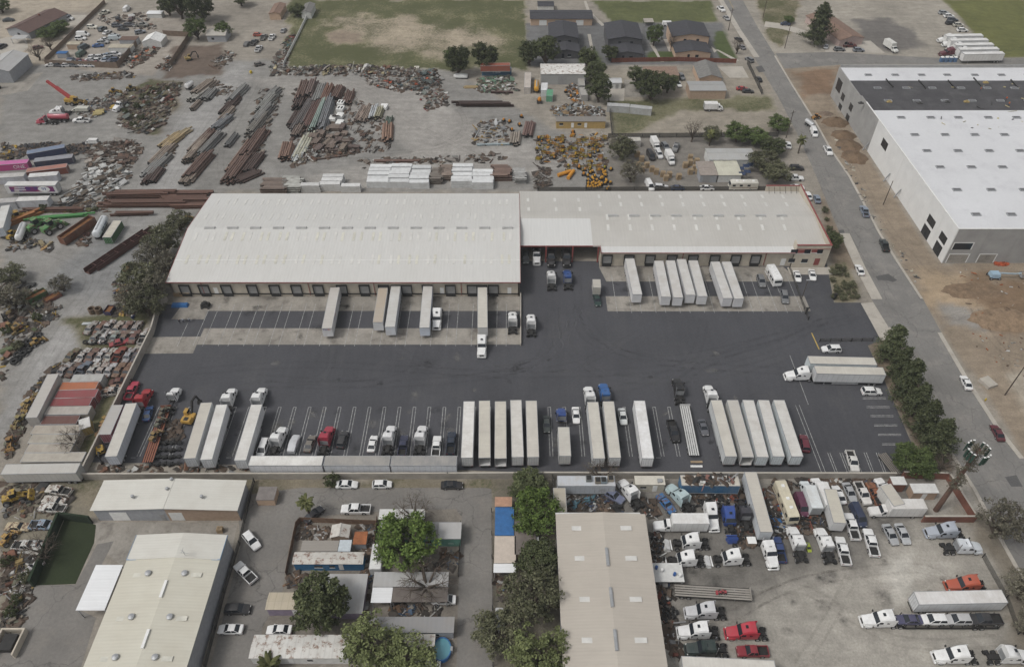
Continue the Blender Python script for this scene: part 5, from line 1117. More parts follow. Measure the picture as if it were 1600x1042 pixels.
for py in (920, 998): q = G(250 if py == 920 else 221, py, hz+.9); MB().box(-.25, .25, -1.7, 1.7, 0, .35).build('ridge_vent', M['white'], cs, Vector((xm, q.y, hz+.88)) + CL)
q = G(290, 868, hz+.9); MB().bar((0,0,0), (0,0,2.2), .06, .06).bar((-.9,0,1.2), (.9,0,1.0), .05, .05).bar((-.6,.3,1.8), (.5,-.3,1.7), .05, .05).bar((0,-.6,2.1), (0,.6,2.1), .05, .05).build('antenna', M['steel'], cs, Vector((q.x, q.y, hz+.9)) + CL)
cp = empty('carport', (G(155,915,3.6).x, G(155,915,3.6).y, 0)); tag(cp, 'bright white ribbed canopy leaning on the cream shed', 'canopy')
P4 = [G(118,953,3.6), G(163,953,3.6), G(192,882,3.6), G(150,882,3.6)]; L4 = [p - Vector((cp.location.x, cp.location.y, 0)) for p in P4]
MB().hexa([(p.x,p.y,3.48) for p in L4], [(p.x,p.y,3.6) for p in L4]).build('roof', whitem, cp)
for p in L4: MB().box(p.x*.94-.08, p.x*.94+.08, p.y*.95-.08, p.y*.95+.08, 0, 3.48).build('post', M['steel'], cp)
# long tan shed, bottom centre
sb = empty('long_shed', (18, 75, 0)); tag(sb, 'long tan ribbed metal roof shed at bottom centre beside the repair lot', 'shed'); SL = Vector((-18, -75, 0)); hz = 6.0
xl, xr, yb, yf = G(868,803,hz).x, G(1008,803,hz).x, G(935,803,hz).y, 42.0; xm = (xl+xr)/2 + .4
for a_, b_ in ((xl, xm), (xr, xm)):
 L_ = [(a_,yf,hz),(b_,yf,hz+.8),(b_,yb,hz+.8),(a_,yb,hz)]; L_ = L_ if a_ < b_ else [L_[1], L_[0], L_[3], L_[2]]
 MB().hexa([(p[0],p[1],p[2]-.12) for p in L_], L_).build('roof_slope', tanroof, sb, SL)
MB().box(xl+.25, xr-.25, yf, yb-.25, 0, hz-.13).build('wall', greyw, sb, SL); MB().box(xl-.02, xr-1, yb, yb+.35, hz-.15, hz+.05).build('gutter', whitew, sb, SL)
for py in (870, 933, 1000): MB().box(-.28, .28, -1.9, 1.9, 0, .35).box(-.12, .12, -1.9, 1.9, .35, .45).build('ridge_vent', M['steel'], sb, Vector((xm, G(950,py,hz+.8).y, hz+.78)) + SL)
for px, py in ((905,825),(975,825),(910,872),(983,872),(918,936),(990,936),(922,1000),(998,1000)): q = G(px, py, hz+.4); MB().box(-1.5, 1.5, -.5, .5, 0, .03).build('skylight', M['skylight_w'], sb, Vector((q.x, q.y, hz + .8*(1-abs(q.x-xm)/(xr-xl)*2)+.02)) + SL)
# home park
B = building
B('mobile_home', 'blue mobile home with rusted white roof in the fenced plot', 456, 567, 881, 862, 2.9, .25, 'x', shed_blue, rusty, ((.55,1.2,1.0,.7,'w'), (.35,1.2,1.6,.7,'w'), (.68,.4,.9,1.9,'d')), .2, cat='mobile home')
B('lean_to', 'grey corrugated lean-to roof behind the blue mobile home', 469, 527, 861, 844, 2.6, .01, 'x', greyw, rmat('grey_brown_sheet', (.27,.25,.225), axis=1), (), .2, cat='shed')
B('lean_to', 'pale blue sheet awning behind the blue mobile home', 527.5, 547, 861, 843, 2.5, .01, 'x', greyw, flat('pale_blue_sheet', (.5,.55,.58), .6), (), .2, cat='shed')
B('shed', 'small peaked brown and grey shed behind the blue mobile home', 515, 545, 840, 820, 2.4, .8, 'y', tanw, rusty, (), .2, cat='shed')
B('shed', 'rusty orange roofed shed beside the blue mobile home', 551, 572, 850, 830, 2.3, .1, 'x', greyw, orange_t, (), .2, cat='shed')
B('canopy', 'white sheet canopy behind the teal mobile home', 591, 663, 811, 795, 2.7, .01, 'x', whitew, flat('worn_white_sheet', (.62,.62,.6), .7, 0, .25, .6), (), .2, cat='canopy', post=True)
B('mobile_home', 'teal mobile home with grey roof under the bright green tree', 592, 720, 842, 815, 3.0, .25, 'x', teal, greyroof, ((.88,1.1,1.0,.8,'w'), (.6,1.1,1.2,.8,'w')), .2, cat='mobile home')
B('roof_extension', 'light grey flat roof extension at the right end of the teal mobile home', 684, 720, 841.5, 816, 3.32, .01, 'x', teal, lightgrey, (), .25, cat='roof')
B('mobile_home', 'grey flat roofed mobile home behind bare branches', 582, 700, 916, 893, 2.9, .01, 'x', greyw, lightgrey, ((.2,1.1,1.0,.7,'w'),), .2, cat='mobile home')
B('porch_roof', 'white porch roof on the left in front of the grey mobile home', 579, 611, 941, 917, 2.6, .01, 'x', greyw, whitem, (), .2, cat='roof', post=True)
B('porch_roof', 'dark brown porch roof in front of the grey mobile home', 611.5, 699, 940, 917, 2.5, .01, 'x', greyw, brownroof, (), .2, cat='roof', post=True)
B('mobile_home', 'dark grey ribbed roof mobile home above the blue pool', 573, 709, 988, 963, 2.9, .01, 'x', greyw, greyroof, ((.8,1.1,1.0,.7,'w'),), .2, cat='mobile home')
B('canopy', 'white corrugated canopy beside the blue pool', 631, 679, 1010, 990, 2.4, .01, 'x', whitew, rmat('white_brown_ribs', (.6,.58,.54), pitch=.5, axis=0, rust=(.2,.1,.06)), (), .15, cat='canopy', post=True)
B('mobile_home', 'lilac mobile home with tan ribbed roof at the left lane', 414, 478, 952, 925, 2.9, .2, 'x', lilac, rmat('tan_ribs', (.46,.40,.30), pitch=1.3, axis=0, sharp=True), ((.7,.4,.9,1.9,'d'),), .2, cat='mobile home')
B('mobile_home', 'white panelled roof mobile home with rust spots at the bottom edge', 388, 545, 1028, 991, 2.9, .2, 'x', whitew, rmat('white_panels_rust', (.62,.61,.58), pitch=1.4, axis=0, sharp=True, rust=(.2,.12,.08)), ((.4,.4,.9,1.9,'d'), (.6,1.1,1.0,.7,'w')), .2, cat='mobile home')
B('mobile_home', 'narrow pale roof home half hidden by the dark tree', 490, 566, 958, 896, 2.7, .01, 'x', lilac, lightgrey, (), .2, cat='mobile home')
B('mobile_home', 'narrow home under a bright blue tarp roof right of the lane', 773, 803, 836, 792, 2.8, .01, 'x', whitew, tarp_blue, (), .2, cat='mobile home')
B('roof_extension', 'faded orange roof end above the blue tarp', 773, 800, 791, 776, 2.7, .01, 'x', whitew, flat('faded_orange_roof', (.42,.25,.17), .8, 0, .3), (), .2, cat='roof')
B('roof_extension', 'pale tan roof below the blue tarp', 772, 806, 879, 837, 2.8, .01, 'x', whitew, flat('pale_tan_roof', (.52,.45,.385), .8, 0, .15), (), .2, cat='roof')
B('awning', 'white awning at the near end of the tan roof by the lane', 771, 806, 894, 880, 2.6, .01, 'x', whitew, whitem, (), .2, cat='awning', post=True)
B('mobile_home', 'dark brown roofed home between the lane homes and the long shed', 804, 838, 866, 806, 2.8, .01, 'x', tanw, brownroof, (), .2, cat='mobile home')
B('shed', 'small white roofed shed beside the dark brown roof', 830, 842, 857, 838, 2.2, .01, 'x', whitew, whitem, (), .1, cat='shed')
B('pump_house', 'small brick pump house with grey roof by the yard wall', 399, 428, 781, 760, 2.2, .01, 'x', peachw, flat('grey_roof_felt', (.2,.18,.17), .9), (), .1, cat='shed')
# cell tower compound
B('equipment_shelter', 'white roofed brick shelter beside the tower mast', 1428, 1468, 770, 755, 2.8, .01, 'x', tanw, whitew, ((.5,.2,1.0,2.0,'d'),), .15, cat='shed')
B('equipment_shelter', 'small brown shelter with pale lid by the compound wall', 1396, 1418, 757, 744, 2.9, .01, 'x', M['brickred'], whitew, (), .1, cat='shed')
# top middle duplexes
def duplex(tagw, xl, xr, yb_, ym_, yf_, wallm):
 r1 = B('duplex_house', f'two storey duplex, {tagw}, charcoal shingle roof', xl, xr, ym_, yb_, 5.6, 1.3, 'y', wallm, shing, ((.35,3.4,1.2,1.1,'w'), (.7,3.4,1.2,1.1,'w')), .4, cat='house')
 r2 = B('duplex_wing', f'single storey front wing of the {tagw} duplex with charcoal gable', xl+5, xr+2, yf_, ym_+1.5, 3.0, 1.2, 'y', wallm, shing, ((.38,.1,1.0,2.1,'w'), (.62,.9,1.4,1.1,'w')), .3, cat='house')
duplex('middle dark grey walled', 949, 1005, 36, 62, 85, darkw); duplex('peach walled right hand', 1050, 1110, 36, 58, 83, peachw); duplex('left dark grey walled', 858, 905, 36, 60, 82, darkw)
B('apartment_row', 'long low building with charcoal roof behind the duplexes', 828, 927, 30, 16, 3.2, 1.0, 'x', peachw, shing, ((.2,.1,3.5,2.4,'g'), (.45,.1,3.0,2.4,'x'), (.8,.1,3.5,2.4,'g')), .4, cat='building')
B('shed', 'small dark roofed shed at the very top above the charcoal roofed row', 840, 866, 10, 2, 2.6, .4, 'x', whitew, shing, (), .2, cat='shed')
B('mailbox_shelter', 'small open shelter with dark bins behind the duplexes', 1007, 1022, 35, 29, 2.0, .01, 'x', greyw, M['conc'], (), .1, cat='shelter', post=True)
# top left and middle houses and sheds
o = B('house', 'ranch house with long maroon shingle roof at the top left', 15, 62, 50, 18, 3.0, 1.8, 'y', greyw, maroonsh, ((.5,.9,1.6,1.1,'w'),), .5, cat='house'); o.rotation_euler = (0, 0, R(-19)); MB().box(-.35, .35, 2, 2.7, 4.2, 5.4).build('chimney', M['brickred'], o)
B('patio_cover', 'pale flat patio cover in front of the maroon roofed house', 16, 38, 61, 55, 2.5, .01, 'x', greyw, lightgrey, (), .2, cat='canopy', post=True)
o = B('warehouse_shed', 'grey metal shed cut by the left edge of the view', -30, 14, 112, 84, 5.0, 1.6, 'y', greyw, lightgrey, (), .3, cat='shed')
MB().box(-2.5, 2.5, -14, -13.0, .02, 4.0).build('door', M['dark'], o)
B('tent_hangar', 'white round topped fabric shelter in the crowded car lot', 221, 251, 66, 55, 2.6, 1.6, 'y', whitew, flat('white_fabric', (.75,.75,.73), .7), (), .1, cat='tent')
B('shed', 'rust brown flat roof shed among the packed cars', 185, 212, 63, 57, 2.4, .01, 'x', greyw, flat('rust_brown_roof', (.14,.09,.07), .9), (), .1, cat='shed')
B('shed', 'long cream flat roof above the packed rows of cars', 168, 204, 75, 69, 2.5, .01, 'x', whitew, tan_t, (), .1, cat='shed')
B('shed', 'small brown roofed hut beside the board fence of the car lot', 103, 124, 70, 65, 2.3, .2, 'x', tanw, tan_t, (), .1, cat='shed')
B('shed', 'blue tarp covered stall at the corner of the car lot', 87, 103, 84, 80, 2.1, .1, 'x', greyw, tarp_blue, (), .1, cat='shed')
B('house', 'grey house with pale roof beside the dark bare plot', 321, 352, 56, 45, 3.0, 1.0, 'x', greyw, rmat('pale_old_roof', (.42,.40,.36)), ((.3,.9,1.2,1.0,'w'),), .3, cat='house')
B('house', 'tan roofed house at the top left of the green field', 419, 438, 22, 6, 3.0, .8, 'y', peachw, brownsh, (), .3, cat='house')
B('house', 'small grey house beside the white field fence', 469, 486, 20, 6, 3.0, .9, 'y', whitew, greysh, (), .3, cat='house')
B('shed', 'white storage canopy at the top of the car lot', 228, 252, 22, 17, 2.2, .2, 'x', whitew, whitem, (), .2, cat='shed')
B('workshop', 'white peeling roof workshop among trees at the back yard', 845, 916, 116, 100, 4.6, .3, 'x', rmat('grey_wall_sheet', (.36,.37,.37)), rmat('peeling_white_roof', (.72,.71,.68), axis=0, rust=(.2,.13,.09)), ((.48,.1,3.6,3.4,'x'),), .2)
B('site_office', 'yellow site office trailer with dark grey roof near the orange drums', 869, 947, 190, 182, 3.0, .01, 'x', yellowmix, rmat('office_grey_roof', (.19,.18,.17), axis=0), ((.1,1.4,1.4,.8,'w'), (.33,.4,1.0,1.9,'d'), (.47,1.4,1.4,.8,'w'), (.6,.4,1.0,1.9,'d')), .15)
B('shed', 'small white gabled shed left of the large round tree', 949, 972, 130, 122, 2.6, .7, 'x', whitew, rmat('white_shed_roof', (.55,.56,.57)), ((.7,.1,1.2,1.8,'x'),), .2, cat='shed')
B('barn', 'long grey roofed barn beside the tan house by the road', 1078, 1136, 142, 127, 3.6, .5, 'x', tanw, rmat('barn_roof', (.33,.335,.335), axis=0), (), .2, cat='barn')
B('house', 'house with hipped grey shingle roof next to the long barn', 1092, 1130, 123, 99, 3.2, 1.6, 'y', peachw, greysh, ((.4,.9,1.2,1.1,'w'),), .4, cat='house')
B('house', 'house with rusty brown flat roof behind the large round tree', 1008, 1062, 118, 104, 3.0, .01, 'x', tanw, flat('rusty_flat_roof', (.25,.17,.13), .9, 0, .3), (), .2, cat='house')
o = B('house', 'long brown roofed house beside the big dark pine at top right', 1298, 1342, 62, 22, 3.2, 1.4, 'y', flat('pink_stucco', (.48,.37,.34), .9), brownsh, ((.3,.9,1.4,1.1,'w'),), .4, cat='house'); o.rotation_euler = (0, 0, R(14))
# small yards behind the right section
B('workshop', 'grey roofed workshop with a sign beside solar panels', 1108, 1182, 250, 232, 3.4, .5, 'x', whitew, rmat('pale_grey_roof', (.40,.405,.40), axis=0), (), .2)
B('shed', 'brown roofed shed left of the cream canopy', 1094, 1122, 274, 252, 3.0, .2, 'x', greyw, flat('brown_grey_roof', (.30,.26,.23), .9), ((.4,.1,2.4,2.4,'x'),), .2, cat='shed')
B('canopy', 'cream ribbed canopy beside the brown roofed shed', 1122.5, 1160, 274, 248, 2.9, .3, 'x', whitew, rmat('cream_canopy', (.55,.54,.44), axis=0), (), .2, cat='canopy', post=True)
for i, (px, py) in enumerate(((1158,262),(1166,258),(1174,256),(1160,270),(1168,267))):
 q = G(px, py, 3.2); pr = empty('solar_panel', (q.x, q.y, 0)); tag(pr, f'dark blue solar panel, {ORD[i+1]} of five beside the grey roofed workshop', 'solar panel', 'solar panels by the workshop')
 p_ = MB().box(-1.1, 1.1, -.7, .7, 0, .05).build('panel', flat('solar_cells', (.03,.045,.09), .2), pr, (0, 0, 2.9)); p_.rotation_euler = (R(20), 0, 0); MB().box(-.05, .05, -.05, .05, 0, 2.85).build('post', M['steel'], pr)
B('cabin', 'cream site cabin with air conditioner against the yard wall', 993, 1040, 757, 743, 2.8, .01, 'x', flat('cream_cabin_wall', (.46,.43,.36), .8), flat('cream_cabin_roof', (.55,.52,.45), .8, 0, .15), ((.27,1.3,1.3,.6,'w'), (.68,.2,1.0,2.0,'d')), .1)
q = G(1031, 751, 3.0); MB().box(-.5, .5, -.4, .4, 0, .5).cyl((0,0,.5), (0,0,.56), .3, 10).build('air_conditioner', M['steel'], bpy.data.objects['cabin'], Vector((q.x, q.y, 2.8)) - bpy.data.objects['cabin'].location)

# ---------------------------------------------------------------- placing things
def head(h, px, py, z):
 if isinstance(h, tuple):
  a, b2 = G(px, py, z), G(h[0], h[1], z); return math.degrees(math.atan2(b2.x-a.x, b2.y-a.y))
 return h
W_ = (.74,.74,.73); SIL = (.36,.37,.38); GRY = (.16,.165,.17); BLK = (.018,.018,.02); NAVY = (.02,.035,.08); RED = (.33,.02,.025); BLUE = (.025,.09,.27); MAR = (.12,.015,.025); TAN = (.28,.235,.18); DGRN = (.015,.04,.035); CRM = (.60,.55,.42)
CARNAME = {'sedan':'sedan','coupe':'coupe','oldsedan':'old_car','hatch':'hatchback','suv':'sport_utility_car','wagon':'wagon','minivan':'minivan','pickup':'pickup_truck','longpickup':'pickup_truck','van':'van','covered':'covered_car'}
def rename(o, n): o.name = n; return o
def car(kind, color, px, py, h, label, group=None, far=False, z=.8, base=0.0, sc=None):
 loc = G(px, py, z + base); b = kind.replace('_old', '')
 o = place(('far_' if far else '') + kind, (loc.x, loc.y, base), -R(head(h, px, py, z)), label, {'pickup':'pickup truck','longpickup':'pickup truck','van':'van','minivan':'van'}.get(b, 'car'), group, color, sc)
 return rename(o, CARNAME[b])
def trac(key, color, px, py, h, label, group=None, z=1.9):
 loc = G(px, py, z); return place(key, (loc.x, loc.y, 0), -R(head(h, px, py, z)), label, 'truck', group, color)
def trail(key, far, near, color, label, nose='far', z=4.1, roof=None, group=None, cat='trailer', base=0.0, fit=True, name=None):
 a, b2 = G(*far, z + base), G(*near, z + base); d = (a - b2) if nose == 'far' else (b2 - a); c = (a + b2) / 2; L = d.length; s = L / LEN[key] if key in LEN else 1
 o = place(key, (c.x, c.y, base), -math.atan2(d.x, d.y), label, cat, group, color, (1, max(.6, min(1.12, s)), 1) if fit else None)
 if roof:
  for k in kids(o) if o.name in KIDS else o.children:
   if k.name.startswith('roof'): k.color = (*roof, 1)
 if name: o.name = name
 return o
CREAMR = (.56,.535,.475); BRR = (.42,.35,.27); LGR = (.58,.57,.54)
GD = 'trailers backed onto the left docks'; GR = 'trailers backed onto the right docks'; GB = 'trailers parked in the bottom row'
t1 = trail('trailer', (523.5,449), (510.5,513), (.66,.66,.67), 'grey trailer at the left docks with coloured lettering on its nose', 'near', roof=(.50,.48,.45), group=GD)
trail('trailer', (598.5,450), (590.2,503.5), (.62,.63,.64), 'trailer with rusty brown roof at the left docks', 'near', roof=BRR, group=GD)
trail('trailer', (618.5,447), (609.2,511), (.62,.64,.67), 'pale trailer at the docks, right beside the brown roofed one', 'near', roof=(.55,.55,.53), group=GD)
trail('trailer', (668.5,446), (663,512), (.55,.60,.68), 'blue nosed pale trailer beside a lone white tractor at the docks', 'near', roof=(.56,.55,.53), group=GD)
trail('trailer', (753.7,449), (754,512), (.66,.66,.65), 'trailer at the left docks still coupled to its white tractor', 'near', roof=CREAMR, group=GD)
PU = flat('purple_lettering', (.12,.03,.22), .6); ORL = flat('orange_red_lettering', (.45,.08,.05), .6); DKL = flat('navy_lettering', (.03,.05,.12), .6); WHL = flat('white_lettering', (.7,.7,.7), .6)
h = 8.09
text('Fed', t1, (.42,h+.005,3.6), (R(90),0,R(180)), .75, PU); text('Ex', t1, (-.55,h+.005,3.6), (R(90),0,R(180)), .75, ORL)
text('Fed', t1, (-1.307,h-4.6,3.2), (R(90),0,R(-90)), 1.0, PU); text('Ex', t1, (-1.307,h-6.2,3.2), (R(90),0,R(-90)), 1.0, ORL)
text('Fed', t1, (1.307,h-3.2,3.2), (R(90),0,R(90)), 1.0, PU); text('Ex', t1, (1.307,h-1.6,3.2), (R(90),0,R(90)), 1.0, ORL)
for i, (f, n) in enumerate((((983.7,404),(996,460)), ((1029.3,407.5),(1041,464)), ((1047.5,407),(1060,465)), ((1064.5,405),(1079.5,461)), ((1083,407),(1098,463)), ((1117.5,409),(1137.5,466)), ((1135,409),(1155,467)))):
 trail('trailer', f, n, (.64,.64,.65), f'white trailer at the right docks, {ORD[i+1]} of seven from the covered bay', 'near', roof=(.57,.56,.54), group=GR)
trac('tractor', W_, 753, 536, 180, 'white tractor coupled to the dock trailer nearest the bobtails'); trac('tractor', W_, 683, 494, 180, 'lone white tractor parked between two trailers at the left docks')
trac('tractor', W_, 801, 500, 0, 'white bobtail tractor left of the low dock wall'); trac('tractor', W_, 830, 504, 0, 'white bobtail tractor right of the low dock wall')
trac('tractor', (.66,.66,.65), 861.5, 434, 0, 'white bobtail tractor in front of the covered bay'); trac('tractor_flat', (.02,.06,.2), 887, 433, 0, 'dark blue bobtail tractor in front of the covered bay')
trac('daycab', (.6,.6,.6), 838.5, 396, 180, 'white tractor nosing out of the covered bay'); trac('tractor_flat', BLK, 861, 399, 180, 'black tractor in the shade of the covered bay, left one'); trac('tractor_flat', BLK, 885, 399, 180, 'black tractor in the shade of the covered bay, right one')
car('suv', (.12,.13,.13), 821.5, 403, 180, 'grey car at the left corner of the covered bay')
trail('pup', (932,436), (933,449), (.45,.43,.38), 'small beige box trailer beside the covered bay', 'far', z=3.6, cat='trailer', fit=False).scale = (.85,.42,.85)
car('sedan', DGRN, 933, 468, (936,480), 'dark green sedan parked below the small beige trailer')
car('suv', GRY, 1189.5, 439, (1193,450), 'grey car between the right docks and the camper'); place('camper', (*G(1209,431,1.6)[:2], 0), -R(174), 'white camper parked beside the office end', 'camper', None, W_); car('suv', GRY, 1226, 464, (1228,474), 'small grey jeep in front of the camper')
car('coupe', W_, 1246, 431, (1249,442), 'white car with dark roof beside the office, left of two'); car('coupe', W_, 1269.5, 429, (1272,440), 'white car with dark roof beside the office, right of two')
# bottom row from the left
trail('trailer_48', (183,634), (164,677), (.20,.05,.07), 'maroon ended trailer with grey roof against the left yard wall', 'far', roof=(.40,.39,.38), group=GB)
trail('trailer', (205,630), (173,713), (.62,.65,.70), 'first full white trailer at the left end of the bottom row', 'far', roof=(.56,.54,.49), group=GB)
trac('tractor', RED, 222, 624, (233,600), 'red tractor in front of the leftmost white trailer'); car('pickup', (.36,.03,.06), 206, 610, (211,600), 'red pickup beside the left yard wall')
car('sedan', (.03,.08,.2), 231, 645, (234,634), 'blue sedan in the left part of the yard')
trac('daycab', W_, 267, 622, (273,608), 'white day cab tractor pulling the orange lowboy'); lb = trail('flatbed', (258,637), (231,717), (.23,.085,.05), 'orange lowboy trailer loaded with machine parts', 'far', z=1.3, cat='trailer'); lb.scale = (1, 1.12, .8)
for i, (px, py, c, s) in enumerate(((256,645,(.10,.11,.08),.75), (250,662,(.11,.12,.09),.75), (243,683,(.25,.17,.06),.85))):
 place('small_loader', (*G(px,py,1.2)[:2], 1.0), -R(20), f'small tracked machine riding on the orange lowboy, {ORD[i+1]} from its tractor', 'machine', 'machines on the lowboy', c, s)
place('excavator', (*G(297,652,1)[:2], 0), -R(8), 'yellow excavator with black arm in the bottom row', 'excavator', None, (.42,.25,.05))
k = 0
for r_ in range(6):
 for c_ in range(4 if r_ > 1 else 3):
  px, py = 247 + c_*10 - r_*1.0 + (14 if r_ < 2 else 0), 670 + r_*11 - (6 if r_ < 2 else 0); k += 1
  if r_ >= 2: place('axle', (*G(px, py, .4)[:2], 0), R(rnd.uniform(-8,8) + 8), 'black truck axle with twin tyres in the rows beside the lowboy', 'axle', 'truck axles in rows beside the lowboy')
scrap('axle_scrap', 'tangle of dark axle parts right of the orange lowboy', [(262,660),(284,655),(282,690),(258,690)], 60, [(.05,.04,.035),(.10,.07,.05),(.16,.15,.14),(.03,.03,.03)], (.3,1.2), 1.0)
trail('trailer', (322.5,629), (296,716), (.66,.68,.70), 'cream roofed trailer right of the excavator', 'far', roof=(.52,.49,.43), group=GB)
trail('trailer_skirt', (346.5,632), (322,718), (.72,.73,.75), 'white trailer coupled to a tractor, third from the left wall', 'far', roof=(.66,.65,.62), group=GB); trac('tractor', W_, 356.5, 623, (361,608), 'white tractor of the trailer third from the left wall')
trail('trailer_skirt', (401,632), (375,719), (.72,.73,.74), 'white trailer just left of the trailers lying along the wall', 'far', roof=(.66,.65,.62), group=GB); trac('tractor', W_, 403.5, 622, (408,608), 'white tractor just left of the row of cars')
trail('trailer', (390,719.5), (504,719.5), (.70,.71,.74), 'white trailer lying along the near wall, left of three', 'near', roof=(.72,.71,.68), group='trailers along the near wall')
trail('trailer_48', (507,719.5), (609,719.5), (.58,.60,.64), 'grey roofed trailer lying along the near wall, middle of three', 'near', roof=(.25,.245,.235), group='trailers along the near wall')
trail('trailer_48', (611,719.5), (713.5,719.5), (.60,.62,.66), 'grey roofed trailer lying along the near wall, right of three', 'near', roof=(.23,.23,.23), group='trailers along the near wall')
car('minivan', W_, 411, 699, 183, 'white minivan at the left end of the row of cars'); trac('tractor', W_, 433.5, 685, 6, 'white bobtail tractor next to the white minivan')
place('covered', (*G(459,692,.8)[:2], 0), -R(4), 'car under a silver white cover in the bottom row', 'car', None, (.55,.56,.58)); car('sedan', (.17,.155,.135), 484, 692, 5, 'tan grey sedan left of the red bobtail tractor'); trac('tractor', (.34,.03,.055), 509, 684, 4, 'red bobtail tractor in the middle of the row of cars')
car('suv', (.035,.035,.037), 535, 686, 4, 'dark grey wagon right of the red bobtail tractor'); car('sedan', W_, 582, 692.5, 3, 'white sedan between an empty stall and a white tractor')
trac('tractor', (.70,.70,.70), 607.5, 683, 2, 'white bobtail tractor right of the white sedan'); car('pickup', (.03,.035,.07), 630, 696, 1, 'dark blue pickup between two white bobtail tractors'); trac('tractor', (.70,.70,.70), 657, 683, 2, 'white bobtail tractor second nearest the trailer block')
car('pickup', W_, 682, 697, 1, 'white pickup with open black bed in the bottom row'); car('longpickup', (.015,.025,.045), 705, 692, 1, 'dark navy pickup beside the block of five trailers')
for i, (f, n, op, rc) in enumerate((((733,627),(729.5,715),0,(.73,.72,.69)), ((757,626),(757,715),1,(.55,.52,.45)), ((782,627),(782,716),1,(.56,.53,.46)), ((806,625),(809,714),0,(.62,.60,.56)), ((830,626),(833,714),0,(.57,.54,.48)))):
 trail('trailer_open' if op else 'trailer', f, n, (.62,.62,.61), f'{ORD[i+1]} trailer from the left in the block of five at the wall' + (', rear open' if op else ', rear doors shut'), 'far', roof=rc, group=GB)
car('sedan', (.045,.055,.052), 854, 662, 180, 'dark grey green sedan right of the block of five trailers')
trac('daycab', (.03,.07,.24), 878, 655, 0, 'small blue tractor ahead of the short cream box trailer'); trail('pup', (880.5,668), (883,713), (.60,.59,.56), 'short box trailer with cream roof behind the small blue truck', 'far', z=3.9, roof=(.52,.50,.45))
car('sedan', W_, 900, 648, 180, 'white sedan between the short box trailer and a coupled trailer')
trail('trailer', (926,628), (936,716), (.66,.67,.67), 'cream roofed trailer behind the white tractor, right of the middle', 'far', roof=CREAMR, group=GB); trac('tractor', W_, 921.5, 620, (919,600), 'white tractor coupled beside the blue tractor')
trail('trailer', (950.5,627), (961,715), (.64,.65,.65), 'cream roofed trailer behind the blue tractor', 'far', roof=CREAMR, group=GB); trac('tractor_flat', (.03,.11,.30), 945.5, 615, (943,600), 'blue tractor coupled to a cream roofed trailer')
car('sedan', (.66,.68,.67), 973, 650, 178, 'white sedan between two coupled trailers and the bright white trailer')
trail('trailer', (999,626), (1012.5,716), (.78,.78,.78), 'bright white trailer standing alone right of the middle', 'far', roof=(.78,.78,.78), group=GB)
car('longpickup', BLK, 1052, 673, 176, 'black pickup left of the silver flatbed'); trac('tractor_flat', (.018,.018,.02), 1061, 607, (1058,590), 'black tractor coupled to the silver flatbed')
trail('flatbed', (1069.5,632), (1085.5,713), (.55,.55,.54), 'silver slatted flatbed trailer behind the black tractor', 'far', z=1.3)
car('coupe', (.10,.105,.12), 1099, 667, 176, 'grey coupe right of the silver flatbed')
for i in range(2):
 q = G(1088, 722 + 7*i); MB_ = MB().box(-1.3,1.3,-.25,.25,.02,.2); [MB_.box(-1.3+.35*j,-1.1+.35*j,-.26,.26,.2,.26) for j in range(8)]
 tag(MB_.build('loading_ramp' if i else 'timber_stack', M['white'] if i else M['palletw'], None, (q.x, q.y, 0)), 'white rung ramp on the asphalt behind the flatbed' if i else 'tan timber pile behind the silver flatbed', 'ramp' if i else 'timber')
trail('trailer_skirt', (1119,625), (1142.5,713), (.62,.64,.64), 'trailer coupled to the white tractor in the right block', 'far', roof=CREAMR, group=GB); trac('tractor', W_, 1111, 618, (1106,598), 'white tractor at the left of the right trailer block')
trail('trailer_open', (1144.5,625), (1169,714), (.55,.55,.53), 'open ended grey trailer, second in the right trailer block', 'far', roof=(.50,.48,.44), group=GB)
for i, (f, n) in enumerate((((1169,625),(1192,714)), ((1193,625),(1217,713)), ((1217,625),(1246,713)))): trail('trailer', f, n, (.62,.67,.69), f'pale blue sided trailer, {["third","fourth","rightmost"][i]} in the right trailer block', 'far', roof=(.62,.61,.58), group=GB)
car('suv', (.13,.02,.035), 1257, 692, (1253,670), 'maroon car half hidden by the rightmost trailer'); car('pickup', (.62,.61,.58), 1332, 720, (1338,740), 'white pickup with junk in its bed near the wall')
place('flatbed', (*G(1391,724,.9)[:2], 0), -R(165), 'grey flat utility trailer at the corner by the trees', 'trailer', None, (.20,.18,.16), (.9,.42,.55))
trail('trailer', (1264,562), (1368,564.5), (.62,.68,.70), 'rear trailer of the two parked crosswise near the street trees', 'far', roof=CREAMR); trail('trailer_skirt', (1274,577.5), (1382,580), (.64,.65,.66), 'front trailer of the two crosswise ones, coupled to a white tractor', 'far', roof=CREAMR)
trac('tractor', W_, 1252, 583.5, -90, 'white tractor of the crosswise trailers, facing left'); car('suv', W_, 1299, 545, -91, 'white wagon parked behind the crosswise trailers'); car('suv', W_, 1362, 611, 91, 'white wagon parked in front of the crosswise trailers')
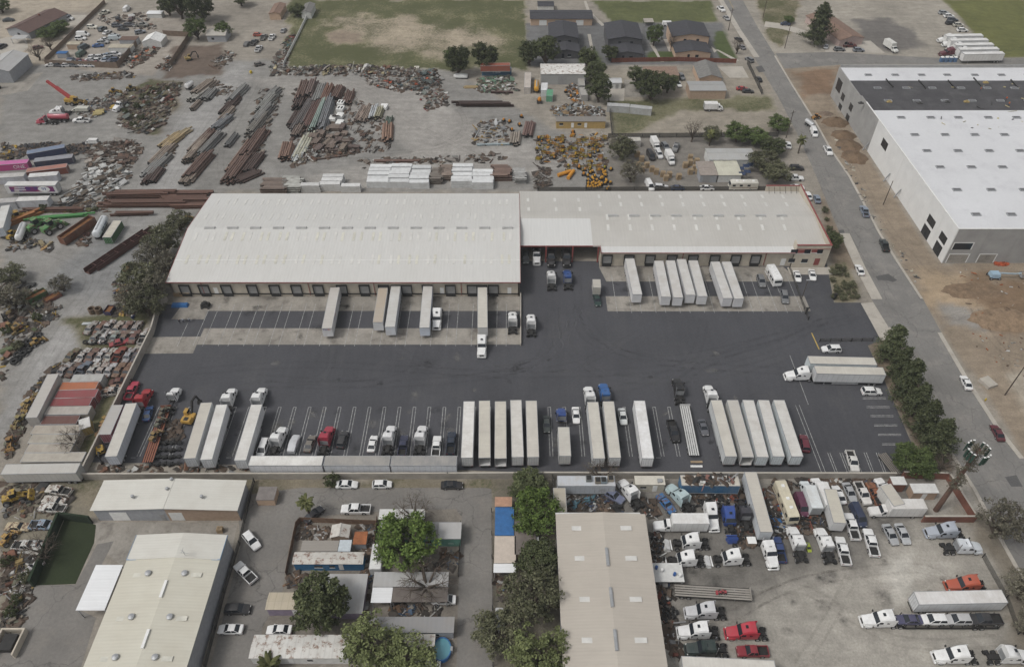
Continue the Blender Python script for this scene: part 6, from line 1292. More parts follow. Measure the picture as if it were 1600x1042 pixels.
# street
car('sedan', W_, 1343.5, 421, (1338,408), 'white sedan on the road beside the office sidewalk'); car('pickup', (.20,.24,.30), 1351, 330, (1346,318), 'silver blue pickup on the road beside the dirt strip'); car('pickup', (.02,.03,.03), 1382, 383, (1377,370), 'black pickup on the road below the silver pickup')
car('sedan', W_, 1510, 597, (1503,582), 'white sedan on the road beside the dirt lot'); car('sedan', (.10,.015,.025), 1559, 675, (1551,660), 'maroon sedan at the right of the road')
car('pickup', W_, 1294, 235, (1300,246), 'white pickup on the road by the dirt mounds'); place('smalltank', (*G(1265,193,1.2)[:2], 0), -R(160), 'white tank body truck trailer on the road by the digging', 'tank truck', None, (.55,.56,.57), .8); car('van', W_, 1272, 207, (1275,214), 'white truck cab pulling the tank body on the road', far=True)
car('sedan', W_, 1263, 305, (1259,295), 'white sedan parked behind the office end'); car('sedan', (.20,.24,.30), 1277, 310, (1274,300), 'silver blue sedan parked behind the office end')
for px, py, kd, c, hh, lb_ in ((1127,14,'pickup',W_,165,'white pickup near the top end of the road'),(1135,28,'sedan',(.3,.3,.3),165,'grey sedan below the white pickup at the road top'),(1154,61,'sedan',BLK,-20,'black sedan at the left kerb near the duplexes'),(1159,73,'sedan',(.2,.2,.21),-20,'grey sedan at the left kerb near the duplexes'),(1171,93,'suv',GRY,-20,'grey wagon at the left kerb by the tan house'),(1044,38,'van',W_,90,'white van behind the middle duplex'),(1228,37,'sedan',NAVY,100,'dark blue sedan on the drive left of the big pine'),(1185,123,'sedan',BLK,-10,'black car at the kerb behind the mesh fence'),(1060,131,'sedan',W_,170,'white car on the slab right of the large round tree'),(1065,120,'suv',GRY,170,'grey wagon behind the white car by the barn'),(1160,138,'sedan',RED,95,'red car right of the long barn'),(1169,142,'sedan',BLK,95,'black car right of the long barn')):
 car(kd, c, px, py, hh, lb_, far=True)
# yard behind right section
for px, py, kd, c, hh, lb_ in ((1017,243,'van',BLK,170,'black van in the small yard behind the warehouse'),(1030,241,'suv',(.6,.6,.6),172,'white car beside the black van behind the warehouse'),(1040,229,'suv',GRY,165,'grey wagon at the fence of the small yard'),(1056,230,'pickup',(.2,.2,.2),200,'grey truck at the fence of the small yard'),(1033,292,'suv',(.6,.6,.6),95,'white wagon tight behind the warehouse roof'),(1059,293,'sedan',NAVY,90,'dark blue car tight behind the warehouse roof'),(1105,293,'sedan',W_,90,'white sedan tight behind the warehouse roof'),(1015,290,'van',W_,170,'white truck cab behind the warehouse among crates'),(1242,278,'pickup',W_,95,'white pickup near the road behind the office end'),(1245,262,'suv',BLK,92,'black wagon above the white pickup near the road'),(1246,292,'sedan',W_,95,'white sedan behind the office parapet'),(1232,226,'sedan',W_,10,'white car beside the palm at the road')):
 car(kd, c, px, py, hh, lb_, far=True)
place('boxtruck_small', (*G(1047,246,1.6)[:2], 0), -R(172), 'white box truck in the small yard behind the warehouse', 'truck', None, W_); place('boxtruck_small', (*G(1024,225,1.6)[:2], 0), -R(172), 'white truck beside the wagons in the small yard', 'truck', None, W_)
place('motorhome', (*G(1161,289,1.6)[:2], 0), R(90), 'cream motorhome tight behind the warehouse roof', 'motorhome', None, (.58,.56,.5))
trail('container40', (963,217.5), (1001,217.5), (.5,.48,.45), 'white flat roofed container at the top of the small yard', 'far', cat='container', z=2.6, fit=True, name='container')
# crosswise things in the vacant lot
trail('container40', (949,162), (984,164), (.46,.47,.47), 'grey ribbed container below the round tree, left of two', 'far', z=2.9, cat='container', name='container'); trail('container40', (985,164.5), (1019,168), (.46,.47,.47), 'grey ribbed container below the round tree, right of two', 'far', z=2.9, cat='container', name='container')
place('boxtruck_small', (*G(1115,167,1.6)[:2], 0), -R(90), 'white box truck alone in the empty gravel lot', 'truck', None, W_, (1.1,1.1,1.1))
# repair lot
trail('trailer_48', (871,751), (961,751), (.50,.53,.57), 'pale trailer against the wall with boxes on its roof', 'far', roof=(.55,.53,.47)); trail('pup', (874,762), (876,801), (.45,.42,.36), 'tan tarp covered box at the left of the repair lot', 'far', roof=(.42,.38,.30))
for i, (px, py, c) in enumerate(((920,748,(.16,.17,.16)), (934,751,(.22,.19,.15)), (943,751,(.20,.25,.28)), (954,748,(.28,.24,.18)))):
 q = G(px, py, 4.3); r_ = empty('crate', (q.x, q.y, 4.12)); tag(r_, f'crate on the pale trailer roof, {ORD[i+1]} from the left', 'crate', 'crates on the trailer roof'); MB().box(-.6,.6,-.7,.7,0,.7).build('box', M['objc'], r_, color=c); MB().box(-.5,.5,-.6,.6,.7,.76).build('lid', M['black'], r_)
car('longpickup', (.14,.16,.24), 955, 772, (966,779), 'dusty blue pickup beside the white angled tractor')
trac('tractor', W_, 985, 768, (972,750), 'white tractor parked at an angle near the cream cabin'); trac('tractor', (.42,.52,.53), 1063, 775, (1048,758), 'pale teal tractor parked at an angle near the blue container')
car('oldsedan_old', (.02,.14,.36), 1041, 786, (1050,797), 'object like a car under bright blue sheet in the repair lot')
trail('trailer_48', (1064,750), (1155,751), (.02,.12,.25), 'blue sided trailer with junk on its roof against the wall', 'far', roof=(.55,.52,.45))
q = G(1110, 750, 4.2); sc_ = scrap('roof_junk', 'dark junk and engine parts lying on the blue trailer roof', [(1075,745),(1145,745),(1145,756),(1075,756)], 70, [(.03,.03,.03),(.3,.15,.12),(.6,.6,.58),(.1,.07,.05),(.3,.3,.3)], (.3,1.1), .7); sc_.location = (q.x, q.y, 4.15)
trail('trailer', (1172.5,737), (1198,831), (.58,.61,.64), 'long cream roofed trailer reaching over the yard wall', 'near', roof=(.53,.50,.44)); trac('tractor_flat', W_, 1202, 857, 176, 'white tractor at the near end of the long cream roofed trailer')
trac('tractor', W_, 1111, 800, 177, 'white tractor facing the camera left of the blue hooded one'); trac('tractor_open', (.03,.07,.26), 1139, 806, 180, 'bright blue tractor with open hood'); trac('tractor_nohood', (.04,.04,.05), 1163, 800, 0, 'black stripped tractor beside the long trailer')
place('boxtruck_big', (*G(1063,818,1.8)[:2], 0), R(90), 'white box truck facing left at the top of the repair lot', 'box truck', None, W_)
trac('tractor_open', W_, 1079, 845, -92, 'white tractor with tilted hood below the box truck'); trac('tractor_nohood', W_, 1072, 872, -92, 'white tractor without hood beside the tan shed'); trac('tractor_open', W_, 1143, 870, -93, 'white tractor with tilted hood standing apart')
trac('tractor', (.52,.52,.53), 1103, 953, -90, 'silver tractor beside the tan shed below the flatbed'); trac('tractor', W_, 1092, 984, -90, 'white tractor beside the tan shed left of the red tractor'); trac('tractor', (.42,.03,.05), 1167, 985, -90, 'red tractor near the bottom edge'); trac('tractor_flat', (.02,.035,.033), 1105, 1011, -90, 'dark green tractor near the bottom edge')
car('pickup', (.22,.02,.03), 1176, 1017, -90, 'dark red pickup near the bottom edge'); trail('trailer', (1066,1036), (1212,1043), (.62,.61,.58), 'white trailer cut by the bottom edge', 'far', roof=(.62,.60,.55))
trail('flatbed', (1050,921), (1177,929), (.30,.28,.25), 'grey plank flatbed with a red machine on it', 'near', z=1.3); place('small_loader', (*G(1129,924,1.8)[:2], 1.25), R(90), 'red machine part lying on the grey flatbed', 'machine', None, (.35,.04,.06), .45)
q = G(1043, 895, 2); r_ = empty('parts_shed', (q.x, q.y, 0)); tag(r_, 'white topped open shed with drums beside the tan shed', 'shed'); MB().box(-3,3,-2,2,2.2,2.35).build('roof', whitew, r_); [MB().box(a-.1,a+.1,c-.1,c+.1,0,2.2).build('post', M['steel'], r_) for a in (-2.7,2.7) for c in (-1.8,1.8)]; [MB().lathe([(.3,0),(.3,.8),(.25,.85)], n=10).build('drum', M['objc'], r_, (a, c, 2.36), color=cc) for a, c, cc in ((-2.2,.8,BLUE),(-1.2,.2,W_),(1.2,-.6,BLUE),(2.2,-.9,W_))]
place('motorhome', (*G(1229,783,2)[:2], 0), -R(176), 'cream motorhome facing the camera in the repair lot', 'motorhome', None, CRM)
car('van', (.09,.02,.05), 1252, 789, 178, 'dark purple van right of the cream motorhome'); place('boxtruck', (*G(1266,773,2)[:2], 0), -R(0), 'white truck body right of the purple van', 'truck', None, (.66,.70,.71)); place('boxtruck', (*G(1285,768,2)[:2], 0), -R(-4), 'white truck body beside the narrow white trailer', 'truck', None, W_)
trail('pup', (1297,765), (1312,818), (.60,.60,.60), 'narrow white box trailer with cream roof in the repair lot', 'near', z=3.8, roof=(.54,.51,.43))
for px, py, kd, c, hh, lb_ in ((1311,772,'sedan',W_,-4,'white sedan at the wall behind the narrow trailer'),(1328,768,'sedan',SIL,176,'silver sedan at the wall'),(1348,770,'pickup',(.62,.6,.57),176,'white pickup with rusty bed at the wall'),(1367,771,'pickup_old',(.25,.09,.04),-5,'rust red pickup at the wall'),(1382,764,'pickup',W_,-12,'white pickup coupled to the trailer by the tower compound'),(1331,822,'longpickup',W_,2,'white pickup with open black bed in the repair lot'),(1341,805,'van',(.025,.035,.07),175,'dark navy van beside the white pickup'),(1361,847,'longpickup',W_,4,'white pickup with black bed cover standing forward'),(1317,860,'longpickup',W_,4,'white service truck with side boxes'),(1217,858,'pickup',(.025,.05,.15),2,'dark blue pickup beside the white tractor'),(1392,834,'sedan',SIL,174,'silver sedan left of two in front of the box truck'),(1411,833,'sedan',(.42,.43,.44),176,'pale grey hatch right of two in front of the box truck')):
 car(kd, c, px, py, hh, lb_)
trail('pup', (1384,765), (1400,788), (.56,.55,.52), 'cream roofed trailer beside the tower compound', 'near', z=3.2, roof=(.50,.47,.41))
trac('tractor_flat', W_, 1247, 846, -2, 'white bobtail tractor with its chassis toward the camera, left of two'); trac('tractor_flat', W_, 1291, 848, -2, 'white bobtail tractor with its chassis toward the camera, right of two'); car('hatch', (.35,.42,.03), 1264, 853, 178, 'tiny lime green cart between two white bobtails', sc=.5)
place('boxtruck_big', (*G(1400,795,1.9)[:2], 0), R(90), 'white box truck facing left below the tower compound', 'box truck', None, (.66,.65,.63))
trac('tractor', (.36,.39,.44), 1478, 828, -90, 'silver tractor below the tower facing left'); trac('tractor_flat', (.62,.65,.68), 1506, 852, 90, 'white tractor facing right beside the silver tractor'); trac('tractor', (.40,.09,.05), 1512, 911, -90, 'orange red tractor behind the white trailer at lower right')
trail('trailer', (1432,934), (1570,931), (.66,.67,.68), 'white trailer behind the car carrier', 'near', roof=(.68,.67,.66))
trac('tractor', W_, 1380, 966, -90, 'white tractor of the car carrier')
cc = G(1480, 969, 1.6); cr = empty('car_carrier', (cc.x, cc.y, 0), R(90)); tag(cr, 'black car carrier trailer loaded with four vehicles', 'car carrier')
fr = MB()
for s in (-1, 1): fr.box(s*1.2-.05, s*1.2+.05, -9.5, 8.5, .7, 1.0); fr.box(s*1.2-.05, s*1.2+.05, -9.5, 8.5, 1.15, 1.3)
for y in np.arange(-9.2, 8.5, 2.2): fr.box(-1.2, 1.2, y-.06, y+.06, 1.12, 1.28)
fr.build('frame', M['black'], cr)
for s in (-1, 1):
 for y in (-6.5, -5.2): wheel(cr, s*1.0, y, .48, .5)
 for y in np.arange(-9.2, 8.5, 4.4): MB().box(s*1.24-.06, s*1.24+.06, y-.06, y+.06, 1.0, 2.3).build('stanchion', M['black'], cr)
for px, kd, c, lb_ in ((1420,'sedan',(.06,.06,.12),'dark blue sedan at the front of the car carrier'),(1457,'suv',W_,'white wagon second on the car carrier'),(1495,'suv',(.45,.45,.45),'grey and white wagon third on the car carrier'),(1537,'longpickup',(.03,.03,.033),'black pickup at the rear of the car carrier')): car(kd, c, px, 964, -90, lb_, base=1.3).location.y = cc.y
trac('tractor', W_, 1495, 1022, -90, 'white tractor facing left at the bottom right corner'); trac('tractor', W_, 1578, 1022, 90, 'white tractor facing right at the bottom right corner')
for i, (px, py, k_) in enumerate(((1128,790,9),(1210,800,6),(1232,820,5),(1150,848,4),(1035,850,6),(1040,935,4),(1220,835,4),(1275,810,5))):
 for j in range(k_):
  place('tyre', (*G(px + rnd.uniform(-7,7), py + rnd.uniform(-9,9))[:2], rnd.choice((0,0,.3))), rnd.uniform(0,6), 'loose black truck tyre among the parked trucks of the repair lot', 'tyre', 'loose tyres in the repair lot')
DK = [(.03,.03,.03),(.06,.05,.045),(.11,.10,.09),(.16,.12,.09),(.3,.3,.3),(.5,.5,.48),(.05,.07,.12),(.2,.06,.04)]
scrap('engine_scrap', 'dense dark engine parts between the pale trailer and the tan shed', [(885,768),(950,768),(975,800),(884,800)], 330, DK + [(.6,.6,.58),(.1,.2,.25)], (.25,1.0), 1.0)
scrap('engine_scrap', 'strip of engines and axles below the blue trailer', [(1090,768),(1160,768),(1165,785),(1085,785)], 150, DK, (.25,1.0), .9)
scrap('parts_scrap', 'dark truck parts between the long trailer and the cream motorhome', [(1192,765),(1218,765),(1238,830),(1212,835)], 150, DK + [(.03,.14,.35),(.7,.7,.7)], (.25,1.1), .9)
scrap('parts_scrap', 'parts and chassis pieces around the stripped black tractor', [(1150,815),(1180,810),(1185,850),(1155,850)], 90, DK, (.25,.9), .7)
scrap('parts_scrap', 'parts lined up along the right wall of the tan shed', [(1012,830),(1030,830),(1070,1030),(1048,1030)], 190, DK + [(.6,.6,.58),(.5,.48,.45)], (.25,1.0), .8)
scrap('parts_scrap', 'junk along the wall between the long trailer and the tower compound', [(1205,750),(1385,750),(1385,760),(1210,762)], 150, DK + [(.3,.14,.06)], (.25,.9), .8)
scrap('parts_scrap', 'red and black truck parts right of the angled white tractor', [(1000,775),(1020,785),(1030,810),(1005,805)], 60, DK + [(.3,.03,.04)], (.3,1.0), .7)
scrap('parts_scrap', 'dark parts behind the white bobtails of the repair lot', [(1225,815),(1300,800),(1305,830),(1225,840)], 130, DK, (.25,.9), .8)
q = G(1174, 845, 1.2); r_ = empty('carton_box', (q.x, q.y, 0)); tag(r_, 'big cardboard carton with white lid near the long trailer', 'box'); MB().box(-.85,.85,-.75,.75,0,1.5).build('carton', flat('cardboard', (.25,.18,.13), .9), r_); MB().box(-.9,.9,-.8,.8,1.5,1.6).build('lid', M['white'], r_)
# home park vehicles
for px, py, kd, c, hh, lb_ in ((542,756,'sedan',W_,90,'white sedan behind the yard wall, left of two white ones'),(597,756,'hatch',W_,88,'white hatchback behind the yard wall, right of two white ones'),(706,757,'sedan',BLK,90,'black sedan behind the yard wall'),(556,795,'longpickup',W_,-90,'white pickup above the fenced plot of the home park'),(490,803,'sedan',(.03,.03,.035),40,'black car under the palm'),(436,983,'sedan',W_,-90,'white sedan in front of the lilac mobile home'),(693,936,'sedan',W_,-90,'white sedan beside the lane below the dark porch roof'),(668,1037,'sedan',W_,-90,'white car cut by the bottom edge beside the pool'),(393,844,'suv',W_,(401,854),'white car on the left lane, farthest of four'),(383,894,'pickup',W_,(375,886),'white pickup on the left lane'),(371,951,'suv',BLK,90,'black wagon on the left lane'),(360,982,'sedan',W_,-90,'white sedan on the left lane, nearest of four'),(781,968,'sedan',(.5,.5,.5),180,'white car with dark panels right of the park lane')): car(kd, c, px, py, hh, lb_)
place('camper', (*G(590,872,1.6)[:2], 0), 0, 'white camper beside the bright green tree', 'camper', None, (.66,.66,.65), (1,.85,.9))
q = G(691, 1017); pl = empty('swimming_pool', (q.x, q.y, 0)); tag(pl, 'round blue above-ground swimming pool in the home park', 'pool')
mb = MB(); n = 20
for i in range(n):
 a, b2 = 2*math.pi*i/n, 2*math.pi*(i+1)/n; mb.hexa([(1.75*math.cos(t_)*k_, 2.2*math.sin(t_)*k_, 0) for t_, k_ in ((a,1),(b2,1),(b2,.92),(a,.92))], [(1.75*math.cos(t_)*k_, 2.2*math.sin(t_)*k_, 1.15) for t_, k_ in ((a,1),(b2,1),(b2,.92),(a,.92))])
mb.build('pool_wall', flat('pool_liner', (.03,.14,.36), .5), pl); wm, t_, b_ = nmat('pool_water'); b_.inputs['Base Color'].default_value = (.12,.30,.36,1); b_.inputs['Roughness'].default_value = .08; bump(t_, b_, noise_n(t_, 2.0, 3, .6, pos(t_)), .05, .3)
MB().add([(1.6*math.cos(2*math.pi*i/n), 2.02*math.sin(2*math.pi*i/n), .95) for i in range(n)], [tuple(range(n))]).build('water', wm, pl); MB().box(1.6,2.0,-.4,.4,0,1.3).build('ladder', M['steel'], pl)

# ---------------------------------------------------------------- left side: containers, junked cars, plant
trail('trailer', (86,589), (52,657), (.45,.43,.40), 'long grey trailer left of the coloured containers', 'far', z=3.0, roof=(.44,.42,.39), name='old_trailer')
CT = [((112,591),(160,590),(.44,.44,.42),'grey container at the top of the coloured container row'),((94,603),(152,601),(.42,.14,.06),'orange container in the container row'),((87,616),(151,614),(.26,.06,.065),'upper red container in the container row'),((80,628),(142,627),(.24,.055,.06),'lower red container in the container row'),((72,641),(140,640),(.43,.40,.36),'grey container with pale door just below the red ones'),((66,656),(122,655),(.13,.055,.045),'maroon brown container beside the yellow one'),((51,671),(127,670),(.42,.38,.32),'tan container just below the yellow one'),((47,685),(120,685),(.40,.37,.31),'tan container second below the yellow one'),((42,700),(112,700),(.42,.38,.32),'tan container third below the yellow one'),((31,714),(135,713),(.46,.43,.37),'pale container right behind the big white trailer')]
for f, n_, c, lb_ in CT: trail('container40', n_, f, c, lb_, 'near', z=2.65, cat='container', group='containers stacked side by side', name='container', fit=True)
trail('container20', (131,654), (133,668), (.40,.29,.09), 'short yellow container at the end of the brown one', 'far', z=2.6, cat='container', name='container', fit=False).scale = (.9,.55,1)
trail('trailer', (122,731), (5,733), (.48,.47,.44), 'big white trailer lying at the near end of the container row', 'near', roof=(.48,.45,.39), name='old_trailer')
JC = [[(112,'.14 .14 .08'),(130,'.6 .6 .58'),(144,'.2 .12 .1'),(158,'.62 .62 .62'),(172,'.5 .5 .46'),(186,'.3 .06 .04'),(201,'.4 .42 .45'),(215,'.08 .09 .12')], [(100,'.42 .42 .42'),(115,'.14 .09 .07'),(129,'.15 .19 .25'),(145,'.55 .55 .52'),(159,'.5 .45 .42'),(172,'.55 .55 .56'),(186,'.25 .16 .11'),(200,'.2 .11 .07')], [(150,'.3 .32 .3'),(165,'.6 .6 .6'),(180,'.3 .36 .34'),(195,'.22 .17 .14'),(210,'.2 .11 .1'),(226,'.6 .6 .58')], [(142,'.4 .4 .38'),(157,'.2 .1 .07'),(170,'.55 .55 .55'),(184,'.5 .45 .4'),(198,'.3 .2 .18'),(213,'.45 .45 .44')]]
for r_, (row, py, nm) in enumerate(zip(JC, (554, 577, 525, 511), ('second nearest', 'nearest', 'third nearest', 'farthest'))):
 for i, (px, c) in enumerate(row): car('pickup_old' if (i*7+r_*3) % 6 == 5 else 'oldsedan_old', tuple(float(v)*.72 for v in c.split()), px, py, 2 + 14*(1 - (px-100)/120), f'rusty junked car, {ORD[i+1]} from left in the {nm} row of the wrecking strip', 'junked cars in rows')
car('oldsedan_old', (.3,.03,.05), 187, 534, 70, 'red junked car lying across above the junk rows'); car('oldsedan_old', (.10,.035,.03), 187, 595, 80, 'dark maroon junked car below the junk rows'); car('pickup_old', (.45,.44,.42), 176, 612, 80, 'stripped white pickup frame below the junk rows'); car('oldsedan_old', (.3,.2,.15), 180, 606, 75, 'stripped rusty car shell below the junk rows')
for i in range(9): place('tyre', (*G(135 + i*4.6, 537 + rnd.uniform(-1,1))[:2], rnd.choice((0,.3,.6))), 0, 'old black tyre in the line above the junked cars', 'tyre', 'tyres above the junked cars', None, 1.3)
bundle(172, 506, 14, 88, 2, 1, .25, (.6,.6,.58), 'white pipe lying across the farthest junked car row', 'pipe', mat='objc')
# lower left junk strip
for i, (px, py, kd, c, hh) in enumerate(((92,766,'pickup_old','.55 .54 .5',-80),(84,781,'oldsedan_old','.5 .48 .44',-80),(82,793,'pickup_old','.6 .6 .57',-85),(28,822,'oldsedan_old','.5 .42 .28',92),(68,820,'pickup_old','.25 .33 .42',92),(42,852,'pickup_old','.55 .55 .53',92),(58,850,'oldsedan_old','.45 .47 .47',92),(48,890,'oldsedan_old','.5 .5 .5',30))): car(kd, tuple(float(v) for v in c.split()), px, py, hh, f'old vehicle wreck, {ORD[i+1]} from the top in the strip left of the small lawn', 'wrecks left of the lawn')
place('loader', (*G(22,775,1.5)[:2], 0), -R(70), 'yellow loader at the left edge below the big white trailer', 'loader', None, (.42,.28,.04)); place('loader', (*G(10,840,1.2)[:2], 0), -R(20), 'yellow machine at the left edge beside the wrecks', 'loader', None, (.42,.26,.06), .7)
JP = [(.2,.17,.13),(.10,.08,.06),(.3,.28,.25),(.45,.44,.42),(.18,.08,.05),(.06,.06,.06),(.28,.2,.08),(.14,.14,.1)]
scrap('junk_strip', 'mixed car parts and weeds left of the small lawn', [(5,860),(60,860),(50,930),(30,990),(5,1000)], 230, JP, (.3,1.2), .8); scrap('junk_strip', 'car parts above the wreck strip beside the workshop', [(5,755),(60,760),(120,760),(100,800),(5,812)], 120, JP, (.3,1.1), .7)
q = G(15, 1005, .5); r_ = empty('brick_bin_store', (q.x, q.y, 0)); tag(r_, 'tan block bin enclosure with a black bin at the bottom left', 'enclosure'); [MB().box(*b_, 0, 1.6).build('wall', M['tan_wall'], r_) for b_ in ((-2.2,-1.9,-2.5,2.5),(1.9,2.2,-2.5,2.5),(-1.9,1.9,2.2,2.5))]; MB().box(-1.2,1.2,-1.5,1.5,.1,1.3).build('bin', M['black'], r_)
# machines along the left gravel track
for i, (px, py, key, c, hh, s, lb_) in enumerate(((165,655,'loader','.40 .25 .05',30,.6,'small yellow machine between the wall and the red containers'),(157,705,'excavator','.42 .27 .04',150,.7,'yellow mini excavator at the corner of the near yard wall'),(160,668,'loader','.35 .2 .08',200,.6,'tan machine behind the maroon ended trailer'),(45,630,'small_loader','.38 .26 .06',190,.9,'yellow machine left of the long grey trailer'),(30,655,'small_loader','.30 .25 .08',200,.9,'olive yellow machine left of the tan containers'),(15,690,'small_loader','.36 .2 .05',160,.9,'rusty orange machine left of the lowest containers'),(57,533,'small_loader','.40 .25 .05',40,.9,'yellow machine beside the tyres on the gravel track'),(22,510,'excavator','.30 .19 .06',-60,.9,'yellow excavator in the brush at the left edge'),(196,482,'small_loader','.45 .30 .05',200,.8,'small yellow machine under the grey trees'),(188,455,'small_loader','.40 .2 .04',120,.8,'orange machine beside the grey trees'),(292,341,'small_loader','.42 .3 .05',20,.8,'small yellow machine beside the warehouse back corner'),(120,160,'loader','.42 .27 .04',80,1.0,'yellow loader base next to the red crane boom'),(178,143,'loader','.42 .27 .04',80,.8,'yellow loader beside the brushy scrap island'),(205,138,'loader','.25 .2 .06',80,.8,'dull yellow loader at the back of the brushy scrap island'),(295,91,'excavator','.45 .33 .12',60,.8,'small tan digger on the dark bare plot'))):
 place(key, (*G(px,py,1)[:2], 0), -R(hh), lb_, 'machine', 'plant along the scrap yards', tuple(float(v)*.75 for v in c.split()), s)
for i in range(14): place('tyre', (*G(24 + (i%7)*6 + rnd.uniform(-2,2), 563 - (i%7)*6.5 + (i//7)*5)[:2], rnd.choice((0,.4))), 0, 'big black tyre in the line along the left gravel track', 'tyre', 'tyres along the gravel track', None, 1.9)
JP2 = JP + [(.4,.26,.04),(.09,.11,.05)]
scrap('machine_scrap', 'rusting machines and brush at the left edge of the gravel yard', [(2,430),(40,440),(95,480),(90,500),(60,520),(20,560),(2,600)], 300, JP2, (.3,1.5), 1.3); scrap('machine_scrap', 'line of rusty parts left of the container row', [(85,570),(95,575),(50,640),(15,720),(5,700),(40,620)], 190, JP2, (.3,1.2), 1.0); scrap('machine_scrap', 'parts under the grey trees beside the gravel yard', [(178,440),(200,430),(215,500),(180,495)], 90, JP2 + [(.02,.04,.12)], (.3,1.2), 1.0)
place('skip', (*G(57,463,1)[:2], 0), -R(40), 'green skip with rust coloured load at the left gravel yard', 'skip', None, (.05,.12,.04)); place('skip', (*G(82,464,.6)[:2], 0), -R(40), 'low rusty red skip beside the green skip', 'skip', None, (.2,.06,.045), (.9,.8,.5)); place('skip', (*G(122,361,1.2)[:2], 0), -R(24), 'long rust brown open hopper between green machines and the white tank', 'skip', None, (.15,.06,.035), (1.2,2.2,1.5)); place('skip', (*G(199,419,1)[:2], 0), -R(5), 'small green skip at the grey trees', 'skip', None, (.02,.08,.04), .8); place('skip', (*G(171,484,1)[:2], 0), -R(5), 'dark blue bin beside round tanks under the trees', 'skip', None, (.02,.03,.10), (.9,.5,.8))
for i, px in enumerate((144, 154)): q = G(px, 485, .8); tag(MB().lathe([(1.0,0),(1.0,1.6),(.75,1.65),(.7,1.5),(.7,.2)]).build('steel_drum', M['rustmetal'], None, (q.x,q.y,0), color=(.13,.09,.06), smooth=40), 'rusty round steel ring, ' + ('left' if not i else 'right') + ' of two under the trees', 'tank')
trail('smalltank', (38,350), (28,374), W_, 'white tank trailer beside the green machines', 'far', z=2.0, cat='tank', fit=False).scale = (1.1,1.4,1.1)
wt = trail('tank', (164,339), (149,368), (.70,.73,.75), 'long white cylindrical tank trailer with blue lettering', 'far', z=2.4, cat='tank', fit=False)
[MB().box(1.22,1.27,y,y+.45,2.15,2.75).build('tank_marking', DKL, wt) for y in (-2.4,-1.6,-.9,.3,1.0,1.7)]
gc = trail('container40', (183,344), (166,370), (.04,.13,.045), 'green container with cream top beside the white tank', 'far', z=2.8, cat='container', roof=(.55,.52,.44), name='container')
for i, (px, py, hh, lb_) in enumerate(((57,352,30,'green harvester machine nearest the white tank trailer'),(80,354,30,'green harvester machine beside the long hopper'))): place('loader', (*G(px,py,1.5)[:2], 0), -R(hh), lb_, 'machine', None, (.08,.24,.08), 1.3)
bundle(93, 341, 18, 82, 3, 2, .22, (.06,.25,.06), 'green steel booms lying above the green machines', 'boom', 'beam', mat='objc'); bundle(22, 350, 16, 45, 2, 2, .4, (.36,.14,.04), 'orange steel boom leaning past the left containers', 'boom', 'beam', mat='objc'); place('loader', (*G(18,366,1.2)[:2], 0), -R(10), 'yellow loader beside the white tank trailer', 'loader', None, (.42,.28,.04), .8); place('loader', (*G(28,338,1.2)[:2], 0), -R(60), 'yellow machine behind the left white trailers', 'loader', None, (.40,.25,.03), 1.0)
for i, (px, py) in enumerate(((183,393),(196,388))):
 q = G(px, py, .6); r_ = empty('steel_trough', (q.x, q.y, 0), -R(28)); tag(r_, 'long dark brown steel trough beside the grey trees, ' + ('left' if not i else 'right') + ' one', 'trough'); MB().box(-1.0,1.0,-11,11,.05,.15).build('floor', M['rustmetal'], r_, color=(.09,.04,.03)); [MB().box(s-.06,s+.06,-11,11,.15,1.5).build('side', M['rustmetal'], r_, color=(.085,.035,.03)) for s in (-1.0,1.0)]; [MB().box(-.94,.94,y-.08,y+.08,1.2,1.4).build('cross_tie', M['rustmetal'], r_, color=(.12,.06,.05)) for y in (-8,-3,3,8)]
scrap('timber_scrap', 'tan timber and machine frames below the green machines', [(20,375),(85,375),(80,392),(8,392)], 70, [(.32,.2,.08),(.4,.33,.2),(.05,.05,.05),(.3,.3,.3)], (.4,1.6), .6)
scrap('machine_scrap', 'rust coloured plant parts between the hopper and the white tank', [(132,345),(145,345),(140,385),(122,385)], 60, [(.18,.08,.05),(.1,.05,.04),(.3,.3,.3)], (.4,1.3), 1.0)
# upper left containers
KT = [((41.5,238),(100.5,227.5),'container40',(.025,.045,.12),'dark blue container at the back of the left container group',(.17,.22,.32)),((53,250),(113,243),'container40',(.02,.03,.07),'navy container with grey roof in the left container group',(.26,.27,.30)),((41,266),(104,258),'container40',(.22,.06,.04),'rust red container behind a white trailer',(.38,.17,.13)),((44.5,274),(90,270.5),'container40',(.60,.61,.66),'white reefer box behind the printed trailer',(.66,.66,.65)),((-8,275),(38,272),'container40',(.52,.53,.57),'grey white box at the left edge behind the printed trailer',(.52,.51,.49)),((26,311),(75.5,309),'container40',(.64,.65,.68),'plain white box below the printed trailer',(.66,.65,.63)),((-10,314),(23,312),'container40',(.42,.43,.45),'grey box at the left edge below the printed trailer',(.46,.45,.44))]
for f, n_, key, c, lb_, rc in KT: trail(key, n_, f, c, lb_, 'near', z=2.7, cat='container', roof=rc, group='containers at the upper left', name='container')
pk = trail('container40', (43.5,251.5), (-14,255.5), (.45,.04,.21), 'bright magenta container with white lettering at the left edge', 'near', z=2.7, cat='container', roof=(.55,.13,.36), name='container')
text('ONE', pk, (-1.306,-3.0,1.3), (R(90),0,R(-90)), 1.9, WHL)
pt = trail('trailer', (88.5,286.5), (9,287), (.64,.64,.63), 'white trailer with purple printed side', 'near', z=4.1, roof=(.66,.65,.62))
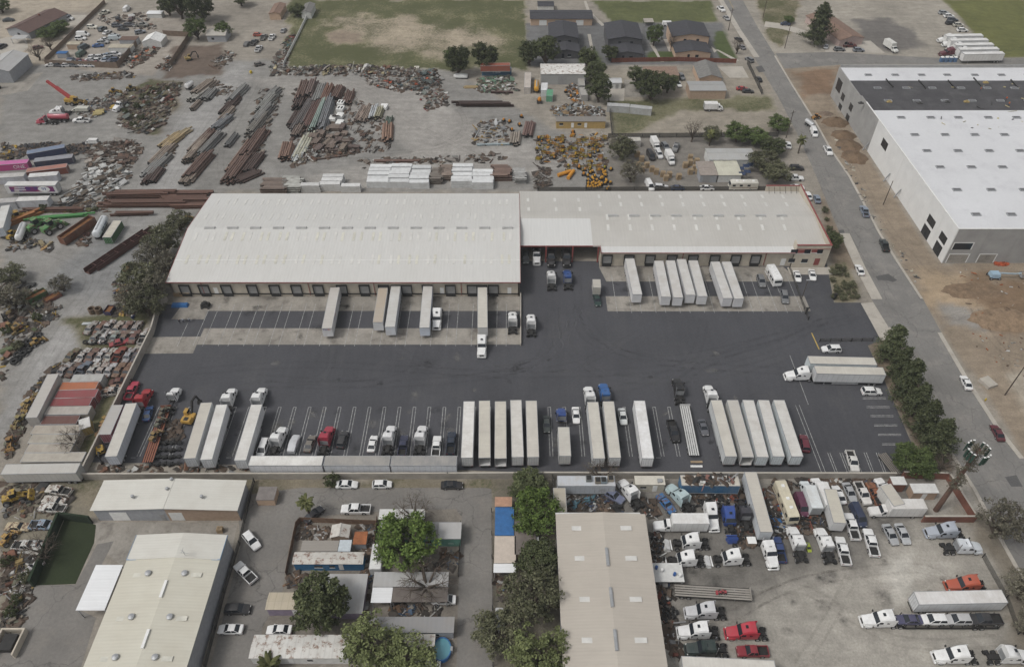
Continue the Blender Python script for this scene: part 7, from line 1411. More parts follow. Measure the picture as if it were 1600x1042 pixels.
pr_m, t_, b_ = nmat('purple_print'); v_ = N(t_, 'ShaderNodeTexVoronoi'); v_.inputs['Scale'].default_value = .9; t_.links.new(objc(t_), v_.inputs['Vector']); rp = N(t_, 'ShaderNodeValToRGB'); sx = N(t_, 'ShaderNodeSeparateColor'); t_.links.new(v_.outputs['Color'], sx.inputs[0]); t_.links.new(sx.outputs[0], rp.inputs[0]); e = rp.color_ramp.elements; rp.color_ramp.interpolation = 'CONSTANT'; e[0].color = (.17,.03,.13,1); e[1].position = .5; e[1].color = (.09,.04,.16,1)
for p_, c_ in ((.8,(.26,.05,.12)),(.93,(.4,.36,.34))): q = e.new(p_); q.color = (*c_,1)
t_.links.new(rp.outputs[0], b_.inputs['Base Color'])
MB().box(-1.306,-1.302,-7.2,6.8,1.7,3.7).build('printed_panel', pr_m, pt); mb = MB(); mb.add([(-1.31, -4.0+1.9*math.cos(2*math.pi*i/18), 2.7+1.05*math.sin(2*math.pi*i/18)) for i in range(18)], [tuple(range(18))]); mb.build('printed_oval', M['white'], pt)
text('99', pt, (-1.315,-4.0,2.7), (R(90),0,R(-90)), 1.5, flat('blue_print', (.03,.06,.3), .5))
[MB().box(-1.314,-1.311,1.8,5.2,3.0-i*.75,3.35-i*.75).build('printed_line', WHL, pt) for i in range(2)]
trail('trailer', (9,322), (-2,358), (.55,.60,.66), 'white trailer pointing up at the left edge', 'far', z=3.9, roof=(.60,.60,.58))
scrap('tyre_heap', 'wide heap of black tyre pieces behind the blue container', [(30,228),(90,222),(98,232),(45,240),(28,250)], 260, [(.03,.03,.035),(.05,.05,.055),(.08,.08,.085)], (.25,.8), 1.0); scrap('tyre_heap', 'heap of black tyre pieces right of the blue container', [(105,228),(140,222),(138,240),(112,243)], 170, [(.03,.03,.035),(.05,.05,.055),(.075,.075,.08)], (.25,.8), 1.0)
scrap('yellow_scrap', 'yellow and dark machine parts left of the blue container', [(2,225),(28,228),(25,250),(0,250)], 90, [(.4,.25,.03),(.05,.05,.05),(.12,.1,.07)], (.3,1.2), 1.0)
scrap('steel_scrap', 'brown steel scrap field right of the tyre heaps', [(140,228),(200,218),(224,235),(205,262),(135,262)], 420, [(.16,.10,.075),(.10,.07,.055),(.22,.16,.12),(.3,.27,.24),(.5,.48,.44)], (.4,1.9), 1.2, ang=70)
scrap('white_beam_heap', 'heap of white painted posts and beams near the container group', [(135,262),(195,255),(205,275),(185,300),(110,318),(95,310),(125,285)], 300, [(.62,.62,.6),(.55,.55,.53),(.4,.4,.38),(.66,.66,.65),(.15,.12,.09)], (.5,2.3), 1.0, tub=.15, ang=45)
scrap('dark_scrap', 'black pipes below the white post heap', [(85,325),(110,308),(125,312),(118,327)], 100, [(.03,.03,.03),(.05,.05,.05),(.1,.1,.1)], (.6,2.2), .8, tub=.8, ang=40); scrap('rubble', 'grey and white small parts above the long rusty beams', [(120,315),(172,310),(172,322),(125,325)], 130, [(.5,.5,.48),(.3,.3,.28),(.15,.14,.12),(.3,.2,.1)], (.2,.8), .7)
for i, (px, py, L, n_, z_, a_) in enumerate(((220,308,20,4,3,89),(292,314,15,4,2,90),(225,322,24,4,3,89),(300,324,14,3,2,88),(300,305,12,3,2,90),(80,331,18,2,2,88),(205,337,12,2,2,88))): bundle(px, py, L, a_, n_, z_, .33, (.13,.065,.045), f'long rusty steel beams, {ORD[i+1]} stack beside the warehouse left corner', 'beam stack', 'beam', 'long beams left of the warehouse')
scrap('weed_strip', 'yellow weeds and rails above the green booms', [(70,325),(172,327),(172,333),(60,333)], 60, [(.2,.17,.05),(.13,.12,.04),(.15,.08,.05)], (.5,2.0), .4, tub=.6, ang=89)
for lb_, pts, n_ in (('odds and ends behind the blue mobile home', [(468,822),(512,822),(512,842),(466,842)], 50), ('pots, bins and junk beside the orange roofed shed', [(548,822),(586,822),(584,860),(572,860),(574,828)], 60), ('yard clutter between the two rows of mobile homes', [(568,862),(582,862),(578,960),(562,960)], 80), ('garden clutter below the dark porch roof', [(612,945),(690,945),(690,962),(612,962)], 60), ('junk around the bare branched tree plot', [(690,860),(716,860),(714,892),(650,892)], 40), ('clutter below the blue mobile home', [(450,895),(490,895),(480,920),(440,920)], 40), ('clutter right of the park lane', [(774,898),(800,898),(800,940),(774,940)], 30)): scrap('yard_clutter', lb_, pts, n_, [(.3,.28,.25),(.12,.1,.08),(.2,.12,.07),(.45,.44,.42),(.06,.1,.16)], (.2,.9), .5, 'clutter')
scrap('wall_litter', 'oil drums, tools and litter along the inside of the near yard wall', [(160,724),(385,729),(385,740),(155,740)], 70, [(.3,.3,.3),(.05,.05,.05),(.2,.1,.06),(.5,.5,.48)], (.25,1.2), .5, 'litter')

# ---------------------------------------------------------------- pipe and steel yard behind the warehouse
RP = (.16,.098,.076); TP = (.29,.23,.18); GP = (.25,.24,.22); DPi = (.09,.06,.05); GN = (.2,.25,.2)
PS = [(316,228,7.0,22,5,3,.42,TP,'tan pipes in the aisle of the big pipe pile, upper'),(322,222,7,22,5,3,.42,RP,'rust pipes beside the tan pipes of the left aisle'),(308,240,8,20,4,3,.42,TP,'tan pipes at the left front of the left aisle'),(330,228,9,22,4,3,.35,GP,'grey brown pipes at the right of the left aisle'),(312,262,9,20,5,3,.40,RP,'rust pipes at the near end of the left aisle'),(300,276,6,18,5,2,.40,TP,'short tan pipes at the near end of the left aisle'),
 (245,262,8,22,5,2,.40,GP,'grey pipes in the aisle left of the rust pipes'),(255,243,8,22,4,2,.40,TP,'tan pipes in the aisle left of the rust pipes'),(240,278,5,15,5,2,.4,DPi,'dark pipes at the near end of the aisle left of the rust pipes'),(270,222,6,30,5,2,.4,(.42,.31,.17),'yellow timber lengths near the brushy scrap island'),(278,216,7,40,3,2,.35,(.42,.33,.2),'light timber lengths near the brushy scrap island'),
 (320,140,7,28,5,3,.4,TP,'tan pipes at the top of the second aisle'),(328,150,5,20,4,2,.4,GP,'grey pipes below the tan ones in the second aisle'),(306,168,4,20,2,2,.4,TP,'short tan pipes alone on the gravel'),(312,150,6,28,4,2,.4,(.4,.37,.32),'pale pipes in the second aisle'),
 (372,150,8,22,4,3,.38,GP,'grey pipes at the top of the third aisle'),(362,165,8,20,4,2,.38,DPi,'dark pipes in the third aisle'),(356,180,6,20,3,2,.38,TP,'tan pipes low in the third aisle'),(347,195,6,30,4,2,.4,(.2,.2,.2),'grey fittings stack at the foot of the third aisle'),(362,222,5,18,3,2,.35,(.16,.16,.15),'small dark grey stack between the aisles'),
 (425,152,7,25,4,3,.38,GP,'grey pipes at the top of the fourth aisle'),(418,165,8,22,5,3,.38,(.28,.27,.24),'pale grey pipes in the fourth aisle'),(410,182,8,22,5,3,.38,GP,'grey brown pipes in the fourth aisle'),(402,198,9,20,5,3,.36,(.22,.2,.17),'brown grey pipes in the fourth aisle'),(398,228,12,18,5,3,.40,RP,'rust pipes in the long fourth aisle'),(382,245,12,18,6,2,.40,(.19,.12,.09),'rust brown pipes in the long fourth aisle'),(372,268,9,18,6,3,.40,RP,'rust pipes at the near end of the fourth aisle'),(395,258,7,20,5,2,.40,DPi,'dark rust pipes at the near end of the fourth aisle'),(388,278,5,60,5,2,.35,DPi,'dark pipes across the end of the fourth aisle'),
 (474,148,8,8,6,4,.40,RP,'rust pipes at the top left of the big pipe field'),(487,145,8,8,5,4,.40,(.2,.14,.12),'brown pipes at the top of the big pipe field'),(500,150,8,10,5,3,.40,GP,'grey pipes at the top of the big pipe field'),(512,150,8,12,5,3,.38,(.22,.12,.085),'rust pipes at the top right of the big pipe field'),(528,148,6,15,5,3,.36,RP,'rust pipes right of the top of the big pipe field'),(470,162,6,10,5,3,.40,DPi,'dark pipes at the left of the big pipe field'),(478,178,16,15,6,3,.34,(.16,.14,.13),'long grey brown pipes in the middle of the big pipe field'),(490,178,16,12,6,3,.34,(.15,.085,.07),'long dark rust pipes in the middle of the big pipe field'),(500,180,16,10,5,4,.30,(.3,.36,.31),'long pale green grey pipes in the middle of the big pipe field'),(510,182,16,8,6,4,.32,(.2,.2,.2),'long grey pipes in the middle of the big pipe field'),(462,190,6,15,5,2,.4,DPi,'short dark pipes left of the long grey ones'),(467,205,6,15,4,2,.4,(.2,.15,.12),'brown pipe ends left of the long grey ones'),(448,240,6,6,6,3,.36,(.25,.15,.11),'separate square stack of rust tan tubes near the warehouse'),(545,155,6,10,4,2,.38,RP,'rust pipes right of the big pipe field'),
 (476,228,9,14,3,1,.5,(.5,.47,.36),'cream pipe leaning near the square rust stack'),(470,236,8,14,4,1,.4,(.55,.55,.52),'white channel pieces near the square rust stack'),(565,180,7,18,5,2,.3,(.34,.26,.21),'tan boards right of the big pipe field'),(574,180,7,18,4,2,.35,(.3,.23,.18),'tan pipes right of the big pipe field'),(584,178,6,12,3,2,.4,(.45,.45,.44),'white grey pipe pieces right of the big pipe field'),(592,180,5,14,3,2,.4,(.33,.3,.2),'khaki tubes right of the big pipe field'),(606,210,7,4,4,2,.42,(.32,.19,.13),'upright looking tan rust pipes at the right end of the pipe field'),(607,193,4,12,4,2,.3,(.1,.13,.1),'dark green tubes at the right end of the pipe field')]
for px, py, L, a_, n_, z_, r_, c, lb_ in PS: bundle(px, py, L*(1.7 if L < 12 else 1.5), a_*.9 - 9, n_ + 1, z_, r_, c, lb_, group='pipe stacks in the steel yard')
for i in range(4):
 for j in range(5):
  bundle(487 + j*12 + i*5 + rnd.uniform(-4,4), 207 + i*10 - j + rnd.uniform(-3,3), rnd.choice((3.2,4.4,2.4)), 12 + rnd.choice((0,0,80)) + rnd.uniform(-9,9), rnd.choice((3,4,5)), rnd.choice((2,3,2)), .3, rnd.choice(((.17,.125,.1),(.2,.15,.12),(.14,.1,.085),(.22,.17,.13))), f'brown crate-like stack of short beams, row {("one","two","three","four")[i]} place {("one","two","three","four","five")[j]} from left in the pipe field', 'beam stack', 'beam', 'short brown beam stacks')
for i, (px, py) in enumerate(((533,161),(532,170),(520,185),(531,181),(600,167),(531,192))): q = G(px, py, .8); r_ = empty('white_cabinet', (q.x, q.y, 0), R(-8)); tag(r_, f'white box cabinet, {ORD[i+1]} from the top in the pipe field', 'cabinet', 'white cabinets'); MB().box(-1.3,1.3,-1.6,1.6,.1,1.3).build('casing', M['white'], r_); MB().box(-.9,-.3,-.9,.9,1.3,1.36).box(.3,.9,-.9,.9,1.3,1.36).build('grille', M['dark'] if i < 2 else M['white'], r_)
MX = [(.22,.18,.15),(.12,.09,.075),(.32,.29,.26),(.48,.47,.45),(.16,.08,.05),(.06,.06,.06),(.28,.25,.2),(.2,.22,.2)]
scrap('pipe_scrap', 'rust brown offcuts filling the gaps between stacks of the big pipe field', [(460,140),(540,140),(570,160),(612,190),(610,235),(560,240),(470,245),(455,215)], 420, [(.14,.085,.065),(.10,.065,.05),(.18,.13,.1),(.2,.19,.17)], (.6,2.2), .9, tub=.6, ang=14)
scrap('pipe_scrap', 'brown and grey offcuts along the fourth pipe aisle', [(405,140),(445,138),(425,200),(400,270),(372,285),(360,270),(385,210)], 260, [(.14,.1,.075),(.10,.075,.06),(.2,.17,.14),(.26,.25,.22)], (.5,2.0), .7, tub=.6, ang=20)
scrap('pipe_scrap', 'grey and tan offcuts along the second and third pipe aisles', [(308,130),(335,130),(385,140),(360,190),(345,205),(340,190),(362,150),(330,150),(318,165)], 150, [(.2,.17,.14),(.26,.25,.22),(.12,.09,.07)], (.5,1.8), .6, tub=.5, ang=12)
scrap('pipe_scrap', 'weedy brown offcuts between the left pipe aisles', [(262,212),(288,212),(258,262),(238,285),(232,275)], 120, [(.17,.13,.09),(.12,.1,.06),(.3,.24,.16)], (.5,1.6), .5, tub=.5, ang=12)
scrap('fitting_scrap', 'pale fittings and offcuts at the near edge of the pipe field', [(462,228),(560,228),(560,240),(505,250),(455,262)], 300, MX + [(.55,.55,.53)]*2, (.3,1.3), .9)
scrap('brush_island', 'brush covered island of rust and grey scrap near the red tanker', [(185,195),(190,165),(225,135),(285,130),(280,150),(262,190),(235,210),(200,208)], 520, MX + [(.13,.12,.05),(.11,.1,.05),(.18,.06,.04)], (.3,1.8), 1.4, ang=25)
scrap('yard_scrap', 'row of small machines and parts along the gravel road at the upper left', [(110,118),(205,112),(212,122),(120,128)], 190, MX + [(.4,.26,.05)], (.3,1.2), .9); scrap('yard_scrap', 'parts and planks between the red crane and the island', [(120,160),(200,140),(200,160),(150,185),(120,180)], 190, MX + [(.4,.27,.05),(.05,.1,.18)], (.3,1.5), .9)
scrap('yard_scrap', 'colourful sheet scrap beside the packed cars', [(188,100),(205,80),(235,72),(250,78),(230,95),(205,108)], 200, MX + [(.35,.06,.03),(.15,.3,.27),(.45,.15,.06)], (.4,1.5), .9); scrap('yard_scrap', 'metal scrap along the fence of the car lot upper side', [(150,28),(230,20),(245,45),(225,48),(170,40)], 170, MX + [(.6,.6,.58)], (.3,1.4), .9)
scrap('yard_scrap', 'orange and dark scrap at the corner of the dark bare plot', [(243,107),(262,90),(275,95),(265,112)], 80, MX + [(.35,.12,.04)], (.3,1.3), .9); scrap('yard_scrap', 'light frames right of the dark bare plot', [(322,105),(352,80),(372,85),(345,110)], 80, MX + [(.5,.52,.5)], (.4,1.8), .8, tub=.6)
scrap('yard_scrap', 'dark vehicles parts along the white field fence', [(425,100),(448,60),(462,50),(455,80),(443,105)], 150, MX + [(.2,.05,.04),(.1,.17,.16)], (.3,1.4), 1.0); scrap('yard_scrap', 'rack rows of steel along the gravel road below the green field', [(420,105),(560,103),(655,107),(655,119),(560,120),(425,118)], 460, MX + [(.42,.36,.22),(.5,.48,.42)], (.4,1.7), 1.3, ang=5)
scrap('yard_scrap', 'scrap and machines right of the rack rows below the field', [(570,118),(640,112),(690,118),(690,140),(620,145),(575,132)], 330, MX + [(.6,.6,.57),(.4,.08,.03),(.12,.17,.18)], (.3,1.7), 1.1); scrap('yard_scrap', 'dark green machines stack in front of the round trees', [(640,115),(680,110),(690,130),(655,145),(640,138)], 190, [(.06,.09,.10),(.09,.12,.12),(.15,.17,.16),(.2,.2,.19)], (.4,1.4), 1.8)
scrap('yard_scrap', 'scattered parts in the middle gravel area', [(650,145),(700,140),(700,165),(665,175)], 100, MX + [(.4,.3,.1),(.3,.04,.04)], (.3,1.3), .8); scrap('yard_scrap', 'white frames and green bundles below the blue container', [(750,122),(800,118),(812,145),(775,150),(740,140)], 200, [(.6,.6,.58),(.13,.22,.15),(.16,.26,.18),(.3,.3,.28)], (.4,1.6), .9)
scrap('yard_scrap', 'silver frames left of the orange drums', [(745,190),(790,188),(795,225),(740,228)], 130, [(.45,.46,.46),(.3,.31,.31),(.2,.2,.2),(.42,.26,.05)], (.4,2.0), .6, tub=.7); scrap('yard_scrap', 'white plastic and wire scrap below the grey container', [(860,170),(900,160),(945,172),(945,182),(868,182)], 230, [(.55,.56,.56),(.35,.36,.36),(.18,.2,.2),(.3,.2,.1)], (.3,1.5), .8, tub=.5); scrap('yard_scrap', 'white and orange bits beside the grey upright container', [(885,132),(912,128),(912,160),(890,160)], 120, [(.6,.6,.58),(.5,.2,.02),(.2,.2,.2)], (.3,1.2), .8)
bundle(755, 166, 20, 90, 3, 2, .4, (.05,.03,.025), 'long black brown beams lying alone on the gravel', 'beam stack', 'beam'); bundle(735, 137, 5, 90, 3, 2, .35, (.42,.3,.15), 'tan timber stack in the middle gravel area', 'timber', 'slab', mat='objc'); bundle(783, 146, 9, 92, 2, 1, .35, (.1,.05,.045), 'dark red beam below the green bundles', 'beam', 'beam'); bundle(620, 253, 16, 90, 2, 1, .3, (.14,.08,.06), 'long rust beam behind the white stacks', 'beam', 'beam'); bundle(520, 247, 10, 75, 2, 1, .25, (.13,.09,.07), 'thin rust beam near the square rust stack', 'beam', 'beam'); bundle(826, 205, 10, 8, 5, 2, .4, (.2,.12,.1), 'rust red tubes left of the orange drums', 'pipe stack'); bundle(805, 220, 8, 5, 5, 2, .4, (.3,.25,.2), 'tan tubes left of the rust red tubes', 'pipe stack'); bundle(775, 227, 13, 88, 2, 1, .25, (.35,.4,.4), 'pale steel lengths on the gravel', 'beam', 'beam')
# white stacks behind the warehouse
for i, (px, py, n_, c, wd) in enumerate(((594,277,11,'.62 .63 .63',8.0),(626,277,11,'.64 .65 .65',7.2),(657,281,9,'.6 .61 .61',6.8),(722,277,11,'.64 .65 .65',7.2),(755,283,8,'.66 .67 .67',7.2),(519,290,5,'.62 .62 .61',7.2),(487,296,2,'.5 .5 .49',6.5),(550,296,2,'.6 .6 .59',6.5))):
 c = tuple(float(v) for v in c.split()); q = G(px, py, .5); r_ = empty('panel_stack', (q.x, q.y, 0)); tag(r_, f'stack of long white panels, {ORD[i+1]} listed left to right behind the warehouse' if i in () else ('tall ' if n_ > 7 else 'low ') + f'white panel stack behind the warehouse, {("first","second","third","fourth","fifth","right low","left low","middle low")[i]} of its size from the left', 'panel stack', 'white panel stacks')
 me_ = MB().box(-wd/2, wd/2, -1.08, 1.08, 0, .62).box(-wd/2, wd/2, -1.02, 1.02, .66, 1.3).box(-wd/2+.1, wd/2-.15, -.98, 1.0, 1.34, 1.95).mesh('panel', M['objc']); PAINTED.add(me_.name)
 for k in range(-(-n_*10//22)): s = rnd.uniform(.85, 1.08); ob('panel', me_, r_, (rnd.uniform(-.25,.25), (k - n_/4.4 + .4)*2.3, rnd.choice((0,-.3,-.66,-.3))), rnd.uniform(-.012,.012), (c[0]*s, c[1]*s, c[2]*s)).scale.z = 1.35
for i, (px, py, wd, c) in enumerate(((683,280,4,'.2 .17 .14'),(697,275,4.5,'.25 .19 .15'),(783,275,6,'.2 .13 .1'),(812,280,4,'.4 .38 .35'),(432,296,8,'.2 .15 .12'),(458,293,6,'.45 .43 .38'))): bundle(px, py, wd, 90, 9, 3, .38, tuple(float(v) for v in c.split()), f'brown girder stack, {ORD[i+1]} of six beside the white panel stacks', 'beam stack', 'beam', 'girders beside the white stacks')
scrap('yard_scrap', 'dark branches and rods right of the panel stacks', [(835,265),(858,262),(860,292),(835,295)], 90, [(.08,.06,.05),(.12,.1,.08),(.2,.17,.14)], (.5,1.8), 1.0, tub=.8); scrap('yard_scrap', 'low rubble edge behind the white panel stacks', [(560,250),(790,240),(800,252),(570,262)], 160, MX, (.3,1.3), .5)
# orange barricades and drums
OR_ = (.48,.20,.02)
for i in range(150):
 px, py = rnd.uniform(838, 946), rnd.uniform(212, 268)
 if py > 250 and px < 885: continue
 if rnd.random() < .3: place('drum', (*G(px,py,.6)[:2], 0), rnd.uniform(0,6), 'orange drum shaped mixer in the crowded orange equipment field', 'mixer', 'orange mixers in the equipment field', (OR_[0]*rnd.uniform(.6,1), OR_[1]*rnd.uniform(.9,1.5), .02), rnd.uniform(.6,1.05))
 else: place('barricade', (*G(px,py,.6)[:2], 0), rnd.uniform(-.4,.4), 'orange barricade with dark legs in the crowded orange equipment field', 'barricade', 'orange barricades in the equipment field', (OR_[0]*rnd.uniform(.6,1), OR_[1]*rnd.uniform(.9,1.4), .02), rnd.uniform(.8,1.3))
for i in range(46):
 px, py = rnd.uniform(918, 955), rnd.uniform(264, 296)
 place('drum', (*G(px,py,.6)[:2], 0), rnd.uniform(0,6), 'yellow orange mixer in the tight cluster against the warehouse back fence', 'mixer', 'yellow mixers against the back fence', (.52,.26,.02))
for i, (px, py) in enumerate(((815,182),(812,195),(800,203),(884,143),(892,151),(895,206),(842,216),(787,188),(796,190),(880,230),(905,262),(912,272))): place('drum', (*G(px,py,.6)[:2], 0), rnd.uniform(0,6), 'stray orange drum standing clear of the crowded equipment field', 'mixer', 'stray orange drums', OR_, 1.1)
scrap('orange_scrap', 'small orange and black parts on the ground between the barricades', [(838,215),(948,208),(948,290),(915,262),(840,258)], 330, [(.5,.2,.02),(.45,.24,.04),(.06,.06,.06),(.2,.19,.18),(.5,.5,.48)], (.2,.9), .7)
for i, (px, py, a_) in enumerate(((882,271,60),(892,273,25))): q = G(px, py, .6); r_ = empty('plastic_chute', (q.x,q.y,0), -R(a_)); tag(r_, 'orange chute tube lying on the ground, ' + ('left' if not i else 'right') + ' one', 'chute'); MB().cyl((0,-2.6,.7),(0,2.6,.7),.65,12).build('tube', M['objc'], r_, color=(.55,.24,.02), smooth=40)
# containers and tanks in the back yard
trail('container40', (753,117), (799,116.5), (.045,.13,.22), 'blue container with white lettering under a red container', 'far', z=0, cat='container', fit=True, name='container')
bc = [o for o in SC.objects if o.get('label') == 'blue container with white lettering under a red container'][0]
text('C IANI', bc, (-1.307,0,1.5), (R(90),0,R(-90)), 1.1, WHL)
trail('container40', (751,110.5), (797,110), (.30,.085,.05), 'rust red container stacked on the blue container', 'far', z=0, base=2.65, cat='container', name='container')
trail('container40', (825,113), (824,137), (.55,.5,.45), 'cream grey box trailer beside the yellow tank', 'far', z=2.7, cat='container', name='container'); trail('smalltank', (839,122), (838,142), (.55,.28,.02), 'long yellow orange tank beside the cream box', 'far', z=2.4, cat='tank', fit=False).scale = (1,1.35,1); trail('container20', (851,128), (850,143), (.70,.71,.72), 'white container right of the yellow tank', 'far', z=2.6, cat='container', name='container'); trail('container20', (859.5,140), (858.5,150), (.10,.33,.19), 'green container right of the white container', 'far', z=2.6, cat='container', name='container'); trail('container20', (908,122), (909,134), (.36,.35,.32), 'grey container standing behind the open grey one', 'far', z=2.6, cat='container', name='container'); trail('container20', (909.5,136), (914,150), (.42,.41,.38), 'open ended grey container in the back yard', 'far', z=2.6, cat='container', name='container')
place('drum', (*G(843,158,.8)[:2], 0), 0, 'large orange drum below the yellow tank', 'mixer', None, (.55,.22,.02), 1.8)
q = G(720, 118, 1); r_ = empty('boat_hull', (q.x,q.y,0), R(85)); tag(r_, 'white covered hull in front of the round trees', 'boat'); MB().loft([ring(y, w2, .3, .8, z_, .1) for y, w2, z_ in ((-2.8,.9,1.3),(0,1.2,1.5),(2.0,.9,1.4),(3.0,.2,1.2))]).build('hull', M['white'], r_, smooth=50); MB().box(-1.3,1.3,-3,2,0,.3).build('cradle', M['black'], r_)
# red crane, red tanker, white trucks upper left
q = G(112, 158, 1); cr = empty('boom_crane', (q.x,q.y,0), R(0)); tag(cr, 'crane with long red lattice boom and yellow base at the upper left', 'crane'); tipv = onY(73, 127, q.y + 3)
MB().bar((0,0,2.2), (tipv.x-q.x, 3, max(tipv.z, 7)), .9, .9).bar((0,0,2.4), ((tipv.x-q.x)*.6, 1.8, 2.4+(max(tipv.z,7)-2.4)*.62), 1.15, 1.1).build('boom', M['objc'], cr, color=(.36,.05,.05)); MB().box(-2.2,2.2,-1.3,1.3,1.0,2.2).box(.4,2.0,-1.2,.2,2.2,3.2,t=.1).build('base', M['objc'], cr, color=(.42,.26,.04)); [wheel(cr, sx, sy, .6, .4) for sx in (-1.8,1.8) for sy in (-1.3,1.3)]
place('smalltank', (*G(92,184,1.5)[:2], 0), R(90), 'red tanker truck body at the upper left', 'tank truck', None, (.36,.05,.08), (1.1,1.4,1.1)); trac('daycab', (.36,.05,.08), 72, 186, -90, 'red tractor of the red tanker'); trac('tractor_flat', W_, 92, 172, -90, 'white truck behind the red tanker'); place('boxtruck_small', (*G(125,170,1.2)[:2], 0), R(90), 'white flat truck right of the white tractor', 'truck', None, (.5,.5,.44), (1,1,.6)); car('longpickup', W_, 127, 188, -90, 'white pickup right of the red tanker'); trac('daycab', W_, 188, 162, 200, 'white truck with drill rig beside the brushy island'); place('smalltank', (*G(296,134,1.4)[:2], 0), -R(20), 'white round tank alone on the gravel road', 'tank', None, W_, (1,.7,1)); place('boxtruck_small', (*G(143,221,1.2)[:2], 0), R(90), 'white machine cab by the steel scrap field', 'machine', None, W_, .7)
bundle(155, 178, 3.5, 70, 4, 1, .5, (.42,.33,.14), 'yellow drums lying in a row beside the red tanker', 'drum row')
q = G(392, 113, .5); tag(MB().lathe([(.5,0),(.6,.6),(.4,1.1)]).build('buoy_tank', M['objc'], None, (q.x,q.y,0), color=(.5,.36,.02), smooth=40), 'small yellow tank alone on the gravel near the top', 'tank')
# top left lots: packed cars
PAL = [(.6,.6,.6),(.05,.05,.06),(.3,.31,.33),(.6,.6,.6),(.03,.05,.1),(.5,.5,.5),(.15,.03,.03),(.12,.13,.14),(.62,.62,.61),(.2,.25,.32)]
k = 0
for r_, (py, xa, xb_) in enumerate(((89,145,192),(93.5,140,190),(98,112,188),(101.5,80,186),(95,112,140),(85,168,196))):
 n_ = int((xb_-xa)/12)
 for i in range(n_): car(rnd.choice(('sedan','sedan','suv','hatch')), rnd.choice(PAL), xa + i*12 + rnd.uniform(-1.5,1.5), py + rnd.uniform(-.6,.6), rnd.choice((90,-90)) + rnd.uniform(-14,14), 'small car packed tightly with others behind the tall board fence', 'packed cars behind the board fence', far=True)
for i, (px, py, kd, c, hh, lb_) in enumerate(((130,54,'van',W_,90,'white van left of the packed car lot'),(126,60,'suv',W_,90,'white wagon just below the white van in the car lot'),(144,42,'suv',(.7,.68,.6),95,'cream car by the board fence of the car lot'),(160,45,'suv',(.08,.1,.11),10,'dark car left of the white one in the car lot'),(167,50,'sedan',W_,15,'white car in the middle of the car lot'),(178,55,'sedan',SIL,80,'silver car in the middle of the car lot'),(184,29,'suv',BLK,-20,'black wagon near the top of the car lot'),(198,14,'van',W_,0,'white van at the top of the car lot'),(163,20,'pickup',(.6,.58,.5),30,'pale truck at the top by the board fence'),(183,40,'suv',(.04,.05,.07),90,'black car left of two below the top wagon'),(202,39,'suv',(.05,.05,.06),90,'black car right of two below the top wagon'),(192,45,'sedan',BLK,88,'black car low between the two black cars'),(205,29,'sedan',(.12,.05,.05),0,'dark maroon car in the car lot'),(222,39,'pickup',(.2,.2,.18),90,'olive truck near the white canopy'),(219,50,'suv',(.2,.22,.25),60,'grey blue car left of the round topped shelter'),(165,61,'sedan',(.55,.56,.57),70,'pale car above the packed rows'),(153,71,'sedan',BLUE,80,'blue car above the packed rows'),(161,66,'suv',(.4,.4,.4),80,'grey car beside the blue car above the packed rows'),(131,74,'van',(.06,.08,.09),20,'dark van among huts of the car lot'),(127,84,'van',(.05,.09,.07),10,'dark green van beside the huts of the car lot'),(180,60,'van',(.45,.5,.52),80,'pale blue van beside the rust roof shed'),(105,29,'pickup',W_,92,'white pickup on the pad right of the maroon roofed house'),(102,24,'sedan',(.05,.06,.09),92,'dark car behind the white pickup at the maroon roofed house'),(59,74,'hatch',(.12,.04,.04),60,'maroon cart on the pale dirt below the house'),(3,72,'suv',(.05,.05,.06),10,'black car on the pad at the left edge'),(13,31,'covered',(.05,.06,.07),80,'dark covered trailer left of the maroon roofed house'),(397,66,'pickup',(.1,.1,.1),10,'dark pickup at the end of the plot with frames'),(386,68,'covered',(.12,.12,.12),10,'dark covered vehicle at the end of the plot with frames'),(404,76,'pickup',(.6,.6,.6),5,'silver pickup near the white field fence'),(425,58,'pickup',W_,5,'white pickup near the tan roofed house'),(412,58,'pickup',(.2,.2,.19),5,'grey pickup near the tan roofed house'),(443,47,'sedan',(.3,.3,.3),5,'grey car at the top of the field fence'),(403,54,'hatch',(.35,.06,.03),90,'red machine near the grey pickup'),(405,100,'hatch',(.12,.1,.09),60,'small brown cart on the gravel near the field'))):
 car(kd, c, px, py, hh, lb_, far=(kd != 'covered'))
# top right
for i in range(5):
 yy = 54.5 + i*7.0; xx = 1478 + i*7.0
 trail('trailer', (1535 + i*8.3, yy), (1478 + i*6.8, yy + 1.0), W_, f'white trailer at the top right field, {ORD[i+1]} from the back', 'near', roof=W_, group='trailers by the field');
 if i < 4: trac('tractor', W_, 1480 + i*7.5, 60 + i*6.5, -90, f'white tractor of the {ORD[i+1]} trailer at the top right field', 'tractors by the field')
trac('tractor', (.12,.03,.04), 1483, 81, -90, 'maroon tractor in front of the trailers at the top right'); car('sedan', (.3,.3,.28), 1488, 89, -90, 'grey car beside the maroon tractor', far=True)
for i, (px, py, c) in enumerate(((1475,20,(.3,.32,.33)),(1483,25,W_),(1489,31,(.03,.04,.06)),(1486,36,BLK),(1498,39,(.5,.48,.42)),(1504,47,W_))): car('suv', c, px, py, 92, f'parked car in the top right row, {ORD[i+1]} from the top', 'cars in the top right row', far=True)
for px, py, kd, c, lb_, hh in ((1312,77,'suv',GRY,'grey wagon left of two on the street at the brown roofed house',90),(1342,78,'suv',(.2,.22,.25),'grey wagon right of two on the street at the brown roofed house',90),(1291,72,'sedan',SIL,'silver car below the big pine',20),(1328,71,'pickup',(.1,.03,.03),'dark red truck before the brown roofed house',90)): car(kd, c, px, py, hh, lb_, far=True)
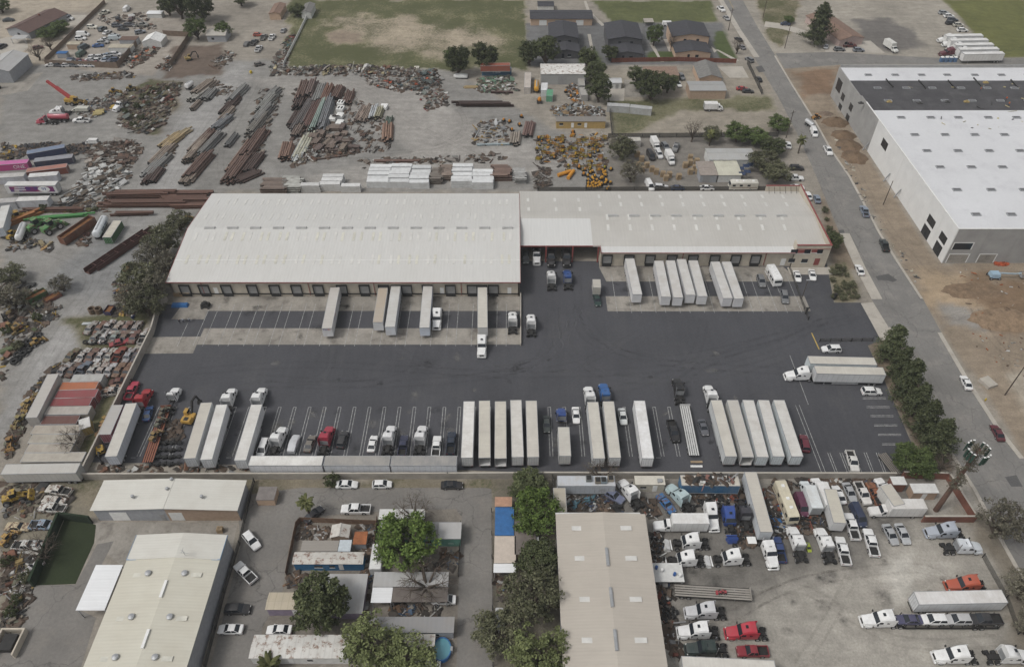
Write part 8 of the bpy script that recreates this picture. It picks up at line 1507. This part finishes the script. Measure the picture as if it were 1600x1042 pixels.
place('boxtruck', (*G(1393,72,1.8)[:2], 0), -R(165), 'white box truck beside the dark patch at the top right', 'box truck', None, (.66,.66,.63))
for i in range(4):
 q = G(1470 + i*7, 97); r_ = empty('portable_toilet', (q.x,q.y,0)); tag(r_, f'blue and white portable toilet, {ORD[i+1]} from left behind the new building', 'portable toilet', 'portable toilets'); MB().box(-.6,.6,-.6,.6,0,2.0).build('cabin', M['objc'], r_, color=(.08,.16,.3)); MB().box(-.65,.65,-.65,.65,2.0,2.3,t=.2).build('roof', M['white'], r_)
# building site: mounds, boom lift, litter, workers
def mound(px, py, rx, ry, hz, label, c=(.14,.095,.06)):
 q = G(px, py); mb = MB(); n = 18; rings = []
 for k_ in range(7):
  f = k_/6; rings.append([(q.x*0 + rx*(1-f)*math.cos(2*math.pi*i/n)*(1+.13*math.sin(i*2.3+k_)), ry*(1-f)*math.sin(2*math.pi*i/n)*(1+.13*math.cos(i*1.7+k_)), hz*(1-(1-f)**1.6)*(1+.10*math.sin(i*3.1+k_*2)) - .05) for i in range(n)])
 tag(mb.loft(rings).build('dirt_mound', ground_mat('mound_soil', c, .3, .3, .95, None, .5), None, (q.x,q.y,0), smooth=60), label, 'dirt mound')
for a_ in ((1305,192,5,4,2.2,'dark soil mound beside the road, farthest of four'),(1318,212,4.5,4,1.8,'dark soil mound beside the road, second of four'),(1326,228,4.5,5,2.0,'dark soil mound beside the road, third of four'),(1335,246,4.5,5,1.8,'dark soil mound beside the road, nearest of four')): mound(*a_)
mound(1520, 455, 9, 4, .6, 'low graded soil ridge at the right of the site', (.18,.125,.08)); mound(1570, 500, 10, 5, .7, 'low soil ridge at the right edge of the site', (.22,.155,.1)); mound(1290, 178, 3, 2, .8, 'small mixed soil and block heap by the digger', (.16,.12,.09))
place('small_loader', (*G(1275,182,1)[:2], 0), -R(60), 'small orange digger at the road edge digging', 'machine', None, (.4,.2,.05), .9)
q = G(1563, 430, 1); bl = empty('boom_lift', (q.x,q.y,0), R(-92)); tag(bl, 'blue boom lift on the dirt before the new building', 'boom lift'); MB().box(-1.1,1.1,-3.0,-.4,.7,1.9,t=.12).build('turret', M['objc'], bl, color=(.3,.42,.52)); [wheel(bl, sx, sy, .45, .35) for sx in (-1.1,1.1) for sy in (-2.8,-.5)]; MB().bar((0,-.6,1.8),(0,4.2,1.6),.35,.35).bar((0,4.0,1.6),(0,5.6,1.9),.28,.28).build('boom', M['objc'], bl, color=(.35,.44,.5)); MB().box(-.9,.9,5.5,6.4,.9,1.0).box(-.9,.9,5.5,5.55,1.8,1.9).box(-.9,.9,6.35,6.4,1.8,1.9).box(-.9,-.85,5.5,6.4,1.0,1.9).box(.85,.9,5.5,6.4,1.0,1.9).build('basket', M['steel'], bl)
scrap('orange_netting', 'crumpled orange safety netting at the foot of the new building', [(1553,409),(1575,409),(1575,415),(1553,415)], 70, [(.45,.09,.03)], (.3,1.0), .35, 'netting'); scrap('site_litter', 'paper sacks and offcuts along the site strip by the road', [(1300,205),(1330,255),(1365,330),(1440,440),(1430,450),(1350,320),(1315,255)], 70, [(.5,.47,.38),(.4,.38,.34),(.1,.1,.1)], (.2,.9), .2, 'litter'); scrap('site_litter', 'stones and offcuts scattered over the graded dirt', [(1480,420),(1600,420),(1600,600),(1530,560)], 90, [(.4,.36,.3),(.16,.11,.08),(.5,.5,.48),(.4,.12,.04)], (.12,.6), .2, 'litter')
q = G(1544, 597, .6); r_ = empty('utility_vault', (q.x,q.y,0), R(20)); tag(r_, 'pale concrete utility vault beside the dirt lot kerb', 'utility box'); MB().box(-1.4,1.4,-1.6,1.6,0,.9).build('vault', M['concrete_light'], r_); MB().box(-1.0,1.0,-1.2,1.2,.9,.95).build('lid', M['coping'], r_)
q = G(1539, 626); hy = empty('fire_hydrant', (q.x,q.y,0)); tag(hy, 'yellow fire hydrant at the kerb of the dirt lot', 'hydrant'); MB().lathe([(.16,0),(.16,.6),(.2,.65),(.12,.85),(.04,.92)], n=10).build('barrel', M['objc'], hy, color=(.5,.36,.03), smooth=40); MB().cyl((-.3,0,.5),(.3,0,.5),.09,8).build('outlet', M['objc'], hy, color=(.5,.36,.03))
for i, (px, py) in enumerate(((1345,162),(1389,160),(1437,162),(1540,130),(1480,160),(1510,160))):
 q = G(px, py, 11.6); o = MB().box(-.9,.9,-.5,.5,0,.35).box(-.4,.3,-.3,.3,.35,.7).build('felt_roll_pallet', M['objc'], None, (q.x,q.y,11.6), color=((.4,.3,.12) if i % 2 else (.06,.06,.06))); tag(o, f'pallet of roofing felt on the new roof, {ORD[i+1]} listed toward the right', 'pallet', 'roofing supplies')
for i, (xa, ya) in enumerate(((1385,126),(1436,128),(1482,128),(1522,124),(1580,127))):
 for j in range(7): q = G(xa + j*1.7, ya + j*1.9, 11.6); tag(MB().cyl((-.12,0,.25),(.12,.7,.25),.24,8).build('felt_roll', M['black'], None, (q.x,q.y,11.6)), 'black roofing felt roll set in a short diagonal line on the new roof', 'felt roll', 'felt rolls on the new roof')
scrap('roof_supplies', 'yellow insulation sheets and tools scattered on the white new roof', [(1400,175),(1595,175),(1595,250),(1450,250)], 26, [(.5,.44,.25),(.55,.5,.3),(.06,.06,.06)], (.4,1.3), .15, 'supplies').location.z = 11.62
person(1531, 143, 'roofer in orange top on the black roof, left one', (.5,.10,.02), (.06,.06,.08), 40, 11.6); person(1571, 158, 'roofer in orange top on the black roof edge, upper of two at right', (.5,.10,.02), (.06,.06,.08), -30, 11.6); person(1575, 166, 'roofer in orange top on the black roof edge, lower of two at right', (.5,.13,.02), (.05,.05,.06), 90, 11.6)
person(282, 506, 'person in dark clothes at the left docks, leftmost of three', (.03,.03,.04), (.03,.03,.04), 30); person(287, 504, 'person in pale shirt at the left docks, middle of three', (.4,.42,.46), (.04,.04,.06), -20); person(297, 503, 'person in white shirt at the left docks, rightmost of three', (.55,.56,.58), (.05,.05,.08), 60)
q = G(321, 477, .6); r_ = empty('yard_tractor', (q.x,q.y,0)); tag(r_, 'small black utility cart beside the left docks', 'cart'); MB().box(-1.2,1.2,-.8,.8,.4,1.3,t=.15).box(-.5,.5,-.6,.6,1.3,1.8,t=.1).build('body', M['black'], r_); [wheel(r_, sx, sy, .35, .25) for sx in (-.9,.9) for sy in (-.8,.8)]
q = G(281, 476, .5); r_ = empty('tarp_bundle', (q.x,q.y,0)); tag(r_, 'bright blue tarp bundle under the warehouse corner', 'tarp'); MB().box(-2.3,2.3,-.8,.8,0,.8,t=.25).build('tarp', tarp_blue, r_)
for i in range(4): place('pallets', (*G(276 + i*6.2, 462)[:2], 0), 0, f'pallet stack at the left docks corner, {ORD[i+1]} from the left', 'pallet stack', 'pallets at the docks')
for i, (px, py) in enumerate(((997,262),(1003,268),(1010,262),(1018,268),(1025,272),(1035,276),(1045,277),(1070,262),(1078,258),(1085,266),(1078,272),(1090,272),(1002,252),(995,245),(1060,280),(1040,282),(1078,250),(1088,256))): place('pallets', (*G(px,py)[:2], 0), rnd.uniform(-.2,.2), 'tan pallet stack in the small yard behind the warehouse', 'pallet stack', 'pallets behind the warehouse', None, (1.3,1.3,1.5))
for i in range(3): place('pallets', (*G(345, 830)[:2], 0), 0, 'pallet stack between the workshop and the cream shed', 'pallet stack') if i == 0 else None
# poles, lamps, tower
def pole(px, py, h, label, arm=True):
 q = G(px, py); r_ = empty('utility_pole', (q.x,q.y,0), R(30)); tag(r_, label, 'pole'); MB().cyl((0,0,0),(0,0,h),.17,8,.11).build('shaft', M['bark'], r_)
 if arm: MB().box(-1.2,1.2,-.06,.06,h-1.0,h-.86).build('crossarm', M['bark'], r_)
pole(1226,76,11,'wooden pole beside the big pine at the top right'); pole(1228,216,11,'wooden pole by the road near the palm'); pole(1380,320,9,'wooden pole on the dirt strip before the white wall', False); pole(1570,617,11,'wooden pole at the right of the dirt lot', False); pole(1138,48,10,'wooden pole at the kerb near the duplexes'); pole(1192,28,10,'wooden pole at the top right of the road')
for px, py, lb_ in ((1252,468,'lamp post beside the office parking'),(1259,490,'dark gate post and keypad at the yard entrance'),(1303,468,'dark gate motor post at the driveway')):
 q = G(px, py); r_ = empty('lamp_post', (q.x,q.y,0)); tag(r_, lb_, 'post'); hh = 7.0 if 'lamp' in lb_ else 2.0; MB().cyl((0,0,0),(0,0,hh),.09 if hh > 3 else .3,8).build('pole', M['bark'] if hh > 3 else M['black'], r_); MB().box(-.5,.5,-.2,.2,hh,hh+.18).build('head', M['steel'] if hh > 3 else M['black'], r_)
q = G(1462, 797); tw = empty('cell_tower', (q.x,q.y,0)); tag(tw, 'cell phone mast disguised as a pine with green antenna panels', 'tower'); tz = onY(1512, 702, q.y).z; lean = 0
MB().cyl((0,0,0),(0,0,tz),.55,12,.35).build('mast', flat('brown_mast', (.13,.075,.055), .9), tw); V = []; rs = np.random.RandomState(4); tb = MB()
for i in range(110):
 z_ = rs.uniform(tz*.40, tz+.6); a = rs.uniform(0,6.28); L_ = rs.uniform(1.0, 2.2) if z_ < tz*.85 else rs.uniform(.9,1.9); d = Vector((math.cos(a), math.sin(a), rs.uniform(-.1,.35))); p0 = Vector((0,0,z_)); p1 = p0 + d*L_; tb.cyl(p0, p1, .05, 4, .02)
 for k_ in range(26): c_ = p0.lerp(p1, rs.uniform(.25,1)); V.append(np.array(c_) + rs.normal(size=3)*.13)
tb.build('branch', M['bark'], tw); V = np.array(V); ob('needles', quads_mesh('needles', leafquads(V, np.zeros_like(V), .16, rs), LEAF['dry']), tw)
am = MB().box(-.22,.22,-.12,.12,-1.2,1.2).mesh('antenna_panel', flat('green_antenna', (.018,.05,.035), .6)); wmb = MB().box(-.24,.24,-.14,.14,1.2,1.26).mesh('antenna_cap', M['white'])
for i in range(12):
 a = 2*math.pi*(i//3)/4 + (i % 3 - 1)*.36 + .4; o = ob('antenna_panel', am, tw, (2.1*math.cos(a), 2.1*math.sin(a), tz-1.0), a - math.pi/2); ob('antenna_cap', wmb, o); o.rotation_euler[0] = 0; MB().bar((0,0,tz-1.0),(2.0*math.cos(a),2.0*math.sin(a),tz-1.0),.07,.07).build('arm', M['steel'], tw)
# ---------------------------------------------------------------- trees and shrubs
TR = [ # key, base px, base py, height m, radius scale, label
 ('bright0',636,868,9.0,1.15,'bright green tree over the teal mobile home'),('dark0',512,962,9,1.02,'large dark tree over the home park left side'),('pale0',588,1024,8,1.02,'pale green tree at the bottom of the home park'),('pale1',640,1046,6.5,.9,'pale green tree beside the pool'),('bare',668,925,7,1.2,'bare branched tree over the grey mobile home'),('bare',648,815,5,1.0,'bare tree over the white canopy'),
 ('bright1',838,815,7.5,.95,'bright green tree left of the tan shed top'),('dark1',842,890,6,.8,'dark green tree beside the tan shed'),('olive0',832,950,8.5,1.1,'olive tree with bare branches beside the tan shed'),('pale0',842,1042,7.5,1.0,'pale green tree at the bottom left of the tan shed'),('olive1',780,1000,5,.9,'thin olive tree beside the park lane'),('dark0',828,768,4.5,.8,'dark tree at the left end of the repair lot wall'),('bush0',519,756,2.4,1.0,'round dark bush beside the yard wall'),
 ('pine0',1384,560,10.5,.85,'dark pointed street tree, first from the yard entrance'),('pine1',1398,590,9.5,.8,'dark pointed street tree, second from the yard entrance'),('pine0',1408,618,10.5,.9,'dark pointed street tree, third from the yard entrance'),('pine1',1424,648,10,.85,'dark pointed street tree, fourth from the yard entrance'),('pine0',1436,678,10,.85,'dark pointed street tree, fifth from the yard entrance'),('pine1',1455,706,10.5,.95,'dark pointed street tree, sixth and nearest the tower'),('mid0',1417,730,5.5,.85,'mid green round tree at the yard corner'),('mid1',1434,740,3.5,.6,'small green tree beside the corner tree'),('bare',1468,735,4.5,.7,'small bare tree beside the tower'),
 ('dry0',1548,838,9,1.0,'grey brown tree beside the tower compound'),('dry1',1592,935,8,.9,'grey brown tree at the right edge'),('dry0',1602,990,6,.8,'lower grey brown tree at the right edge'),
 ('olive0',262,398,8,1.0,'grey olive tree beside the warehouse left end, upper'),('dry1',244,420,8,1.0,'grey tree left of the warehouse, second'),('olive1',228,455,8,1.0,'grey olive tree left of the docks, third'),('dry0',252,462,8,.9,'grey brown tree at the dock corner'),('olive0',236,492,8,1.0,'grey olive tree at the yard wall, nearest'),('dry1',214,486,7,.9,'grey tree above the junked cars'),('olive1',285,360,6,.8,'small olive tree at the warehouse back corner'),('dry0',268,432,7,.9,'grey brown tree touching the warehouse corner'),('dry1',25,480,6,1.0,'brown bare tree at the left edge of the gravel yard'),('olive1',20,440,5,.8,'low olive tree at the left edge of the gravel yard'),('bare',122,700,5,.8,'bare tree at the container ends'),
 ('dark0',718,118,10,1.0,'round dark tree left of two below the green field'),('dark1',758,112,10,1.05,'round dark tree right of two below the green field'),('mid0',708,105,7,.7,'smaller green tree beside the two round dark trees'),('dark1',852,104,11,1.0,'tall dark tree left of the duplexes'),('dark0',828,102,9,.9,'dark tree beside the tall one left of the duplexes'),('dark0',930,132,9,.9,'dark tree right of the peeling roof workshop, upper'),('dark1',935,160,9,.9,'dark tree right of the peeling roof workshop, lower'),('dark0',916,104,7,.8,'dark tree above the peeling roof workshop'),('dark1',952,95,6,.7,'small dark tree below the middle duplex'),('dark0',1018,156,10,1.25,'large round dark tree by the empty gravel lot'),('dark1',997,140,8,.95,'round dark tree left of the largest one'),('dark1',1042,145,7,.8,'round dark tree right of the largest one'),('mid1',1021,72,8,.7,'slim green tree between two duplexes'),('bare',1048,80,7,.4,'thin bare tree left of the peach duplex'),('bare',1150,85,6,.6,'bare tree at the road kerb near the duplexes'),
 ('pine0',1273,70,15,.95,'big dark pine at the top right'),('mid0',1232,36,2.5,.5,'small shrub near the top right drive'),('dark1',1293,392,6,.6,'dark green shrub tree at the office corner'),('bush0',1299,380,3.5,.9,'dark shrub behind the office corner'),('mid1',1150,222,6,.9,'green tree at the fence of the empty lot'),('mid0',1180,225,5,.9,'green tree right along the fence of the empty lot'),('olive0',1110,222,5,.7,'olive tree by the fence of the empty lot'),('bare',1080,222,7,.7,'bare tree by the fence of the empty lot'),('olive1',1190,268,7,1.0,'olive tree behind the office end'),('olive0',1210,285,6,.9,'olive tree near the road behind the office end'),('dark0',1207,240,5,.9,'dark bush tree by the road'),('mid1',1215,205,5,.8,'green bush tree by the pole at the road'),('olive1',970,250,7,.9,'olive tree right of the orange drums'),('dry0',985,285,7,.9,'brown bare tree tight behind the warehouse'),('dry1',968,235,5,.8,'brown bush above the small yard'),
 ('dark1',285,30,12,1.15,'big dark tree left of two at the top left'),('dark0',318,34,13,1.3,'big dark tree right of two at the top left'),('dark0',265,25,8,.8,'dark tree at the edge of the car lot'),('mid0',310,62,8,.9,'green tree over the grey house at the dark plot'),('dark1',378,10,6,.8,'dark tree at the top beside the plots'),('mid1',5,20,6,.9,'tree at the top left corner'),('bare',62,95,6,.8,'bare tree on the pale dirt at the upper left'),('bare',80,78,5,.8,'bare tree by the board fence at the upper left'),('mid0',95,50,4,.9,'leafy bushes beside the maroon roofed house'),('mid1',78,60,4,.9,'bush patch below the maroon roofed house'),('dark0',466,26,5,.8,'dark tree at the top of the white field fence'),('mid1',352,58,6,.7,'green tree beside the pale roofed house'),('dry0',100,455,4,.7,'dry shrub beside the green skip'),('bare',938,752,4,1.0,'bare shrub tree beside the near yard wall'),('bare',75,870,5,.8,'bare tree at the wreck strip')]
for i, (key, px, py, h_, rs_, lb_) in enumerate(TR):
 base = {'dark':8,'mid':8,'bright':8,'olive':7.5,'pale':8,'dry':7.5,'pine':9,'bush':2.2,'bare':7}[key.rstrip('01')]; s = h_/base
 o = place(key, (*G(px, py)[:2], 0), rnd.uniform(0, 6.28), lb_, 'tree', None, None, (*[rs_*1.4 if key[:4] not in ('bush','pine') else s*rs_*1.2*rnd.uniform(.9,1.15) for _ in 'xy'], s*1.1*rnd.uniform(.92,1.1)))
 if key.startswith('bush'): o['category'] = 'bush'
 o.name = 'bush' if key.startswith('bush') else 'tree'
place('palm', (*G(484,806)[:2], 0), 0, 'palm tree in the home park beside the black car', 'palm tree', None, None, 1.0); place('shortpalm', (*G(424,1050)[:2], 0), 1, 'palm crown at the bottom left of the home park', 'palm tree', None, None, 1.25); place('palm', (*G(1247,240)[:2], 0), 2, 'palm tree beside the road', 'palm tree', None, None, 1.0); place('palm', (*G(1108,228)[:2], 0), 3, 'palm tree among shrubs behind the grey roofed workshop', 'palm tree', None, None, .9)
BU = [(1300,428),(1308,420),(1316,424),(1322,432),(1330,448),(1334,458),(1320,452),(1308,458),(1330,466),(1338,466),(1302,466),(1316,468),(1310,430),(1318,445),(1305,450),(1325,460),(1312,462),(1300,440),(1295,360),(1291,345),(1288,332),(1296,372)]
for px, py in BU: place('bush1', (*G(px,py)[:2], 0), rnd.uniform(0,6), 'low dry shrub in the planting strip between the office and the sidewalk', 'bush', 'shrubs beside the office', None, rnd.uniform(.5,.9)).name = 'bush'
for px, py in ((205,185),(215,170),(225,155),(240,145),(262,140),(210,198),(232,165),(198,178),(250,150),(222,188),(14,520),(30,545),(60,500),(40,470),(70,330),(110,331),(150,330),(15,880),(45,905),(28,940),(20,960)): place('bush1' if py % 2 else 'bush0', (*G(px,py)[:2], 0), rnd.uniform(0,6), 'scrubby weed bush growing through the scrap at the left side', 'bush', 'weed bushes in the scrap', None, rnd.uniform(.6,1.1)).name = 'bush'
for px, py in ((1026,842),(1030,852),(1022,862),(1030,872),(1044,952),(1050,958),(1046,966),(1090,790),(1098,782),(1120,776),(1130,780),(1150,835),(1158,842),(1240,812),(1248,818),(1262,812),(1225,828),(1300,822),(1205,818),(1214,826)): place('axle', (*G(px,py,.4)[:2], 0), rnd.uniform(-.5,.5), 'spare truck axle with tyres lying between the trucks of the repair lot', 'axle', 'spare axles in the repair lot')
drop_unused()
hz = MB().box(-9200, 9200, -9200, 9200, -1, 139.5).build('haze', nmat('thin_air')[0]); tag(hz, kind='stuff'); t_ = hz.data.materials[0].node_tree; t_.nodes.remove(t_.nodes['Principled BSDF']); v_ = N(t_, 'ShaderNodeVolumePrincipled'); v_.inputs['Density'].default_value = .00016; v_.inputs['Density Attribute'].default_value = ''; hz.data.materials[0].cycles.homogeneous_volume = True; v_.inputs['Color'].default_value = (.9, .93, .96, 1); t_.links.new(v_.outputs[0], t_.nodes['Material Output'].inputs['Volume'])
bpy.context.view_layer.update()
print('OBJECTS', len(SC.objects))
